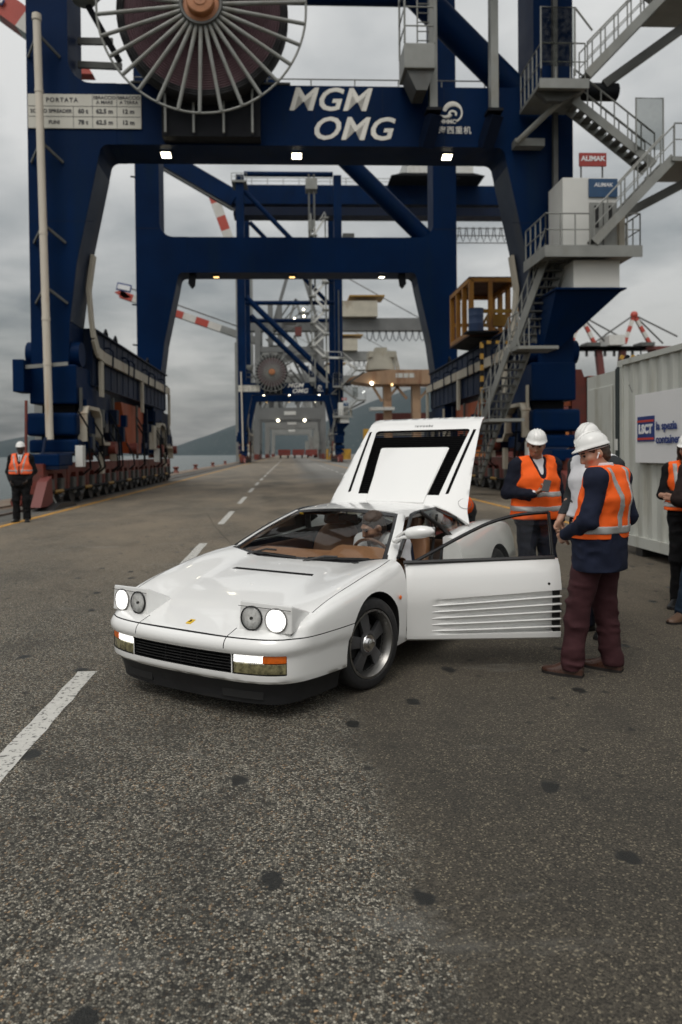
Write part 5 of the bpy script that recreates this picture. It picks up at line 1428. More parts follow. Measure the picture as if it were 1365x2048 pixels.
def people():
    # 1 man far left by the crane bogies, facing the camera
    J = stand(elR=V3(-.27, .06, 1.13), wrR=V3(-.20, -.10, .93), elL=V3(.27, .06, 1.13), wrL=V3(.17, -.12, .94), hf=V3(.05, -1, -.12))
    r, J, P, g = person('person in black suit, tie and coral safety vest by the waterside crane wheels', (-6.58, 17.75, 0), R(8), J, None, .013, 1.14, 'skin_dark', 'hair_dark')
    r.scale = (1.11,) * 3
    trousers(g, J, P, 'black_cloth'); shoes(r, J, 'shoe_black'); shirt(g, J, P); collar(r, J); jacket(g, J, P, 'black_cloth', .80, .030)
    b = MB(); b.path([(0, -.075, 1.46), (0, -.135, 1.36), (0, -.165, 1.22), (0, -.165, 1.08)], [.016, .02, .03, .034], 6, flat=.4, up=(1, 0, 0)); b.build('tie', 'tie', r)
    vest(g, r, J, P, 'vest_pink', 1.06, grow=.050, tapes=[('h', 1.14, .045)] + [('v', [(1.08, .05), (1.3, .10), (1.48, .135)], .040, 'front', s) for s in (1, -1)], slit=.08)
    # 2 man with a phone behind the open door
    J = stand(hf=V3(-.40, -.86, -.34), hu=V3(0, -.2, 1), head=V3(-.02, -.045, 1.63), elR=V3(-.29, .03, 1.16), wrR=V3(-.135, -.225, 1.155), hdR=V3(.80, -.30, .42), hnR=V3(.1, .3, 1), cuR=.75, elL=V3(.26, .05, 1.13), wrL=V3(.275, .02, .88))
    r, J, P, g = person('person in navy suit and orange vest looking down at a phone', (2.53, 7.15, 0), R(6), J, None, .008, 1.08, 'skin_tan', 'hair_dark')
    r.scale = (1.035,) * 3
    trousers(g, J, P, 'navy2'); shoes(r, J, 'shoe_black'); shirt(g, J, P); collar(r, J); jacket(g, J, P, 'navy2', .84, .026)
    g('cuff', 'shirt', [p for n, p in P['AR'] if n == 'R'][1:], .010, [lambda X, Y, Z: .03 - np.sqrt((X - J['wrR'][0]) ** 2 + (Y - J['wrR'][1]) ** 2 + (Z - J['wrR'][2]) ** 2) * 0 - .03 + (np.sqrt((X - J['wrR'][0]) ** 2 + (Y - J['wrR'][1]) ** 2 + (Z - J['wrR'][2]) ** 2) - .045)])
    vest(g, r, J, P, 'vest', .90, tapes=[('h', 1.145, .05), ('h', 1.005, .05)], slit=.05)
    ph = MB(); ph.box((0, 0, 0), (.072, .009, .145)); ph = tag(ph.build('mobile_phone', 'phone', None, bevel=.006), 'black mobile phone held in the hand of the man behind the car door', 'phone')
    w = Matrix.Translation(Vector((2.53, 7.15, 0))) @ Matrix.Rotation(R(6), 4, 'Z') @ Matrix.Scale(1.035, 4) @ Vector((-.035, -.285, 1.235)); ph.location = w; ph.rotation_euler = (R(-38), R(14), R(-20))
    # 3 man in white shirt, hidden behind the next one
    J = stand(hf=V3(.1, -.85, -.5), hu=V3(0, -.3, 1), head=V3(0, -.06, 1.62), elR=V3(-.25, .02, 1.14), wrR=V3(-.22, -.16, .95), elL=V3(.25, .02, 1.14), wrL=V3(.12, -.22, 1.0))
    r, J, P, g = person('person in white top with charcoal sleeves half hidden behind another', (2.69, 6.15, 0), R(-60), J, None, .010, 1.05, 'skin', 'hair_brown', face=False)
    r.scale = (1.05,) * 3
    trousers(g, J, P, 'navy2'); shoes(r, J, 'shoe_black'); jacket(g, J, P, 'charcoal', 1.0, .016, open_v=False, name='sweater'); collar(r, J)
    vest(g, r, J, P, 'shirt', .98, grow=.034, v_open=False)
    # 4 man in the foreground seen from behind
    J = stand(pel=V3(0, -.05, .95), waist=V3(0, -.03, 1.09), chest=V3(0, .0, 1.29), head=V3(.035, -.065, 1.605), hf=V3(.62, -.66, -.40), hu=V3(.25, -.32, 1), neckb=V3(.005, -.01, 1.465), elR=V3(-.28, .05, 1.13), wrR=V3(-.15, -.20, 1.02), elL=V3(.285, .01, 1.13), wrL=V3(.17, -.21, 1.015),
              hipL=V3(.095, -.06, .93), hipR=V3(-.095, -.06, .93), knL=V3(.14, -.14, .50), anL=V3(.175, -.17, .085), toeL=V3(.25, -1, 0), knR=V3(-.11, -.05, .50), anR=V3(-.14, -.02, .085), toeR=V3(.1, -1, 0), cuL=1.1, cuR=1.1)
    r, J, P, g = person('person seen from behind in navy jacket, maroon trousers and orange vest', (2.27, 5.0, 0), R(222), J, None, .0075, 1.02, 'skin', 'hair_brown', hat=9)
    r.scale = (1.0,) * 3
    trousers(g, J, P, 'maroon_cloth', .022, (.014, (7, 7, 13), 3)); shoes(r, J, 'shoe_brown'); shirt(g, J, P); collar(r, J); jacket(g, J, P, 'navy', .765, .030, flare=.05, fold=(.010, (8, 8, 12), 1))
    vest(g, r, J, P, 'vest', 1.00, grow=.046, v_open=False, tapes=[('h', 1.065, .058)] + [('v', [(1.06, .062), (1.2, .068), (1.34, .098), (1.50, .132)], .050, 'back', s) for s in (1, -1)], fold=(.010, (7, 7, 9), 5))
    e = P['hc'] + P['l'] * .086 - P['f'] * .002 - P['u'] * .010
    b = MB(); b.tube(e, e + P['f'] * .026 - P['u'] * .028 + P['l'] * .004, .0042, 8); b.sphere(e, (.008, .008, .008), 8, 6); b.build('earbud', 'earbud', r, smooth=True)
    # 5 woman at the right edge with folded arms
    J = stand(hf=V3(-.25, -.9, -.25), hu=V3(0, -.1, 1), elR=V3(-.25, -.02, 1.15), wrR=V3(.09, -.20, 1.17), hdR=V3(1, .1, .1), hnR=V3(0, 1, 0), elL=V3(.25, -.02, 1.14), wrL=V3(-.08, -.235, 1.13), hdL=V3(-1, .1, .2), hnL=V3(0, 1, 0))
    r, J, P, g = person('person with long brown hair in black top and orange vest, arms folded', (4.07, 7.05, 0), R(-35), J, None, .009, .94, 'skin', 'hair_brown', long_hair=True)
    trousers(g, J, P, 'black_cloth', .012); shoes(r, J, 'shoe_black'); jacket(g, J, P, 'black_cloth', .94, .014, open_v=True, flare=0)
    vest(g, r, J, P, 'vest', 1.0, grow=.030, tapes=[('h', 1.06, .05)] + [('v', [(1.05, .08), (1.3, .10), (1.48, .125)], .045, 'front', s) for s in (1, -1)], slit=.03)
    # 6 man in jeans cut by the frame
    J = stand(hf=V3(-.2, -.9, -.2), elR=V3(-.27, -.02, 1.15), wrR=V3(.06, -.24, 1.16), hdR=V3(1, .1, .1), hnR=V3(0, 1, 0), elL=V3(.27, -.02, 1.14), wrL=V3(-.06, -.27, 1.11), hdL=V3(-1, .1, .2), hnL=V3(0, 1, 0), knR=V3(-.17, -.05, .5), anR=V3(-.24, -.04, .085), toeR=V3(-.75, -1, 0))
    r, J, P, g = person('person in blue jeans and dark brown blazer, arms folded, at the right edge', (3.93, 6.42, 0), R(-30), J, None, .010, 1.06, 'skin', 'hair_brown')
    trousers(g, J, P, 'jeans', .018); shoes(r, J, 'shoe_tan'); shirt(g, J, P); vest(g, r, J, P, 'vest', .98, grow=.03, tapes=[('h', 1.06, .05)], slit=.08); jacket(g, J, P, 'brown_cloth', .86, .038)
    # 7 driver leaning over the wheel
    cw = Matrix.Translation(Vector(CAR_LOC)) @ Matrix.Rotation(CAR_RZ, 4, 'Z')
    J = stand(pel=V3(0, .02, .50 - .03), waist=V3(0, .03, .61), chest=V3(-.0, -.08, .76), neckb=V3(-.01, -.19, .895), head=V3(-.02, -.275, 1.0), hf=V3(-.55, -.75, -.45), hu=V3(-.2, -.45, 1),
              shL=V3(.18, -.15, .86), shR=V3(-.18, -.15, .86), elL=V3(.26, -.22, .63), wrL=V3(.15, -.40, .56), elR=V3(-.24, -.30, .66), wrR=V3(-.10, -.44, .62), hipL=V3(.095, -.02, .45), hipR=V3(-.095, -.02, .45), knL=V3(.14, -.45, .56), knR=V3(-.12, -.45, .56), anL=V3(.13, -.78, .35), anR=V3(-.12, -.80, .35), toeL=V3(0, -1, .2), toeR=V3(0, -1, .2))
    r, J, P, g = person('person with auburn beard in white shirt leaning forward in the driver seat', cw @ Vector((.325, 1.42, -.075)), CAR_RZ, J, None, .007, 1.0, 'skin', 'hair_brown', hat=False, beard=True, seated=True)
    r.scale = (1.06,) * 3
    g('trousers', 'navy2', [(p, .018) for i, (n, p) in enumerate(P['LG']) if i % 3 != 2] + [(P['T'][0], .016), (P['T'][4], .016), (P['T'][6], .016)], .018)
    jacket(g, J, P, 'shirt', .46, .014, open_v=False, name='shirt', fold=(.006, (8, 8, 10), 1)); collar(r, J)
    J2 = J
    g('gilet', 'navy', [(p, .030) for p in P['T'][:3]] + [(('cap', J['shL'] + V3(0, .03, 0), J['shL'] + V3(.02, .04, -.2), .07, .075, None, .03), .0)], .03, [lambda X, Y, Z: -(X - .06) + .2 * (Z - .8) + 0 * Y, lambda X, Y, Z: Z - .86 + 0 * X + 0 * Y])
    # 8 man bent over the engine bay behind the lid
    J = stand(pel=V3(0, .05, .93), waist=V3(0, -.14, 1.0), chest=V3(0, -.42, .97), neckb=V3(0, -.62, .90), head=V3(0, -.75, .86), hf=V3(0, -.6, -.8), hu=V3(0, -.8, .6), shL=V3(.19, -.56, .90), shR=V3(-.19, -.56, .90), elL=V3(.25, -.66, .80), wrL=V3(.18, -.80, .76), elR=V3(-.25, -.66, .80), wrR=V3(-.18, -.80, .76))
    r, J, P, g = person('person in orange vest bending over the open engine bay behind the lid', cw @ Vector((.10, 3.80, 0)), CAR_RZ, J, None, .011, 1.05, 'skin', 'hair_dark', face=False)
    trousers(g, J, P, 'charcoal'); shoes(r, J, 'shoe_black'); jacket(g, J, P, 'charcoal', .85, .018, open_v=False, flare=0)
    g('safety_vest', 'vest', [(p, .034) for p in P['T'][:4]] + [(P['T'][5], .03)], .03, [lambda X, Y, Z: Y + .02 + 0 * X + 0 * Z])
people()
# ------------------------------------------------------------------ ship-to-shore gantry crane straddling the quay road
CO = (.66, 32.0, 0.0)
def arc(cx, cz, r, a0, a1, n=6): return [(cx + r * math.cos(R(a0 + (a1 - a0) * k / n)), cz + r * math.sin(R(a0 + (a1 - a0) * k / n))) for k in range(n + 1)]
def stair_flight(par, org, a, c, width, wd, n, rails=(1, -1), mat='galv', tread_parts=True, post=7, hr=1.0):
    """flight from a (low) to c (high): two stringers, treads, handrails"""
    a, c, wd = Vector(a), Vector(c), Vector(wd).normalized()
    st = empty('stair_flight', Vector(a) - Vector(org), parent=par); o = tuple(a)
    for s in (-1, 1):
        b = MB(); b.beam(a + wd * s * width / 2, c + wd * s * width / 2, .05, .27); b.build('stringer', mat, st, org=o)
    run = Vector((c.x - a.x, c.y - a.y, 0)).normalized()
    me = None
    for k in range(n):
        p = a.lerp(c, (k + .5) / n)
        b = MB(); vs = [];
        for z in (-.025, .025):
            for s in (-1, 1):
                for t in (-1, 1): vs.append(p + run * (.13 * t) + wd * (s * (width / 2 - .03)) + Vector((0, 0, z)))
        b.add(vs, [(0, 1, 3, 2), (4, 6, 7, 5), (0, 4, 5, 1), (2, 3, 7, 6), (0, 2, 6, 4), (1, 5, 7, 3)])
        b.build('tread', 'galv_dark', st, org=o)
    for s in rails:
        b = MB(); up = Vector((0, 0, hr)); q = wd * (s * width / 2)
        b.tube(a + q + up, c + q + up, .028, 6); b.tube(a + q + up * .52, c + q + up * .52, .018, 6)
        for k in range(post): p = a.lerp(c, k / (post - 1)); b.tube(p + q, p + q + up, .024, 6)
        b.build('handrail', mat, st, org=o)
    return st
def railing(par, org, pts, mat='galv', hr=1.05, step=1.1, closed=False, r=.024):
    b = MB(); pts = [Vector(p) for p in pts]; seq = list(zip(pts, pts[1:] + pts[:1] if closed else pts[1:]))
    for p, q in seq:
        for f in (1, .52): b.tube(p + Vector((0, 0, hr * f)), q + Vector((0, 0, hr * f)), r if f == 1 else r * .75, 6)
        n = max(1, round((q - p).length / step))
        for k in range(n + 1): v = p.lerp(q, k / n); b.tube(v, v + Vector((0, 0, hr)), r, 6)
    return b.build('railing', mat, par, org=org)
def gantry_crane():
    cr_ = empty('gantry_crane', CO, 0, 'tall dark blue quay crane nearest the camera with big cable reel and white lettering', 'crane', 'blue quay cranes')
    def worg(p):
        v = Vector((0, 0, 0))
        while p is not None: v += p.location; p = p.parent
        return tuple(v)
    def Bd(name, mat, mb, parent=cr_, **k): return mb.build(name, mat, parent, org=worg(parent), **k)
    mir = lambda x: 1.32 - x
    for yf in (24.0, 40.7):
        poly = [(-8.5, 4.0), (-8.5, 50), (-7.15, 50), (-7.15, 14.75)] + arc(-6.37, 14.75, .78, 180, 270)[1:] + [(-5.58, 13.97), (-5.58, 11.95), (-5.86, 11.95)] + arc(-5.86, 11.65, .30, 90, 175)[1:] + [(-6.24, 11.3), (-6.97, 8.0), (-7.22, 6.1), (-7.3, 4.0)]
        b = MB(); b.prism(poly, 'y', yf, yf + 1.6); Bd('portal_leg', 'blue', b)
        b = MB(); b.prism([(mir(x), z) for x, z in poly], 'y', yf, yf + 1.6); Bd('portal_leg', 'blue', b)
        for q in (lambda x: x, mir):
            b = MB(); b.prism([(q(-6.236), 11.32), (q(-6.966), 8.0), (q(-7.216), 6.1), (q(-7.20), 6.1), (q(-6.948), 8.0), (q(-6.218), 11.32)], 'y', yf + .02, yf + 1.58); Bd('lit_face_plate', 'blue_lit_face', b)  # thin added plate that carries the painted light of the leg's inner face
        b = MB(); b.bx(-5.576, 6.896, yf + .006, yf + 1.594, 11.956, 13.962); Bd('portal_beam', 'blue', b)
        # weld seams / stiffener plates at the knees and hanging lugs
        for s in (0, 1):
            q = (lambda x: x) if s == 0 else mir
            if yf < 30: continue
            b = MB(); b.prism([(q(-5.55), 11.94), (q(-5.2), 11.94), (q(-5.28), 11.35), (q(-5.45), 11.18), (q(-5.62), 11.40)], 'y', yf + .3, yf + .36); b.prism([(q(-5.55), 11.94), (q(-5.2), 11.94), (q(-5.28), 11.35), (q(-5.45), 11.18), (q(-5.62), 11.40)], 'y', yf + .7, yf + .76)
            b.tube((q(-5.42), yf + .25, 11.4), (q(-5.42), yf + .8, 11.4), .06, 8); Bd('lifting_lug', 'black_steel', b)
            for z in (7.9, 10.2, 17.5): 
                b = MB(); b.bx(q(-8.62), q(-8.45), yf + .5, yf + .62, z, z + .06); b.tube((q(-8.62), yf + .56, z + .03), (q(-8.85), yf + .56, z + .06), .05, 6); Bd('mooring_hook', 'black_steel', b)
            b = MB(); b.bx(q(-8.506), q(-7.144), yf - .008, yf + 1.608, 14.42, 14.46); Bd('weld_seam', 'blue_far', b)
            b = MB(); b.bx(q(-8.506), q(-7.05), yf - .008, yf + 1.608, 5.62, 5.66); Bd('weld_seam', 'blue_far', b)
        # raking brace and upper ties
        y = yf + .8
        b = MB(); b.tube((8.25, y, 14.05), (-7.0, y, 29.0), .50, 20); Bd('raking_brace', 'blue', b, smooth=True)
        b = MB(); b.tube((8.25, y, 31.6), (-7.0, y, 47.4), .42, 16); Bd('raking_brace', 'blue', b, smooth=True)
        b = MB(); b.tube((-7.1, y, 28.0), (8.4, y, 28.0), .38, 14); Bd('cross_tie', 'blue', b, smooth=True)
        b = MB(); b.tube((-7.1, y, 50.4), (8.4, y, 50.4), .45, 14); Bd('cross_tie', 'blue', b, smooth=True)
    b = MB(); b.bx(-9.5, 46, 31.8, 34.2, 47.7, 51.2); Bd('trolley_girder', 'blue', b)
    b = MB(); b.bx(-9.5, 46, 31.4, 34.6, 45.5, 47.0); Bd('trolley_girder', 'blue_far', b)
    b = MB(); b.beam((-9.2, 33, 48.6), (-38, 33, 65.2), 3.2, 3.0); Bd('boom', 'blue', b)
    b = MB(); b.beam((-9.2, 31, 46.2), (-38, 31, 62.8), .5, .25); Bd('boom_walkway', 'galv_dark', b)
    # load table on the waterside leg
    sx0, sx1, sz0, sz1 = -8.46, -4.76, 12.45, 13.57
    b = MB(); b.bx(sx0, sx1, 23.955, 23.985, sz0, sz1); pl = Bd('load_table', 'sign_plate', b)
    W, Hh = sx1 - sx0, sz1 - sz0
    rows = [sz1 - Hh * .355, sz1 - Hh * .66]
    for z in rows: b = MB(); b.bx(sx0 + .02, sx1 - .02, 23.948, 23.954, z - .007, z + .007); Bd('table_line', 'ink', b, pl)
    for fx, top in ((.40, rows[0]), (.569, sz1 - .02), (.785, sz1 - .02)):
        b = MB(); b.bx(sx0 + W * fx - .007, sx0 + W * fx + .007, 23.949, 23.953, sz0 + .02, top); Bd('table_line', 'ink', b, pl)
    def tx(body, size, x, z, par=cr_, mat='ink', y=23.950, nm='lettering', **k):
        w = worg(par); return text_mesh(nm, body, size, mat, par, (x - w[0], y - w[1], z - w[2]), (R(90), 0, 0), **k)
    tx('PORTATA', .20, sx0 + W * .30, sz1 - Hh * .18, pl, space=1.25, offset=.004)
    tx('SBRACCIO\nA MARE', .155, sx0 + W * .677, sz1 - Hh * .17, pl, offset=.003); tx('SBRACCIO\nA TERRA', .155, sx0 + W * .892, sz1 - Hh * .17, pl, offset=.003)
    tx('SOTTO SPREADER', .165, sx0 + W * .205, sz1 - Hh * .505, pl, offset=.004); tx('FUNI', .165, sx0 + W * .23, sz1 - Hh * .83, pl, offset=.004)
    for r_, a_ in ((.505, '60 t'), (.83, '78 t')):
        tx(a_, .20, sx0 + W * .485, sz1 - Hh * r_, pl, offset=.008); tx('62.5 m', .20, sx0 + W * .675, sz1 - Hh * r_, pl, offset=.008); tx('12 m', .20, sx0 + W * .885, sz1 - Hh * r_, pl, offset=.008)
    # big white initials
    for body, x, z in (('MGM', 1.46, 13.47), ('OMG', 2.24, 12.50)):
        tx(body, 1.06, x, z, cr_, 'white_text', 23.995, 'lettering', shear=.27, offset=.020, space=1.04, sx=1.09)
    b = MB(); sw = [(5.28, 12.96)] + [(5.42 + .0, 12.95)] 
    pts = [(5.26, 13.00), (5.42, 12.96), (5.55, 12.98), (5.62, 13.06)]; b.path([(x, 23.99, z) for x, z in pts], [.02, .045, .06, .07], 6, flat=.3, up=(0, 1, 0))
    pts = [(5.70 + .30 * math.cos(R(t)), 13.10 + .30 * math.sin(R(t))) for t in range(170, -85, -15)]; b.path([(x, 23.988, z) for x, z in pts], [.03 + .055 * math.sin(PI * min(1, (i + 2) / 12)) for i in range(len(pts))], 6, flat=.2, up=(0, 1, 0))
    pts = [(5.68 + .12 * math.cos(R(t)), 13.06 + .10 * math.sin(R(t))) for t in range(190, -60, -25)]; b.path([(x, 23.986, z) for x, z in pts], [.035] * len(pts), 6, flat=.3, up=(0, 1, 0))
    Bd('maker_emblem', 'white_text', b)
    tx('HHMC', .19, 5.52, 12.80, cr_, 'white_text', 23.992, offset=.006); tx('海西重机', .27, 5.75, 12.50, cr_, 'white_text', 23.992, offset=.002, space=1.12)
    # floodlights under the beams
    for x in (-4.06, .40, 5.61):
        f = empty('floodlight', Vector((x, 24.6, 11.9)) - Vector(CO), parent=cr_)
        b = MB(); b.box((0, 0, 0), (.40, .34, .10), rx=R(-18)); b.build('lamp_housing', 'black_steel', f, bevel=.02); b = MB(); b.box((0, -.03, -.055), (.32, .27, .02), rx=R(-18)); b.build('lamp_glass', 'flood', f, bevel=.008)
    for i, x in enumerate((-4.05, .335, 5.55)):
        f = empty('floodlight', Vector((x, 41.4, 11.9)) - Vector(CO), parent=cr_)
        b = MB(); b.box((0, 0, 0), (.40, .34, .10)); b.build('lamp_housing', 'black_steel', f, bevel=.02); b = MB(); b.box((0, -.03, -.055), (.30, .25, .02)); b.build('lamp_glass', 'flood_warm' if i < 2 else 'flood', f, bevel=.008)
    # cable reel in front of the beam
    rc = Vector((-2.58, 22.8, 15.70)); rl_ = empty('cable_reel', rc - Vector(CO), parent=cr_)
    for y, nm in ((-.06, 'rim'),):
        b = MB(); b.path([(3.29 * math.cos(2 * PI * k / 72), y, 3.29 * math.sin(2 * PI * k / 72)) for k in range(72)], .038, 8, closed=True); b.build(nm, 'galv', rl_, smooth=True)
    me = None
    for k in range(30):
        a = 2 * PI * (k + .35) / 30
        if me is None:
            b = MB(); b.tube((.42, -.22, 0), (3.28, -.06, 0), .070, 10, .060); o = b.build('spoke', 'galv', rl_, smooth=True); me = o.data
        else: o = bpy.data.objects.new('spoke', me); C.objects.link(o); o.parent = rl_
        o.rotation_euler = (0, -a, 0)
    prof = [(.0, .16), (.55, .16)]; r = .95
    prof += [(.6, .27), (.93, .27)]
    while r < 2.46:
        prof += [(r, .13), (r + .035, .105), (r + .07, .13), (r + .078, .155)]; r += .078
    b = MB(); b.lathe(prof + [(2.47, .75)], axis='y', n=64); b.build('cable_coil', 'reel_cable', rl_, smooth=True, angle=50)
    b = MB(); pr = []
    r = 2.475
    while r < 2.70: pr += [(r, .08), (r + .03, .05), (r + .06, .08)]; r += .075
    b.lathe(pr + [(2.72, .12), (2.72, .62), (2.4, .62)], axis='y', n=64); b.build('outer_coil', 'reel_dark', rl_, smooth=True, angle=50)
    b = MB(); b.lathe([(.0, -.58), (.20, -.58), (.22, -.56), (.40, -.54), (.43, -.50), (.43, -.30), (.56, -.28), (.56, .5)], axis='y', n=32); b.build('hub', 'hub_orange', rl_, smooth=True, angle=35)
    b = MB(); b.lathe([(.57, -.33), (.60, -.36), (.66, -.36), (.68, -.30)], axis='y', n=32)
    b.build('hub_flange', 'galv_dark', rl_, smooth=True, angle=40)
    b = MB(); b.tube((0, -.60, 0), (.05, -.63, .26), .035, 6); b.build('pointer', 'black_steel', rl_)
    b = MB(); b.bx(-4.0, -.8, 23.45, 23.99, 12.0, 16.2); Bd('reel_gearbox', 'black_steel', b)
    for x in (-3.86, -2.95, -1.98, -1.05): b = MB(); b.beam((x, 23.3, 12.05), (x, 23.3, 14.0), .07, .07); Bd('reel_support', 'galv', b)
    b = MB(); b.bx(-5.1, .2, 23.98, 25.5, 13.985, 14.05); Bd('reel_platform', 'galv_dark', b)
    # cream cable pipe down the waterside leg with forked stays
    b = MB(); b.path([(-7.92, 23.35, 15.66), (-7.72, 23.35, 2.15)], .125, 12); pp = Bd('cable_pipe', 'pole', b, smooth=True)
    b = MB(); b.tube((-7.92, 23.35, 15.6), (-7.918, 23.35, 15.78), .15, 12); b.sphere((-7.918, 23.35, 15.78), (.15, .15, .06), 12, 5); Bd('pipe_cap', 'pole', b, pp, smooth=True, angle=50)
    for z in (13.3, 8.75, 6.0, 4.55): b = MB(); x = -7.92 + .2 * (15.66 - z) / 13.5; b.tube((x, 23.35, z), (x, 23.35, z + .10), .138, 12); Bd('pipe_joint', 'pole', b, pp, smooth=True, angle=50)
    for z in (15.2, 11.75, 9.1, 7.1): 
        x = -7.92 + .2 * (15.66 - z) / 13.5
        for s in (-1, 1): b = MB(); b.beam((x, 23.35, z), (x + s * .52, 23.98, z - .42), .05, .09); Bd('pipe_stay', 'galv_dark', b, pp)
    b = MB(); b.beam((-8.75, 23.5, 4.5), (-7.15, 23.5, 4.62), .08, .12); Bd('pipe_stay', 'galv', b, pp)
    # sill girders, cable ducts, equalisers, bogies on both rails
    for s in (0, 1):
        q = (lambda x: x) if s == 0 else mir; sg = 1 if s == 0 else -1
        b = MB(); b.bx(q(-8.46), q(-6.92), 25.605, 40.695, 4.12, 6.08); sill = Bd('sill_girder', 'blue_side', b)
        for y in L(26.2, 40.2, 14): b = MB(); b.bx(q(-6.915), q(-6.895), y - .02, y + .02, 4.16, 6.04); Bd('stiffener', 'blue_side', b, sill)
        b = MB(); b.bx(q(-8.55), q(-6.80), 25.61, 40.69, 6.084, 6.14); Bd('girder_flange', 'blue_far', b, sill)
        for y in (29.0, 30.6, 37.5):
            b = MB(); b.path([(q(-7.3), y - .22, 6.14), (q(-7.3), y - .20, 6.5), (q(-7.3), y, 6.66), (q(-7.3), y + .2, 6.5), (q(-7.3), y + .22, 6.14)], .055, 6); Bd('lifting_eye', 'black_steel', b, sill, smooth=True)
        # beige duct: down the leg, then along the girder
        b = MB(); pth = [(q(-6.72), 25.2, 8.6), (q(-6.9), 25.2, 7.4), (q(-6.84), 25.25, 6.3), (q(-6.78), 25.3, 5.75), (q(-6.76), 25.7, 5.30), (q(-6.76), 26.6, 5.22), (q(-6.76), 40.9, 5.22)]
        for a_, c_ in zip(pth, pth[1:]): b.beam(a_, c_, .10, .38)
        Bd('cable_duct', 'beige', b, sill)
        for y in (27.3, 30.0, 31.0, 34.2, 35.8, 38.6): b = MB(); b.path([(q(-6.62), y, 4.95), (q(-6.60), y, 5.55), (q(-6.75), y, 5.68), (q(-6.95), y, 5.68)], .035, 6); Bd('duct_clamp', 'blue_far', b, sill)
        for y, z in ((26.2, 3.75), (33.4, 3.6), (40.9, 3.3)): b = MB(); b.bx(q(-6.82), q(-6.72), y - .17, y + .17, z, 5.03); Bd('cable_duct', 'beige', b, sill)
        for yc in (25.9, 39.4):
            # rounded knuckle, pedestal blocks and balance beams under each leg
            b = MB(); b.tube((q(-8.72), yc - 1.45, 5.05), (q(-6.95), yc - 1.45, 5.05), .42, 18); Bd('leg_knuckle', 'blue', b, smooth=True, angle=40)
            b = MB(); b.bx(q(-8.56), q(-7.02), yc - 1.95, yc + .6, 3.35, 4.66); Bd('pedestal', 'blue', b, bevel=.06)
            b = MB(); b.bx(q(-8.30), q(-7.20), yc - 1.5, yc + .5, 3.05, 3.34); Bd('pedestal_neck', 'black_steel', b)
            b = MB(); b.bx(q(-8.60), q(-6.96), yc - 2.25, yc + .7, 2.28, 3.04); Bd('pedestal', 'blue', b, bevel=.14, seg=3)
            b = MB(); b.bx(q(-8.52), q(-6.9), yc - 2.2, yc + .4, 1.72, 2.16); Bd('pedestal', 'blue', b, bevel=.10, seg=3)
            b = MB(); b.prism([(yc - 2.2, 1.70), (yc - .9, 4.0), (yc + 2.6, 4.0), (yc + 4.2, 2.5), (yc + 4.6, 1.62), (yc + 3.4, 1.62), (yc + 2.3, 2.6), (yc + .3, 2.6), (yc - .7, 1.62)], 'x', q(-8.2), q(-7.05)); Bd('balance_beam', 'blue_side', b)
            # looped ducts on the balance beam
            b = MB(); pth = [(yc - 1.75, 2.1), (yc - 1.75, 3.0), (yc - 1.5, 3.25), (yc - .2, 3.25), (yc + .1, 3.0), (yc + .2, 2.3), (yc + .5, 2.05), (yc + 2.2, 2.05), (yc + 2.45, 1.8), (yc + 2.45, 1.4)]
            for a_, c_ in zip(pth, pth[1:]): b.beam((q(-6.88), *a_), (q(-6.88), *c_), .12, .30, up=(1, 0, 0))
            Bd('cable_duct', 'beige', b)
            b = MB(); b.bx(q(-6.98), q(-6.84), yc + .6, yc + .86, .95, 1.75); Bd('cable_duct', 'beige', b)
            b = MB(); b.bx(q(-6.9), q(-6.66), yc - 2.6, yc - 2.25, 1.25, 1.95); Bd('junction_box', 'white_steel', b, bevel=.02)
            for y in (yc + 1.0, yc + 3.9): b = MB(); b.tube((q(-7.6), y, 1.44), (q(-7.6), y, 1.66), .30, 14); b.tube((q(-7.6), y, 1.66), (q(-7.6), y, 1.80), .42, 14); Bd('swivel', 'bogie_red', b, smooth=True, angle=40)
        b = MB(); b.prism([(30.8, 3.9), (35.6, 3.9), (35.3, 3.0), (34.8, 1.7), (32.2, 1.7), (31.4, 3.0)], 'x', q(-7.6), q(-7.15)); Bd('storm_plate', 'orange_red', b)
        b = MB(); b.bx(q(-7.0), q(-6.75), 36.1, 36.8, 1.9, 3.1); Bd('junction_box', 'beige', b, bevel=.02)
        b = MB(); b.beam((q(-7.05), 35.7, 1.6), (q(-7.05), 35.5, 3.9), .18, .18); Bd('storm_pin', 'blue_far', b)
        # bogies
        b0 = None
        for k in range(10):
            yb = 22.9 + k * 2.32
            if b0 is None:
                b0 = empty('bogie', Vector((q(-7.83), yb, 0)) - Vector(CO), parent=cr_)
                b = MB(); b.prism([(-1.12, .46), (-1.12, 1.38), (1.12, 1.38), (1.12, .46), (.86, .46), (.80, .92), (.66, 1.06), (.18, 1.06), (.14, .55), (-.14, .55), (-.18, 1.06), (-.66, 1.06), (-.80, .92), (-.86, .46)], 'x', -.42, .42); b.build('bogie_frame', 'bogie_red', b0)
                for y in (-.5, .5):
                    w_ = MB(); w_.tube((-.40, y, .40), (.40, y, .40), .38, 20); w_.build('wheel', 'steel_dark', b0, smooth=True, angle=40)
                    m_ = MB(); m_.box((sg * .36, y, .62), (.30, .34, .56)); m_.build('gear_case', 'galv_dark', b0, bevel=.04)
                m_ = MB(); m_.tube((sg * .46, -.15, .30), (sg * .46, .22, .30), .13, 10); m_.build('travel_motor', 'steel_dark', b0, smooth=True, angle=40)
            else:
                o = copy_tree(b0, cr_); o.location = Vector((q(-7.83), yb, 0)) - Vector(CO)
        b = MB(); b.tube((q(-7.30), 21.9, .50), (q(-7.30), 45.2, .50), .05, 6); Bd('guard_pipe', 'black_steel', b)
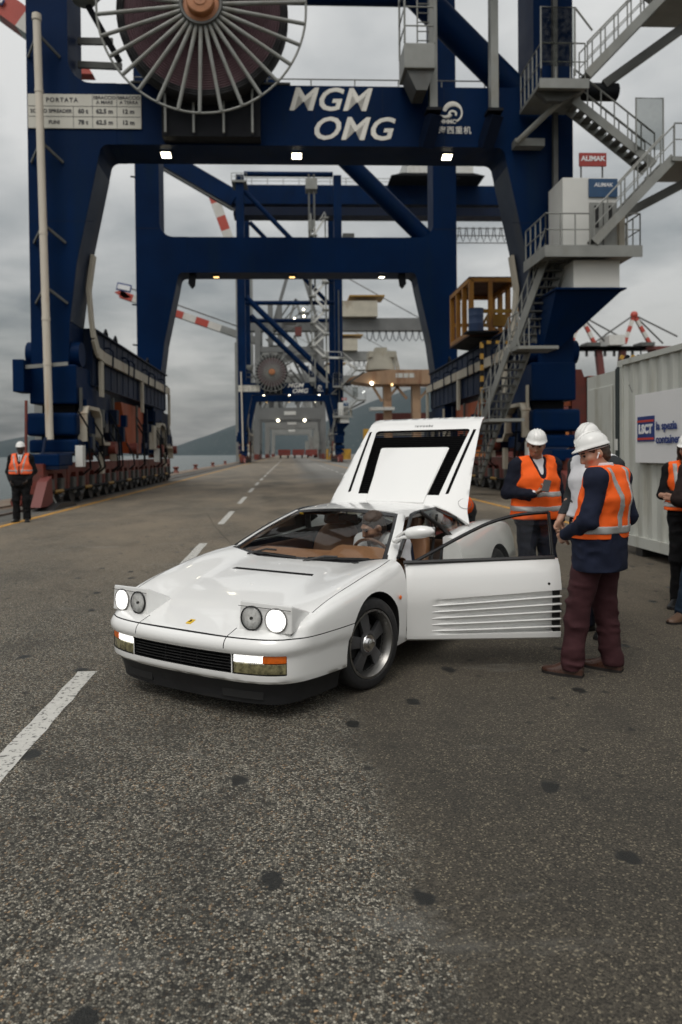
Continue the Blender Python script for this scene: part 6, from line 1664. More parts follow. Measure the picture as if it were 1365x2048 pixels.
        for k in range(7): b = MB(); y = 22.4 + k * 3.3; b.tube((q(-7.29), y, .50), (q(-7.29), y + .8, .50), .058, 6); Bd('guard_band', 'yellow_steel', b)
        # buffer end
        b = MB(); b.prism([(20.9, .12), (21.5, .85), (21.9, 1.0), (22.0, .2), (21.5, .1)], 'x', q(-7.5), q(-7.2)); Bd('rail_sweeper', 'box_maroon', b)
        b = MB(); b.tube((q(-7.85), 20.75, .30), (q(-7.85), 21.1, .30), .16, 12); Bd('buffer', 'bogie_red', b, smooth=True, angle=40)
        b = MB(); b.bx(q(-8.45), q(-7.0), 22.0, 23.4, 1.30, 1.68); Bd('end_box', 'blue', b, bevel=.05)
        b = MB(); b.bx(q(-8.35), q(-7.95), 21.9, 22.0, .95, 1.55); Bd('warning_plate', 'yellow_steel', b)
        # hoses, junction boxes and pipework between balance beams and bogies
        r4 = random.Random(21 + s)
        for k in range(22):
            y = r4.uniform(23.6, 42); z = r4.uniform(1.5, 2.9); w_, h_ = r4.uniform(.18, .6), r4.uniform(.2, .7); b = MB(); b.bx(q(-7.0), q(-6.72 - r4.uniform(0, .15)), y, y + w_, z, z + h_)
            Bd('equipment_box', r4.choice(('blue', 'blue_far', 'black_steel', 'steel_dark', 'galv_dark', 'blue_side')), b, bevel=.015)
        for k in range(14):
            y = r4.uniform(23.4, 39); z = r4.uniform(1.9, 3.6); b = MB(); b.path([(q(-6.85), y, z), (q(-6.6), y + .15, z - .5), (q(-6.62), y + .5, 1.2), (q(-6.9), y + .7, 1.0)], .035, 5); Bd('hose', 'black_steel', b, smooth=True)
        for k in range(5):
            y = 24.2 + k * 4.4; b = MB(); b.tube((q(-6.95), y, 1.45), (q(-6.95), y, 3.9), .06, 6); Bd('riser_pipe', r4.choice(('blue_side', 'galv_dark', 'beige')), b)
        for y in (27.4, 31.2, 37.6, 42.0): b = MB(); b.tube((q(-6.9), y, 1.9), (q(-6.55), y, 1.9), .24, 12); Bd('brake_drum', 'bogie_red', b, smooth=True, angle=40)
    for x in (-3.4, -1.2, 1.0, 3.3, 5.4): b = MB(); b.bx(x - .006, x + .006, 23.999, 24.004, 11.97, 13.95); Bd('plate_joint', 'blue_far', b)
    for z in (7.0, 9.4): 
        for x0, x1 in ((-8.49, -7.05 + (z - 7) * .28), (8.37 - (z - 7) * .28, 9.81)): b = MB(); b.bx(x0, x1, 23.996, 24.0, z, z + .012); Bd('plate_joint', 'blue_far', b)
    # waterside: cable trumpet over the slot, red light string, protruding cabinet
    b = MB(); b.bx(-8.86, -8.5, 23.3, 24.1, 3.7, 4.75); Bd('cabinet', 'blue', b, bevel=.03)
    b = MB(); b.beam((-8.36, 23.0, 1.7), (-8.36, 23.1, 3.4), .07, .07); Bd('service_mast', 'bogie_red', b)
    tr = [[(-7.62 + s * (.13 + .36 * t ** 2.2), 22.3, 1.18 * (1 - t)) for t in L(0, 1, 8)] for s in (-1, 1)]
    b = MB()
    for side in tr: b.path(side, .042, 6)
    for side in tr: b.path([(x * .55 + -7.62 * .45, y + .05, z) for x, y, z in side], .03, 6)
    b.path([(-8.12, 22.3, .05), (-7.12, 22.3, .05)], .05, 6); b.path([(-7.85, 22.3, .62), (-7.40, 22.3, .62)], .03, 6); b.path([(-7.78, 22.3, 1.16), (-7.46, 22.3, 1.16)], .05, 6); Bd('cable_trumpet', 'galv', b)
    b = MB(); b.bx(-8.1, -7.0, 22.0, 22.9, 1.2, 1.3); b.tube((-7.7, 22.4, 1.3), (-7.7, 22.9, 2.2), .05, 8); Bd('trumpet_bracket', 'blue_far', b)
    # beam-top walkway rail
    railing(cr_, CO, [(-5.3, 25.45, 13.98), (7.2, 25.45, 13.98)], hr=.95, step=1.55, r=.022)
    # twin grey masts on dark stubs, ladder platform beside the first
    for x in (4.90, 6.93):
        b = MB(); b.bx(x - .125, x + .125, 23.3, 23.62, 12.92, 27); Bd('mast', 'galv', b)
        b = MB(); b.bx(x - .25, x + .25, 23.2, 23.7, 12.82, 12.915); Bd('mast_foot', 'black_steel', b)
        b = MB(); b.beam((x + .05, 23.45, 12.8), (x - .25 + .1, 24.0, 11.95), .42, .40); Bd('mast_stub', 'blue_far', b)
    b = MB(); b.bx(3.85, 4.85, 22.8, 23.9, 13.95, 14.75); lp = Bd('access_platform', 'galv', b, bevel=.03)
    b = MB(); b.prism([(3.95, 13.94), (4.85, 13.94), (4.6, 13.3), (4.25, 13.3)], 'y', 22.9, 23.8); Bd('platform_bracket', 'galv_dark', b, lp)
    for x, y in ((3.87, 22.82), (4.83, 22.82), (3.87, 23.86)): b = MB(); b.tube((x, y, 14.75), (x, y, 17.4), .035, 6); Bd('cage_post', 'galv', b, lp)
    for z in (15.3, 15.9, 16.6): b = MB(); b.path([(4.83, 22.82, z), (3.87, 22.82, z), (3.87, 23.86, z)], .025, 6); Bd('cage_rail', 'galv', b, lp)
    for z in L(14.9, 20, 17): b = MB(); b.tube((4.78, 23.46, z), (4.40, 23.46, z), .018, 6); Bd('rung', 'galv', b, lp)
    b = MB(); b.bx(4.38, 4.42, 23.42, 23.5, 14.8, 20); Bd('ladder_rail', 'galv', b, lp)
    # lamp arm high on the waterside leg
    b = MB(); b.lathe([(.0, 0), (.34, .05), (.62, .42), (.64, .9)], c=(-6.35, 23.1, 16.0), axis='z', n=20); Bd('hanging_lamp', 'galv', b, smooth=True, angle=40)
    b = MB(); b.beam((-6.25, 23.2, 16.0), (-5.35, 23.6, 14.45), .12, .16); Bd('lamp_arm', 'black_steel', b)
    b = MB(); b.beam((-7.1, 25.0, 15.1), (-5.6, 25.0, 15.05), .10, .22); b.beam((-7.1, 25.0, 15.9), (-5.9, 25.0, 15.9), .10, .22); Bd('lamp_bracket', 'galv_dark', b)
    # --- landside access: stairs up to the lift landing, lift, zig-zag stairs above
    stair_flight(cr_, CO, (6.95, 26.8, .45), (7.05, 24.35, 2.72), .66, (1, 0, 0), 9)
    b = MB(); b.bx(6.7, 7.9, 23.4, 24.3, 2.62, 2.72); Bd('stair_landing', 'galv', b); railing(cr_, CO, [(6.7, 24.3, 2.72), (6.7, 23.4, 2.72)])
    stair_flight(cr_, CO, (7.15, 24.6, 2.72), (7.55, 22.9, 4.95), .68, (1, 0, 0), 9)
    b = MB(); b.bx(7.3, 8.6, 22.2, 23.2, 4.86, 4.96); Bd('stair_landing', 'galv', b); railing(cr_, CO, [(7.3, 23.2, 4.96), (7.3, 22.2, 4.96)])
    stair_flight(cr_, CO, (8.08, 24.4, 5.0), (8.86, 23.1, 7.95), .66, (1, 0, 0), 12)
    lf = empty('lift_landing', Vector((9.6, 23.0, 8.0)) - Vector(CO), parent=cr_)
    b = MB(); b.bx(8.12, 11.2, 22.0, 23.98, 7.86, 8.02); Bd('landing_deck', 'galv', b, lf)
    b = MB(); b.bx(8.12, 11.2, 21.96, 22.0, 7.70, 8.06); b.bx(8.08, 8.12, 21.96, 23.98, 7.70, 8.06); Bd('deck_edge', 'galv', b, lf)
    railing(cr_, CO, [(8.14, 23.9, 8.02), (8.14, 22.04, 8.02), (9.55, 22.04, 8.02)], step=.42)
    railing(cr_, CO, [(10.75, 22.04, 8.02), (11.16, 22.04, 8.02), (11.16, 23.9, 8.02)], step=.42)
    b = MB(); b.bx(9.15, 10.65, 22.35, 23.95, 6.82, 7.70); Bd('machine_box', 'white_steel', b, lf, bevel=.02)
    b = MB(); b.add([(8.62, 22.45, 6.76), (10.78, 22.45, 6.76), (10.78, 23.97, 6.76), (8.62, 23.97, 6.76), (8.66, 23.75, 5.05), (9.15, 23.75, 5.05), (9.15, 23.97, 5.05), (8.66, 23.97, 5.05)], [(0, 1, 2, 3), (0, 4, 5, 1), (1, 5, 6, 2), (2, 6, 7, 3), (3, 7, 4, 0), (4, 7, 6, 5)]); Bd('landing_bracket', 'blue', b, lf)
    b = MB(); b.bx(8.55, 10.85, 22.3, 23.98, 6.765, 6.815); Bd('bracket_plate', 'blue', b, lf)
    lc = empty('lift_cabin', Vector((9.8, 22.9, 8.03)) - Vector(CO), parent=cr_)
    b = MB(); b.bx(8.85, 10.62, 22.45, 23.7, 8.03, 10.35); Bd('cabin_body', 'white_steel', b, lc, bevel=.02)
    b = MB(); b.bx(9.70, 10.60, 22.42, 22.448, 8.1, 9.55); Bd('cabin_door', 'galv', b, lc)
    for x in (9.93, 10.37): b = MB(); b.bx(x - .07, x + .07, 22.405, 22.418, 8.75, 9.45); Bd('door_window', 'gap', b, lc, bevel=.003)
    b = MB(); b.bx(10.14, 10.16, 22.405, 22.418, 8.1, 9.55); Bd('door_gap', 'gap', b, lc)
    b = MB(); b.bx(9.68, 10.61, 22.40, 22.446, 9.72, 10.30); Bd('name_plate', 'blue_sign', b, lc); tx('ALIMAK', .17, 10.15, 10.10, lc, 'lsct_white', 22.396, shear=.15, offset=.003)
    b = MB(); b.bx(9.42, 10.30, 22.50, 22.56, 10.74, 11.16); rs = Bd('lift_sign', 'red_sign', b, lc); tx('ALIMAK', .22, 9.86, 10.97, rs, 'lsct_white', 22.494, offset=.006)
    for x in (9.5, 10.2): b = MB(); b.bx(x - .02, x + .02, 22.56, 22.6, 10.3, 11.15); Bd('sign_post', 'galv_dark', b, lc)
    b = MB(); b.bx(9.05, 9.20, 23.72, 23.9, 8.0, 30); Bd('lift_rail', 'galv_dark', b)
    b = MB(); b.bx(10.9, 11.1, 22.9, 23.2, 8.03, 9.5); Bd('control_box', 'beige', b, lf, bevel=.02)
    # zig-zag
    stair_flight(cr_, CO, (9.65, 22.25, 8.15), (12.2, 22.25, 10.8), .62, (0, 1, 0), 11, rails=(-1, 1))
    b = MB(); b.bx(12.1, 13.6, 21.85, 23.6, 10.66, 10.80); Bd('stair_landing', 'galv', b); railing(cr_, CO, [(12.2, 21.9, 10.8), (13.55, 21.9, 10.8), (13.55, 23.5, 10.8)])
    b = MB(); b.beam((13.4, 22.6, 10.5), (10.75, 23.3, 9.2), .16, .26); Bd('landing_strut', 'galv_dark', b)
    b = MB(); b.tube((13.0, 21.9, 11.9), (13.35, 21.9, 12.25), .03, 6); Bd('tube_lamp', 'tube_light', b)
    stair_flight(cr_, CO, (12.0, 23.05, 10.9), (9.35, 23.05, 12.95), .62, (0, 1, 0), 11, rails=(-1, 1))
    b = MB(); b.bx(11.35, 12.25, 22.68, 22.70, 11.35, 13.0); Bd('mesh_screen', 'mesh', b)
    b = MB(); b.path([(11.35, 22.66, 11.3), (11.35, 22.66, 13.0), (12.25, 22.66, 13.0), (12.25, 22.66, 11.3)], .03, 6); Bd('screen_frame', 'galv', b)
    b = MB(); b.bx(7.95, 9.5, 21.98, 23.9, 13.02, 13.14); Bd('stair_landing', 'galv', b)
    b = MB(); b.bx(7.93, 9.5, 21.93, 21.975, 12.92, 13.22); Bd('landing_edge', 'galv', b)
    b = MB(); b.prism([(7.97, 13.0), (9.4, 13.0), (8.8, 12.7), (8.3, 12.7)], 'y', 22.3, 22.5); Bd('landing_bracket', 'galv_dark', b)
    b = MB(); b.tube((8.9, 22.6, 12.9), (7.75, 23.6, 11.95), .10, 8); b.bx(7.7, 8.7, 23.6, 23.98, 11.85, 12.1); Bd('landing_strut', 'galv', b)
    railing(cr_, CO, [(8.0, 23.9, 13.14), (8.0, 22.0, 13.14), (9.4, 22.0, 13.14)], step=.42, hr=1.2)
    b = MB(); b.bx(7.97, 9.05, 21.93, 21.95, 13.6, 15.4); Bd('mesh_screen', 'mesh', b)
    b = MB(); b.path([(7.97, 21.92, 13.5), (7.97, 21.92, 15.4), (9.05, 21.92, 15.4), (9.05, 21.92, 13.3)], .03, 6); b.path([(9.05, 21.92, 15.4), (9.6, 21.92, 14.7)], .03, 6); Bd('screen_frame', 'galv', b)
    stair_flight(cr_, CO, (9.45, 22.25, 13.35), (12.0, 22.25, 15.95), .62, (0, 1, 0), 11, rails=(-1, 1))
    b = MB(); b.bx(12.0, 13.6, 21.85, 23.6, 15.84, 15.98); Bd('stair_landing', 'galv', b); railing(cr_, CO, [(12.1, 21.9, 15.98), (13.55, 21.9, 15.98)])
    b = MB(); b.beam((13.4, 22.6, 15.6), (10.6, 23.3, 13.75), .16, .28); Bd('landing_strut', 'galv_dark', b)
    b = MB(); b.tube((9.4, 23.5, 13.6), (11.1, 23.5, 13.6), .28, 12); Bd('vent_pipe', 'black_steel', b, smooth=True, angle=40)
    for a_, c_ in (((12.0, 16.0), (9.6, 18.0)), ((9.4, 18.0), (6.6, 18.1)), ((6.6, 18.1), (4.5, 20.0)), ((4.5, 20.0), (6.8, 22.1)), ((6.8, 22.1), (4.6, 24.0)), ((4.6, 24.0), (6.8, 26.3)), ((6.8, 26.3), (4.6, 28.6)), ((4.6, 28.6), (6.8, 31.0)), ((6.8, 31), (4.8, 33.4)), ((4.8, 33.4), (6.8, 36)), ((6.8, 36), (4.8, 39)), ((4.8, 39), (6.8, 42))):
        b = MB(); b.beam((a_[0], 22.4, a_[1]), (c_[0], 22.4, c_[1]), .5, .3); Bd('upper_stair', 'white_steel', b)
        b = MB(); b.tube((a_[0], 22.1, a_[1] + 1), (c_[0], 22.1, c_[1] + 1), .05, 6); b.tube((a_[0], 22.1, a_[1]), (a_[0], 22.1, a_[1] + 1.0), .05, 6); Bd('railing', 'white_steel', b)
        b = MB(); b.bx(c_[0] - .6, c_[0] + .6, 21.9, 23.3, c_[1] - .1, c_[1] + .1); Bd('stair_landing', 'galv', b)
    for x in (4.4, 6.9): b = MB(); b.bx(x - .12, x + .12, 22.9, 23.2, 17.6, 43); Bd('stair_post', 'galv', b)
    # yellow-black striped guard frame by the stairs
    for p, q2, ax in (((6.82, 24.7, 2.7), (6.82, 24.7, 5.45), 2), ((6.82, 24.7, 5.45), (7.95, 24.7, 5.45), 0)):
        n = 14 if ax == 2 else 7
        for k in range(n):
            b = MB(); a_ = Vector(p).lerp(Vector(q2), k / n); c_ = Vector(p).lerp(Vector(q2), (k + 1) / n); b.beam(a_, c_, .11, .11); Bd('guard_stripe', 'yellow_steel' if k % 2 else 'black_steel', b)
    # machinery house and festoon on the landside girder (seen on the next crane)
    b = MB(); b.bx(22, 34, 27.5, 37.5, 51.7, 55.4); Bd('machinery_house', 'white_steel', b)
    b = MB(); b.prism([(19, 51.22), (36, 51.22), (34, 51.68), (21, 51.68)], 'y', 27, 38); Bd('house_base', 'black_steel', b)
    b = MB(); b.bx(30, 31.6, 27.3, 27.48, 53.8, 54.8); Bd('house_window', 'red_sign', b)
    for z in (41.6, 40.3, 39.0): b = MB(); b.tube((24, 26.4, z), (45, 26.4, z), .09, 6); Bd('festoon_rail', 'galv_dark', b)
    for k in range(16):
        x = 25 + k * 1.25; b = MB(); b.path([(x, 26.4, 41.8), (x + .12, 26.4, 40.2), (x + .5, 26.4, 39.2), (x + .88, 26.4, 40.2), (x + 1.0, 26.4, 41.8)], .08, 5); Bd('festoon_loop', 'black_steel', b)
    b = MB(); b.bx(10.5, 12.6, 30, 33, 38.6, 41.8); b.bx(10.8, 12.3, 30.2, 32.8, 37.0, 38.55); Bd('operator_cab', 'galv_dark', b)
    railing(cr_, CO, [(-9, 31.7, 51.2), (20, 31.7, 51.2)], hr=1.2, step=3, r=.06)
    b = MB(); b.bx(-9.2, -6.6, 23.6, 27.5, 48.6, 48.9); Bd('top_platform', 'galv', b); railing(cr_, CO, [(-9.2, 23.6, 48.9), (-6.6, 23.6, 48.9)], hr=1.2, step=.9, r=.05)
    b = MB(); b.bx(4.0, 5.2, 23.5, 25, 40.3, 42.1); Bd('switch_house', 'galv', b); b = MB(); b.bx(3.6, 5.6, 23.2, 25.5, 47.3, 49.2); Bd('switch_house', 'galv', b)
    b = MB()
    b.bx(4.0, 4.3, 23.6, 23.9, 28, 50); b.bx(4.9, 5.2, 23.6, 23.9, 28, 50); Bd('ladder_rail', 'galv_dark', b)
    for k in range(18): b = MB(); b.bx(4.3, 4.9, 23.7, 23.8, 28.5 + k * 1.2, 28.7 + k * 1.2); Bd('rung', 'galv_dark', b)
    return cr_
crane1 = gantry_crane()
skip = ('hose', 'riser_pipe', 'equipment_box', 'plate_joint', 'brake_drum', 'tread', 'guard_stripe', 'stiffener', 'duct_clamp', 'table_line', 'rung', 'mooring_hook', 'weld_seam', 'guard_band', 'travel_motor', 'gear_case', 'pipe_joint', 'pipe_stay')
crane2 = copy_tree(crane1, None, lambda c: c.name.split('.')[0] not in skip)
crane2.location = (.56, 132.0, 0); crane2['label'] = 'second dark blue quay crane of the same kind, farther down the quay road'
# ------------------------------------------------------------------ container, cage and the far port
def container():
    ct = empty('shipping_container', (5.3, 5, 0), 0, 'pale grey corrugated shipping container with one end door swung open beside the group of people', 'container')
    org = (5.3, 5, 0); X0, Y1, z0, z1 = 5.30, 11.22, .14, 3.05; Y0 = Y1 - 12.19; X1 = X0 + 2.44
    def B(n, m, mb, p=ct, **k): return mb.build(n, m, p, org=org, **k)
    def corr(y0, y1, x, sgn):
        b = MB(); P = []; y = y1 - .10; pts = []
        while y > y0 + .2:
            pts += [(y, .0), (y - .075, 0), (y - .145, .036), (y - .215, .036)]; y -= .285
        for yy, d in pts: P.append([(x + sgn * d, yy, z0 + .16), (x + sgn * d, yy, z1 - .07)])
        b.grid(P); return b
    B('side_wall', 'container_white', corr(Y0, Y1, X0 + .03, 1)); B('side_wall', 'container_white', corr(Y0, Y1, X1 - .03, -1))
    for z, h in ((z1 - .08, .08), (z0, .16)):
        for x in (X0, X1 - .06): b = MB(); b.bx(x, x + .06, Y0 + .16, Y1 - .16, z, z + h); B('side_rail', 'container_white', b)
    for x in (X0, X1 - .15):
        for y in (Y0, Y1 - .15):
            b = MB(); b.bx(x, x + .15, y, y + .15, z0 + .12, z1 - .12); B('corner_post', 'container_white', b)
            for z in (z0, z1 - .118): b = MB(); b.bx(x - .004, x + .166, y - .004, y + .154, z, z + .118); B('corner_casting', 'container_white', b, bevel=.012)
    b = MB(); b.bx(X0 + .05, X1 - .05, Y0 + .05, Y1 - .1, z1 - .06, z1 - .02); B('roof', 'container_white', b)
    b = MB(); b.bx(X0 + .06, X1 - .06, Y0 + .05, Y1 - .05, z0 + .02, z0 + .12); B('floor', 'steel_dark', b)
    b = MB(); b.bx(X0 + .1, X1 - .1, Y0 + .02, Y0 + .06, z0 + .1, z1 - .1); B('end_wall', 'container_white', b)
    # open leaf carried on past the corner
    dr = empty('end_door', Vector((X0 + .03, Y1 + .02, z0)) - Vector(org), parent=ct); dr.rotation_euler = (0, 0, R(-1.5)); o2 = (X0 + .03, Y1 + .02, z0)
    b = MB(); b.bx(X0, X0 + .05, Y1 + .06, Y1 + 1.22, z0 + .16, z1 - .14)
    b.build('door_leaf', 'container_white', dr, org=o2)
    for za, zb in ((.30, 1.05), (1.35, 2.55)):
        b = MB(); b.prism([(Y1 + .14, z0 + za), (Y1 + 1.12, z0 + za), (Y1 + 1.12, z0 + zb), (Y1 + .14, z0 + zb)], 'x', X0 - .004, X0 - .035); b.build('door_panel', 'container_white', dr, org=o2, bevel=.02)
    b = MB(); b.bx(X0 - .01, X0 + .06, Y1 + .02, Y1 + .056, z0 + .14, z1 - .12); b.build('gasket', 'gasket', dr, org=o2)
    b = MB(); b.bx(X0 + .0, X0 + .05, Y1 + 1.222, Y1 + 1.25, z0 + .14, z1 - .12); b.build('gasket', 'gasket', dr, org=o2)
    for k in range(4): b = MB(); b.tube((X0 + .01, Y1 + .01, z0 + .4 + k * .7), (X0 + .01, Y1 + .01, z0 + .58 + k * .7), .022, 8); b.build('hinge', 'galv', dr, org=o2)
    b = MB(); b.bx(X0 - .06, X0 - .02, Y1 - .07, Y1 - .02, 1.62, 1.80); B('door_catch', 'white_steel', b)
    b = MB(); b.path([(X0 - .012, Y1 - .05, .3), (X0 - .012, Y1 - .05, 2.95)], .03, 6); B('door_seal', 'gasket', b)
    for k in range(6): b = MB(); b.beam((X0 + .05 + k * .09, Y1 - .02, z1 + .03), (X0 + .08 + k * .09, Y1 - .02, z1 + .09), .05, .05); B('hazard_stripe', 'yellow_steel' if k % 2 == 0 else 'black_steel', b)
    # dunnage under it
    for y in (Y1 - .6, 4.8, Y0 + .6): b = MB(); b.bx(X0 + .05, X1 - .05, y - .1, y + .1, .002, z0 - .002); B('timber_bearer', 'steel_dark', b)
    # sign board
    sb = empty('sign_board', (5.25, 8.9, 1.95), 0, 'white board with red and blue square logo fixed to the pale container', 'sign'); so = (5.25, 8.9, 1.95)
    b = MB(); b.bx(5.262, 5.292, 6.3, 10.56, 1.43, 2.45); b.build('board', 'board', sb, org=so, bevel=.004)
    b = MB(); b.bx(5.250, 5.2605, 9.985, 10.47, 1.745, 2.115); b.build('logo_panel', 'lsct_blue', sb, org=so)
    for z in (2.045, 1.785): b = MB(); b.bx(5.246, 5.2495, 9.985, 10.47, z - .016, z + .016); b.build('logo_stripe', 'lsct_red', sb, org=so)
    def tb(body, size, y, z, mat, al='CENTER', **k): return text_mesh('lettering', body, size, mat, sb, Vector((5.247, y, z)) - Vector(so), (R(90), 0, R(-90)), .002, al, **k)
    tb('LSCT', .175, 10.228, 1.92, 'lsct_white', offset=.010, sx=1.0)
    tb('la spezia', .165, 9.93, 1.955, 'lsct_blue', 'LEFT', offset=.004); tb('container terminal', .165, 9.93, 1.765, 'lsct_blue', 'LEFT', offset=.004)
    b = MB(); b.path([(5.25, 10.62, 2.5), (5.22, 10.66, 2.62)], .012, 6); b.build('board_hook', 'galv', sb, org=so)
container()
def cage():
    cg = empty('steel_cage', (8.35, 30.1, 6.2), 0, 'rusty orange open steel cage standing on the landside girder of the nearest blue crane', 'cage'); org = (8.35, 30.1, 6.2)
    x0, x1, y0, y1, z0, z1 = 7.45, 9.3, 28.5, 31.8, 6.45, 8.55
    def B(n, m, mb, **k): return mb.build(n, m, cg, org=org, **k)
    for x in (x0, x1):
        for y in (y0, (y0 * 2 + y1) / 3, (y0 + 2 * y1) / 3, y1): b = MB(); b.bx(x - .09, x + .09, y - .09, y + .09, z0, z1); B('post', 'orange_cage', b)
    b = MB(); b.bx((x0 + x1) / 2 - .22, (x0 + x1) / 2 - .06, y0 - .08, y0 + .08, z0, z1); B('post', 'orange_cage', b)
    for z in (z0, z1):
        for x in (x0, x1): b = MB(); b.bx(x - .10, x + .10, y0, y1, z - .08, z + .08); B('rail', 'orange_cage', b)
        for y in (y0, y1): b = MB(); b.bx(x0, x1, y - .09, y + .09, z - .075, z + .075); B('rail', 'orange_cage', b)
    b = MB(); b.bx(x0 - .1, x1 + .1, y0 - .1, y1 + .1, z1 + .085, z1 + .12); B('roof_plate', 'rust_roof', b)
    b = MB(); b.bx(x0 - .1, x1 + .1, y0 - .1, y1 + .1, z0 - .16, z0 - .085); B('floor_plate', 'rust_roof', b)
    for y in (y0 + .1, y1): b = MB(); b.bx(x0, x1, y - .04, y + .04, 7.25, 7.40); B('rail', 'yellow_steel', b)
    b = MB(); b.beam((8.4, y1, 6.6), (9.2, y1, 8.0), .1, .1); b.beam((8.4, y0 + 1, 7.1), (9.2, y0 + 1, 7.1), .3, .5); B('brace', 'yellow_steel', b)
    b = MB(); b.prism([(x0 - .1, z0 - .17), (x1 + .1, z0 - .17), (x1, 6.15), (x0 + .9, 6.15)], 'y', y0, y1); B('bearer', 'black_steel', b)
    d = MB(); d.lathe([(.0, 0), (.29, 0), (.30, .02), (.29, .3), (.30, .32), (.29, .34), (.29, .62), (.30, .64), (.29, .66), (.30, .90), (.31, .92), (.0, .92)], axis='z', n=24)
    dr = tag(d.build('oil_drum', 'box_blue', None, smooth=True, angle=40), 'blue drum standing at the corner of the rusty orange cage on the crane', 'drum'); dr.location = (7.55, 28.15, 6.40)
    b = MB(); b.bx(7.1, 8.4, 27.8, 28.38, 6.33, 6.395); B('drum_shelf', 'black_steel', b)
cage()

def far_port():
    # grey portal cranes beyond the blue ones
    def grey_crane(Y, sc_, label, mat, off=0):
        g = empty('gantry_crane', (.6 + off, Y, 0), 0, label, 'crane', 'grey quay cranes')
        def B(n, m, mb, **k): return mb.build(n, m, g, **k)
        for y in (0, 16):
            for s in (-1, 1):
                b = MB(); b.beam((s * 9.2 * sc_, y, 1.5), (s * 8.6 * sc_, y, 38), 1.5, 1.5, up=(0, 1, 0)); B('leg', mat, b)
                b = MB(); b.beam((s * 8.6 * sc_, y, 13.5), (s * 1.0, y, 30), .7, .7); B('raking_brace', mat, b)
                b = MB(); b.beam((s * 8.6 * sc_, y, 30), (s * 2.0, y, 14.5), .5, .5); B('raking_brace', mat, b)
            b = MB(); b.bx(-8.3 * sc_, 8.3 * sc_, y - .8, y + .8, 11.0, 14.2); B('portal_beam', mat, b)
            b = MB(); b.bx(-8.3 * sc_, 8.3 * sc_, y - .5, y + .5, 29.5, 31); B('cross_tie', mat, b)
        for s in (-1, 1):
            b = MB(); b.bx(s * 9.2 * sc_ - .7, s * 9.2 * sc_ + .7, .8, 15.2, 2.6, 4.6); B('sill_girder', mat, b)
            for y in (-2, 4.5, 11.5, 18): b = MB(); b.bx(s * 9.2 * sc_ - .6, s * 9.2 * sc_ + .6, y - 2.2, y + 2.2, .1, 1.5); B('bogie', 'bogie_red', b)
        b = MB(); b.bx(-12, 40, 6, 9, 36.5, 40); B('trolley_girder', mat, b)
        b = MB(); b.beam((-4, 7.5, 40), (2, 7.5, 60), .9, .9); b.beam((8, 7.5, 40), (2, 7.5, 60), .9, .9); B('apex_frame', mat, b)
        b = MB(); b.tube((2, 7.5, 60), (38, 7.5, 40), .14, 6); B('stay', mat, b)
        b = MB(); b.bx(15, 25, 4, 11, 40.1, 44.5); B('machinery_house', 'cream_mach', b)
        b = MB(); b.bx(17, 27, 3.4, 11.6, 45.6, 46.0); B('house_rail', 'yellow_steel', b)
        for k in range(9): b = MB(); x = 22 + k * 1.9; b.path([(x, 6, 36.4), (x + .3, 6, 34.2), (x + .9, 6, 33.4), (x + 1.5, 6, 34.2), (x + 1.8, 6, 36.4)], .12, 5); B('festoon_loop', 'black_steel', b)
        b = MB(); b.bx(6.4, 7.8, -2.2, -.9, 3.0, 7.6); B('lift_shaft', 'galv', b)
        b = MB(); b.bx(-1.6, 1.6, -.95, -.85, 12.2, 13.2); B('name_board', 'white_steel', b)
        if Y < 200:
            r3 = random.Random(3)
            for x in (-5.2, -2.6): b = MB(); b.bx(x - .7, x + .7, 3, 4.4, 14.3, 44); B('mast', mat, b)
            for k in range(26):
                x0, z0 = r3.uniform(-7, 7), r3.uniform(15, 40); dx = r3.choice((-1, 1)) * r3.uniform(2, 5); b = MB(); b.beam((x0, r3.uniform(1, 14), z0), (x0 + dx, r3.uniform(1, 14), z0 + abs(dx) * r3.uniform(.6, 1.3)), .32, .32); B('lattice_bar', r3.choice((mat, 'galv_dark', 'grey_crane2')), b)
            for k in range(9):
                x0, z0, y0 = r3.uniform(-5, 5), 17 + k * 2.9, r3.uniform(-1, 4); b = MB(); b.bx(x0 - 1.6, x0 + 1.6, y0, y0 + 2, z0, z0 + .22); B('platform', 'galv_dark', b)
                b = MB(); b.tube((x0 - 1.6, y0, z0 + 1.2), (x0 + 1.6, y0, z0 + 1.2), .08, 5); B('platform_rail', 'galv', b)
            for x, z in ((4.0, 41), (1.5, 38.5), (4.1, 39.2)): b = MB(); b.sphere((x, -1, z), .3, 8, 6); B('floodlight', 'flood', b, smooth=True)
            b = MB(); b.bx(1.6, 3.4, -.5, 1.5, 34, 36.4); B('operator_cab', 'box_maroon', b)
        for x in (-3.3, 4.0) if Y < 200 else ():
            b = MB(); b.sphere((x, -.9, 10.7), .38, 12, 8); B('floodlight', 'flood', b, smooth=True)
        return g
    grey_crane(196, 1.0, 'grey lattice quay crane just beyond the second blue crane, two floodlights lit', 'grey_crane')
    grey_crane(262, 1.0, 'paler grey quay crane third along the quay behind the lattice one', 'grey_crane2', .8)
    grey_crane(345, 1.0, 'small hazy grey quay crane farthest down the quay road', 'grey_crane2', 1.2)
    # rust-stained unloader on thick legs, right of the second crane
    u = empty('ship_unloader', (27, 150, 0), 0, 'rust streaked beige portal unloader with cream turret on two thick columns', 'crane')
    def B(n, m, mb, **k): return mb.build(n, m, u, org=(27, 150, 0), **k)
    z = lambda px: (907 - px) / 1420 * 150 + 1.62; x = lambda px: (px - 577) / 1420 * 150
    b = MB(); b.prism([(x(692), z(762)), (x(735), z(748)), (x(775), z(744)), (x(880), z(744)), (x(880), z(772)), (x(745), z(772)), (x(715), z(768))], 'y', 147, 154); B('hopper_beam', 'rusty_beige', b)
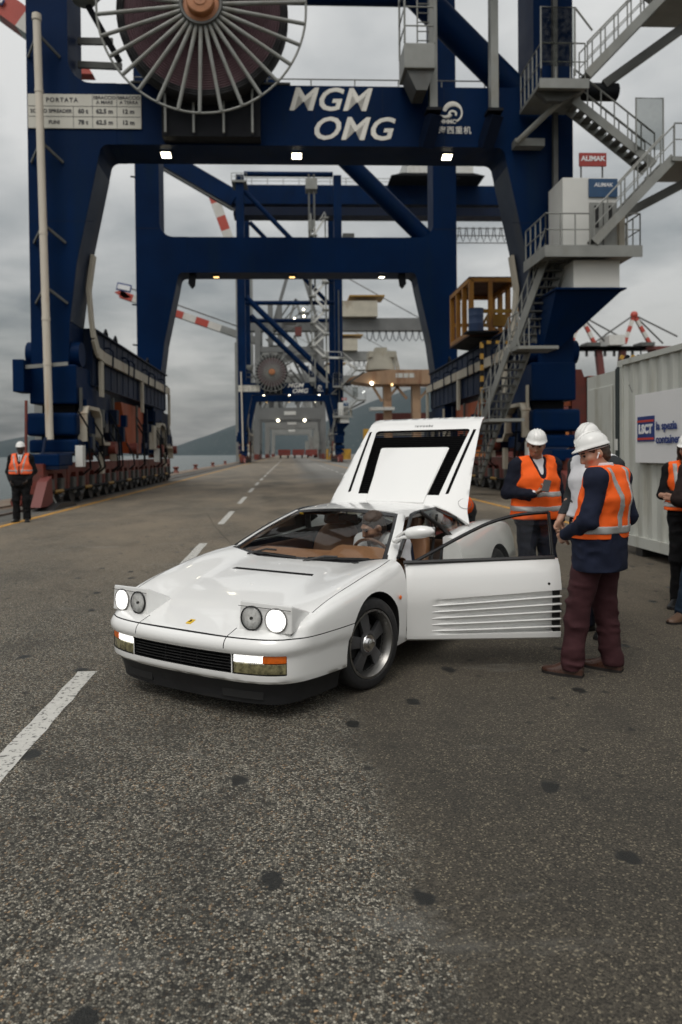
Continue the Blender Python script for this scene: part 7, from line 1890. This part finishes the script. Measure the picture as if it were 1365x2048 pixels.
    for k in range(12): b = MB(); xx = x(750 + k * 11); b.bx(xx - .08, xx + .08, 146.9, 146.99, z(770), z(746)); B('beam_rib', 'rusty_beige', b)
    b = MB(); b.beam((x(779), 150, .0), (x(776), 150, z(772)), 1.6, 1.8); B('column', 'rusty_beige', b)
    b = MB(); b.beam((x(836), 150, .0), (x(834), 150, z(772)), 1.7, 2.0); B('column', 'rusty_beige', b)
    for a_, c_ in (((815, 800), (790, 770)), ((775, 800), (800, 772)), ((840, 800), (866, 772)), ((765, 805), (745, 772))): b = MB(); b.beam((x(a_[0]), 149, z(a_[1])), (x(c_[0]), 149, z(c_[1])), .5, .5); B('brace', 'rusty_beige', b)
    b = MB(); b.lathe([(3.2, 0), (3.0, 1.2), (2.7, 2.2), (2.6, 3.4), (0, 3.6)], c=(x(763), 150, z(743)), axis='z', n=24); B('turret', 'cream_mach', b, smooth=True, angle=40)
    b = MB(); b.bx(x(738), x(790), 148, 152, z(718), z(706)); b.bx(x(752), x(775), 148.5, 151.5, z(706), z(698)); B('turret_house', 'cream_mach', b)
    b = MB(); b.beam((x(735), 149, z(744)), (x(742), 149, z(716)), .4, .4); b.beam((x(796), 149, z(744)), (x(789), 149, z(716)), .4, .4); b.beam((x(800), 149, z(742)), (x(792), 149, z(706)), .3, .3); B('turret_frame', 'cream_mach', b)
    b = MB(); b.bx(x(740), x(788), 147.5, 150, z(823), z(817)); B('service_platform', 'white_steel', b)
    b = MB(); b.bx(x(790), x(828), 146.93, 146.98, z(760), z(751)); B('name_board', 'white_steel', b)
    b = MB(); b.sphere((x(742), 146.5, z(771)), .35, 10, 8); B('floodlight', 'flood', b, smooth=True)
    b = MB(); b.sphere((x(782), 146.5, z(774)), .25, 10, 8); B('floodlight', 'flood_warm', b, smooth=True)
    # striped mobile harbour crane jibs beyond the quay edge
    def jib(label, pts, Y, w, base, n=7, tw=None):
        z = lambda p: (907 - p) / 1420 * Y + 1.62; x = lambda p: (p - 577) / 1420 * Y
        a_, c_ = Vector((x(pts[0][0]), Y, z(pts[0][1]))), Vector((x(pts[1][0]), Y, z(pts[1][1])))
        foot = Vector((base, Y, 0)); j = empty('harbour_crane', foot, 0, label, 'crane', 'red and white harbour crane jibs')
        o = tuple(foot)
        for k in range(n):
            b = MB(); b.beam(a_.lerp(c_, k / n), a_.lerp(c_, (k + 1) / n), w, w); b.build('jib_section', 'grey_crane2' if n == 11 and k > 7 else 'jib_red' if k % 2 == 0 else 'jib_white', j, org=o)
        b = MB(); b.tube(a_ + Vector((0, 0, w * 1.4)), c_ + Vector((0, 0, w * 1.2)), w * .10, 6); b.build('jib_rope', 'galv_dark', j, org=o)
        b = MB(); b.beam((base, Y, -2.4), (base, Y, c_.z - w * .2), tw or w * 1.8, tw or w * 1.8); b.build('tower', 'grey_crane2', j, org=o)
        return j, x, z, a_, c_
    j, x, z, a_, c_ = jib('long red and white banded jib low behind the waterside leg of the nearest crane', ((250, 590), (520, 684)), 210, 2.0, -9 - 4.5, 11)
    b = MB(); b.box((a_.x + 1.2, 209, a_.z + 1.8), (4.2, .3, 2.2), ry=R(12)); b.build('jib_sign', 'lsct_blue', j, org=tuple(j.location)); b = MB(); b.box((a_.x + 1.2, 208.8, a_.z + 1.8), (3.6, .2, 1.4), ry=R(12)); b.build('sign_face', 'lsct_white', j, org=tuple(j.location))
    b = MB(); b.prism([(a_.x - 1.6, a_.z + .5), (a_.x + 1.5, a_.z - 1.4), (a_.x + 3.2, a_.z - 1.0), (a_.x + .5, a_.z + 1.1)], 'y', 209, 211); b.build('jib_head', 'jib_red', j, org=tuple(j.location))
    jib('steep red and white jib rising behind the rear portal beam, left of the second crane', ((430, 385), (487, 545)), 230, 2.9, -13.6, 6)
    j, x, z, a_, c_ = jib('white jib with red bands and small blue sign crossing the top left corner', ((-40, -20), (112, 90)), 120, 3.6, -40.5, 4, tw=2.4)
    b = MB(); b.prism([(x(155), z(165)), (x(160), z(148)), (x(175), z(140)), (x(190), z(142)), (x(205), z(165))], 'y', 119, 121); b.build('jib_foot_house', 'jib_red', j, org=tuple(j.location))
    b = MB(); b.box((x(32), 117.9, z(33)), (2.0, .15, 1.0), ry=R(35)); b.build('jib_sign', 'lsct_blue', j, org=tuple(j.location)); b = MB(); b.box((x(32), 117.75, z(33)), (1.6, .15, .6), ry=R(35)); b.build('sign_face', 'lsct_white', j, org=tuple(j.location))
    # white-red A-frames of cranes beyond the container
    for k, (px0, label, W) in enumerate(((1283, 'white and red A frame of a far quay crane above the pale container', 1.0), (1172, 'partly hidden red and white A frame of a far crane left of the pale container', .9))):
        Y = 240; z = lambda p: (907 - p) / 1420 * Y + 1.62; x = lambda p: (p - 577) / 1420 * Y
        base = Vector((x(px0), Y, 0)); t = empty('gantry_crane', base, 0, label, 'crane', 'cranes beyond the container'); o = tuple(base)
        ap = Vector((x(px0), Y, z(632)))
        for (dx, py) in ((32, 690), (-20, 690)):
            e = Vector((x(px0 + dx * W), Y, z(py)))
            for q in range(5): b = MB(); b.beam(ap.lerp(e, q / 5), ap.lerp(e, (q + 1) / 5), 1.1, 1.1); b.build('frame_leg', 'jib_red' if q % 2 == 0 else 'jib_white', t, org=o)
        for dx, py in ((-85, 690), (90, 676), (-60, 672), (60, 690)): b = MB(); b.tube(ap, (x(px0 + dx * W), Y, z(py)), .28, 6); b.build('stay', 'galv_dark', t, org=o)
        b = MB(); b.bx(x(px0 - 125), x(px0 + 130), Y - 2, Y + 2, z(704), z(697)); b.build('trolley_girder', 'box_maroon', t, org=o)
        b = MB(); b.bx(x(px0 - 62 * W), x(px0 - 30 * W), Y - 4, Y + 4, z(696), z(676)); b.build('machinery_house', 'white_steel', t, org=o)
        b = MB(); b.bx(x(px0 + 6), x(px0 + 34), Y - 3, Y + 3, z(697), z(690)); b.build('head_platform', 'galv_dark', t, org=o)
        for q in range(12): b = MB(); xx = x(px0 - 100 + q * 19); b.tube((xx, Y, z(704)), (xx, Y, z(716)), .25, 5); b.build('hanger', 'galv_dark', t, org=o)
        for s in (-40, 60):
            b = MB(); b.beam((x(px0 + s), Y, 0), (x(px0 + s * .6), Y, z(700)), 2, 2, up=(0, 1, 0)); b.build('leg', 'box_maroon', t, org=o)
        b = MB(); b.sphere(ap, (1.3, 1.3, 1.3), 8, 6); b.build('apex', 'jib_red', t, org=o)
    # red reach-stacker post behind the container door, red ladder frames
    rp = empty('lifting_frame', (13.0, 31, 0), 0, 'orange red steel frame standing between the blue crane leg and the pale container', 'frame'); o = (13.0, 31, 0)
    b = MB(); b.prism([(12.55, .02), (12.5, 4.6), (12.65, 5.2), (12.95, 5.2), (13.15, 4.6), (13.2, .02)], 'y', 30.8, 31.2); b.build('post', 'bogie_red', rp, org=o)
    b = MB(); b.bx(11.4, 12.6, 30.9, 31.3, 3.6, 4.6); b.build('arm', 'orange_red', rp, org=o); b = MB(); b.bx(13.2, 15.5, 30.7, 31.4, .5, 4.9); b.build('panel', 'orange_red', rp, org=o)
    # container stacks
    cols = ['red', 'maroon', 'blue', 'orange', 'grey', 'red', 'maroon', 'green', 'red', 'yellow']
    rr = random.Random(11)
    def box(x, y, z, col, dx=12.2, dy=2.44, dz=2.6):
        if (col, dx) not in BX:
            b = MB(); P = []; n = 28
            for k in range(n + 1):
                t = -dx / 2 + dx * k / n; d = .04 if k % 2 else 0
                P.append((t, d))
            ring = [(t, -dy / 2 + d) for t, d in P] + [(t, dy / 2 - d) for t, d in P[::-1]]
            b.prism(ring, 'z', .10, dz - .10); b.bx(-dx / 2, dx / 2, -dy / 2, dy / 2, 0, .098); b.bx(-dx / 2, dx / 2, -dy / 2, dy / 2, dz - .098, dz)
            BX[col, dx] = b.build('cargo_container', 'box_' + col, None); o = BX[col, dx]
        else: o = BX[col, dx].copy(); C.objects.link(o)
        o.location = (x, y, z); return o
    BX = {}
    names = {'red': 'red', 'maroon': 'dark maroon', 'blue': 'blue', 'orange': 'orange', 'grey': 'grey', 'green': 'green', 'yellow': 'yellow'}
    for i in range(9):
        for k in range(2 + (i % 3 != 1) + (i % 4 == 0)):
            c = cols[(i * 3 + k * 2) % 10]
            o = box(26 + (i % 5) * 12.6, 160 + (i // 5) * 26 + (i % 2) * .5, .02 + k * 2.62, c)
            tag(o, '%s cargo container, tier %s of far stack %s counted from the left' % (names[c], ('one', 'two', 'three', 'four')[k], ('one', 'two', 'three', 'four', 'five', 'six', 'seven', 'eight', 'nine')[i]), 'container', 'stacked containers beyond the cranes')
    for k in range(3):
        o = box(12.6 + .0, 178 + k * 26, .02, ('yellow', 'red', 'grey')[k], 6.06); tag(o, '%s short container standing on the apron, %s from the second crane leg' % (('yellow', 'red', 'grey')[k], ('nearest', 'second', 'third')[k]), 'container', 'loose containers by the road')
    # low red trailers and a white van far down the road
    for i, (x, y) in enumerate(((-1.4, 250), (3.6, 256), (8.4, 262))):
        t = empty('port_trailer', (x, y, 0), 0, 'low red port trailer parked far down the road, %s of three' % ('leftmost', 'middle', 'rightmost')[i], 'trailer', 'red trailers far down the road')
        b = MB(); b.bx(-2.1, 2.1, -5, 5, 1.0, 1.7); b.build('deck', 'box_red', t); b = MB(); b.bx(-2.1, 2.1, -5.1, -5.0, 1.75, 3.0); b.build('headboard', 'box_red', t)
        for s in (-1.3, 1.3): b = MB(); b.tube((s - .3, -4, .5), (s + .3, -4, .5), .5, 12); b.build('wheel', 'rubber', t)
    v = empty('parked_van', (11.6, 245, 0), 0, 'small white van parked on the apron beyond the red trailers', 'van')
    b = MB(); b.prism([(-2.4, .45), (-2.4, 1.1), (-1.6, 1.35), (-1.0, 2.15), (2.4, 2.2), (2.5, .45)], 'x', -.95, .95); b.build('van_body', 'white_steel', v, bevel=.08)
    b = MB(); b.prism([(-1.62, 1.38), (-1.04, 2.08), (-1.08, 2.1), (-1.68, 1.4)], 'x', -.8, .8); b.build('windscreen', 'gap', v)
    for y in (-1.5, 1.6):
        for s in (-.9, .9): b = MB(); b.tube((s - .1, y, .33), (s + .1, y, .33), .33, 12); b.build('wheel', 'rubber', v)
    for i, y in enumerate((52, 62, 75, 92, 110)):
        b = MB(); b.lathe([(.28, 0), (.24, .08), (.17, .2), (.17, .33), (.26, .40), (.28, .46), (.22, .52), (.0, .54)], axis='z', n=16)
        o = tag(b.build('mooring_bollard', 'bollard', None, smooth=True, angle=40), 'rusty red mooring bollard on the quay edge, number %s past the nearest crane' % ('one', 'two', 'three', 'four', 'five')[i], 'bollard', 'bollards along the quay edge'); o.location = (-9.75, y, .055)
    # oil stain board: flat steel plate ramp beside the crane wheels
    b = MB(); b.prism([(21.2, .0), (23.6, .0), (23.2, .16), (21.9, .16)], 'x', -7.55, -6.95); tag(b.build('steel_ramp', 'steel_dark', None), 'dark flat steel ramp on the quay beside the crane rail', 'ramp')
far_port()
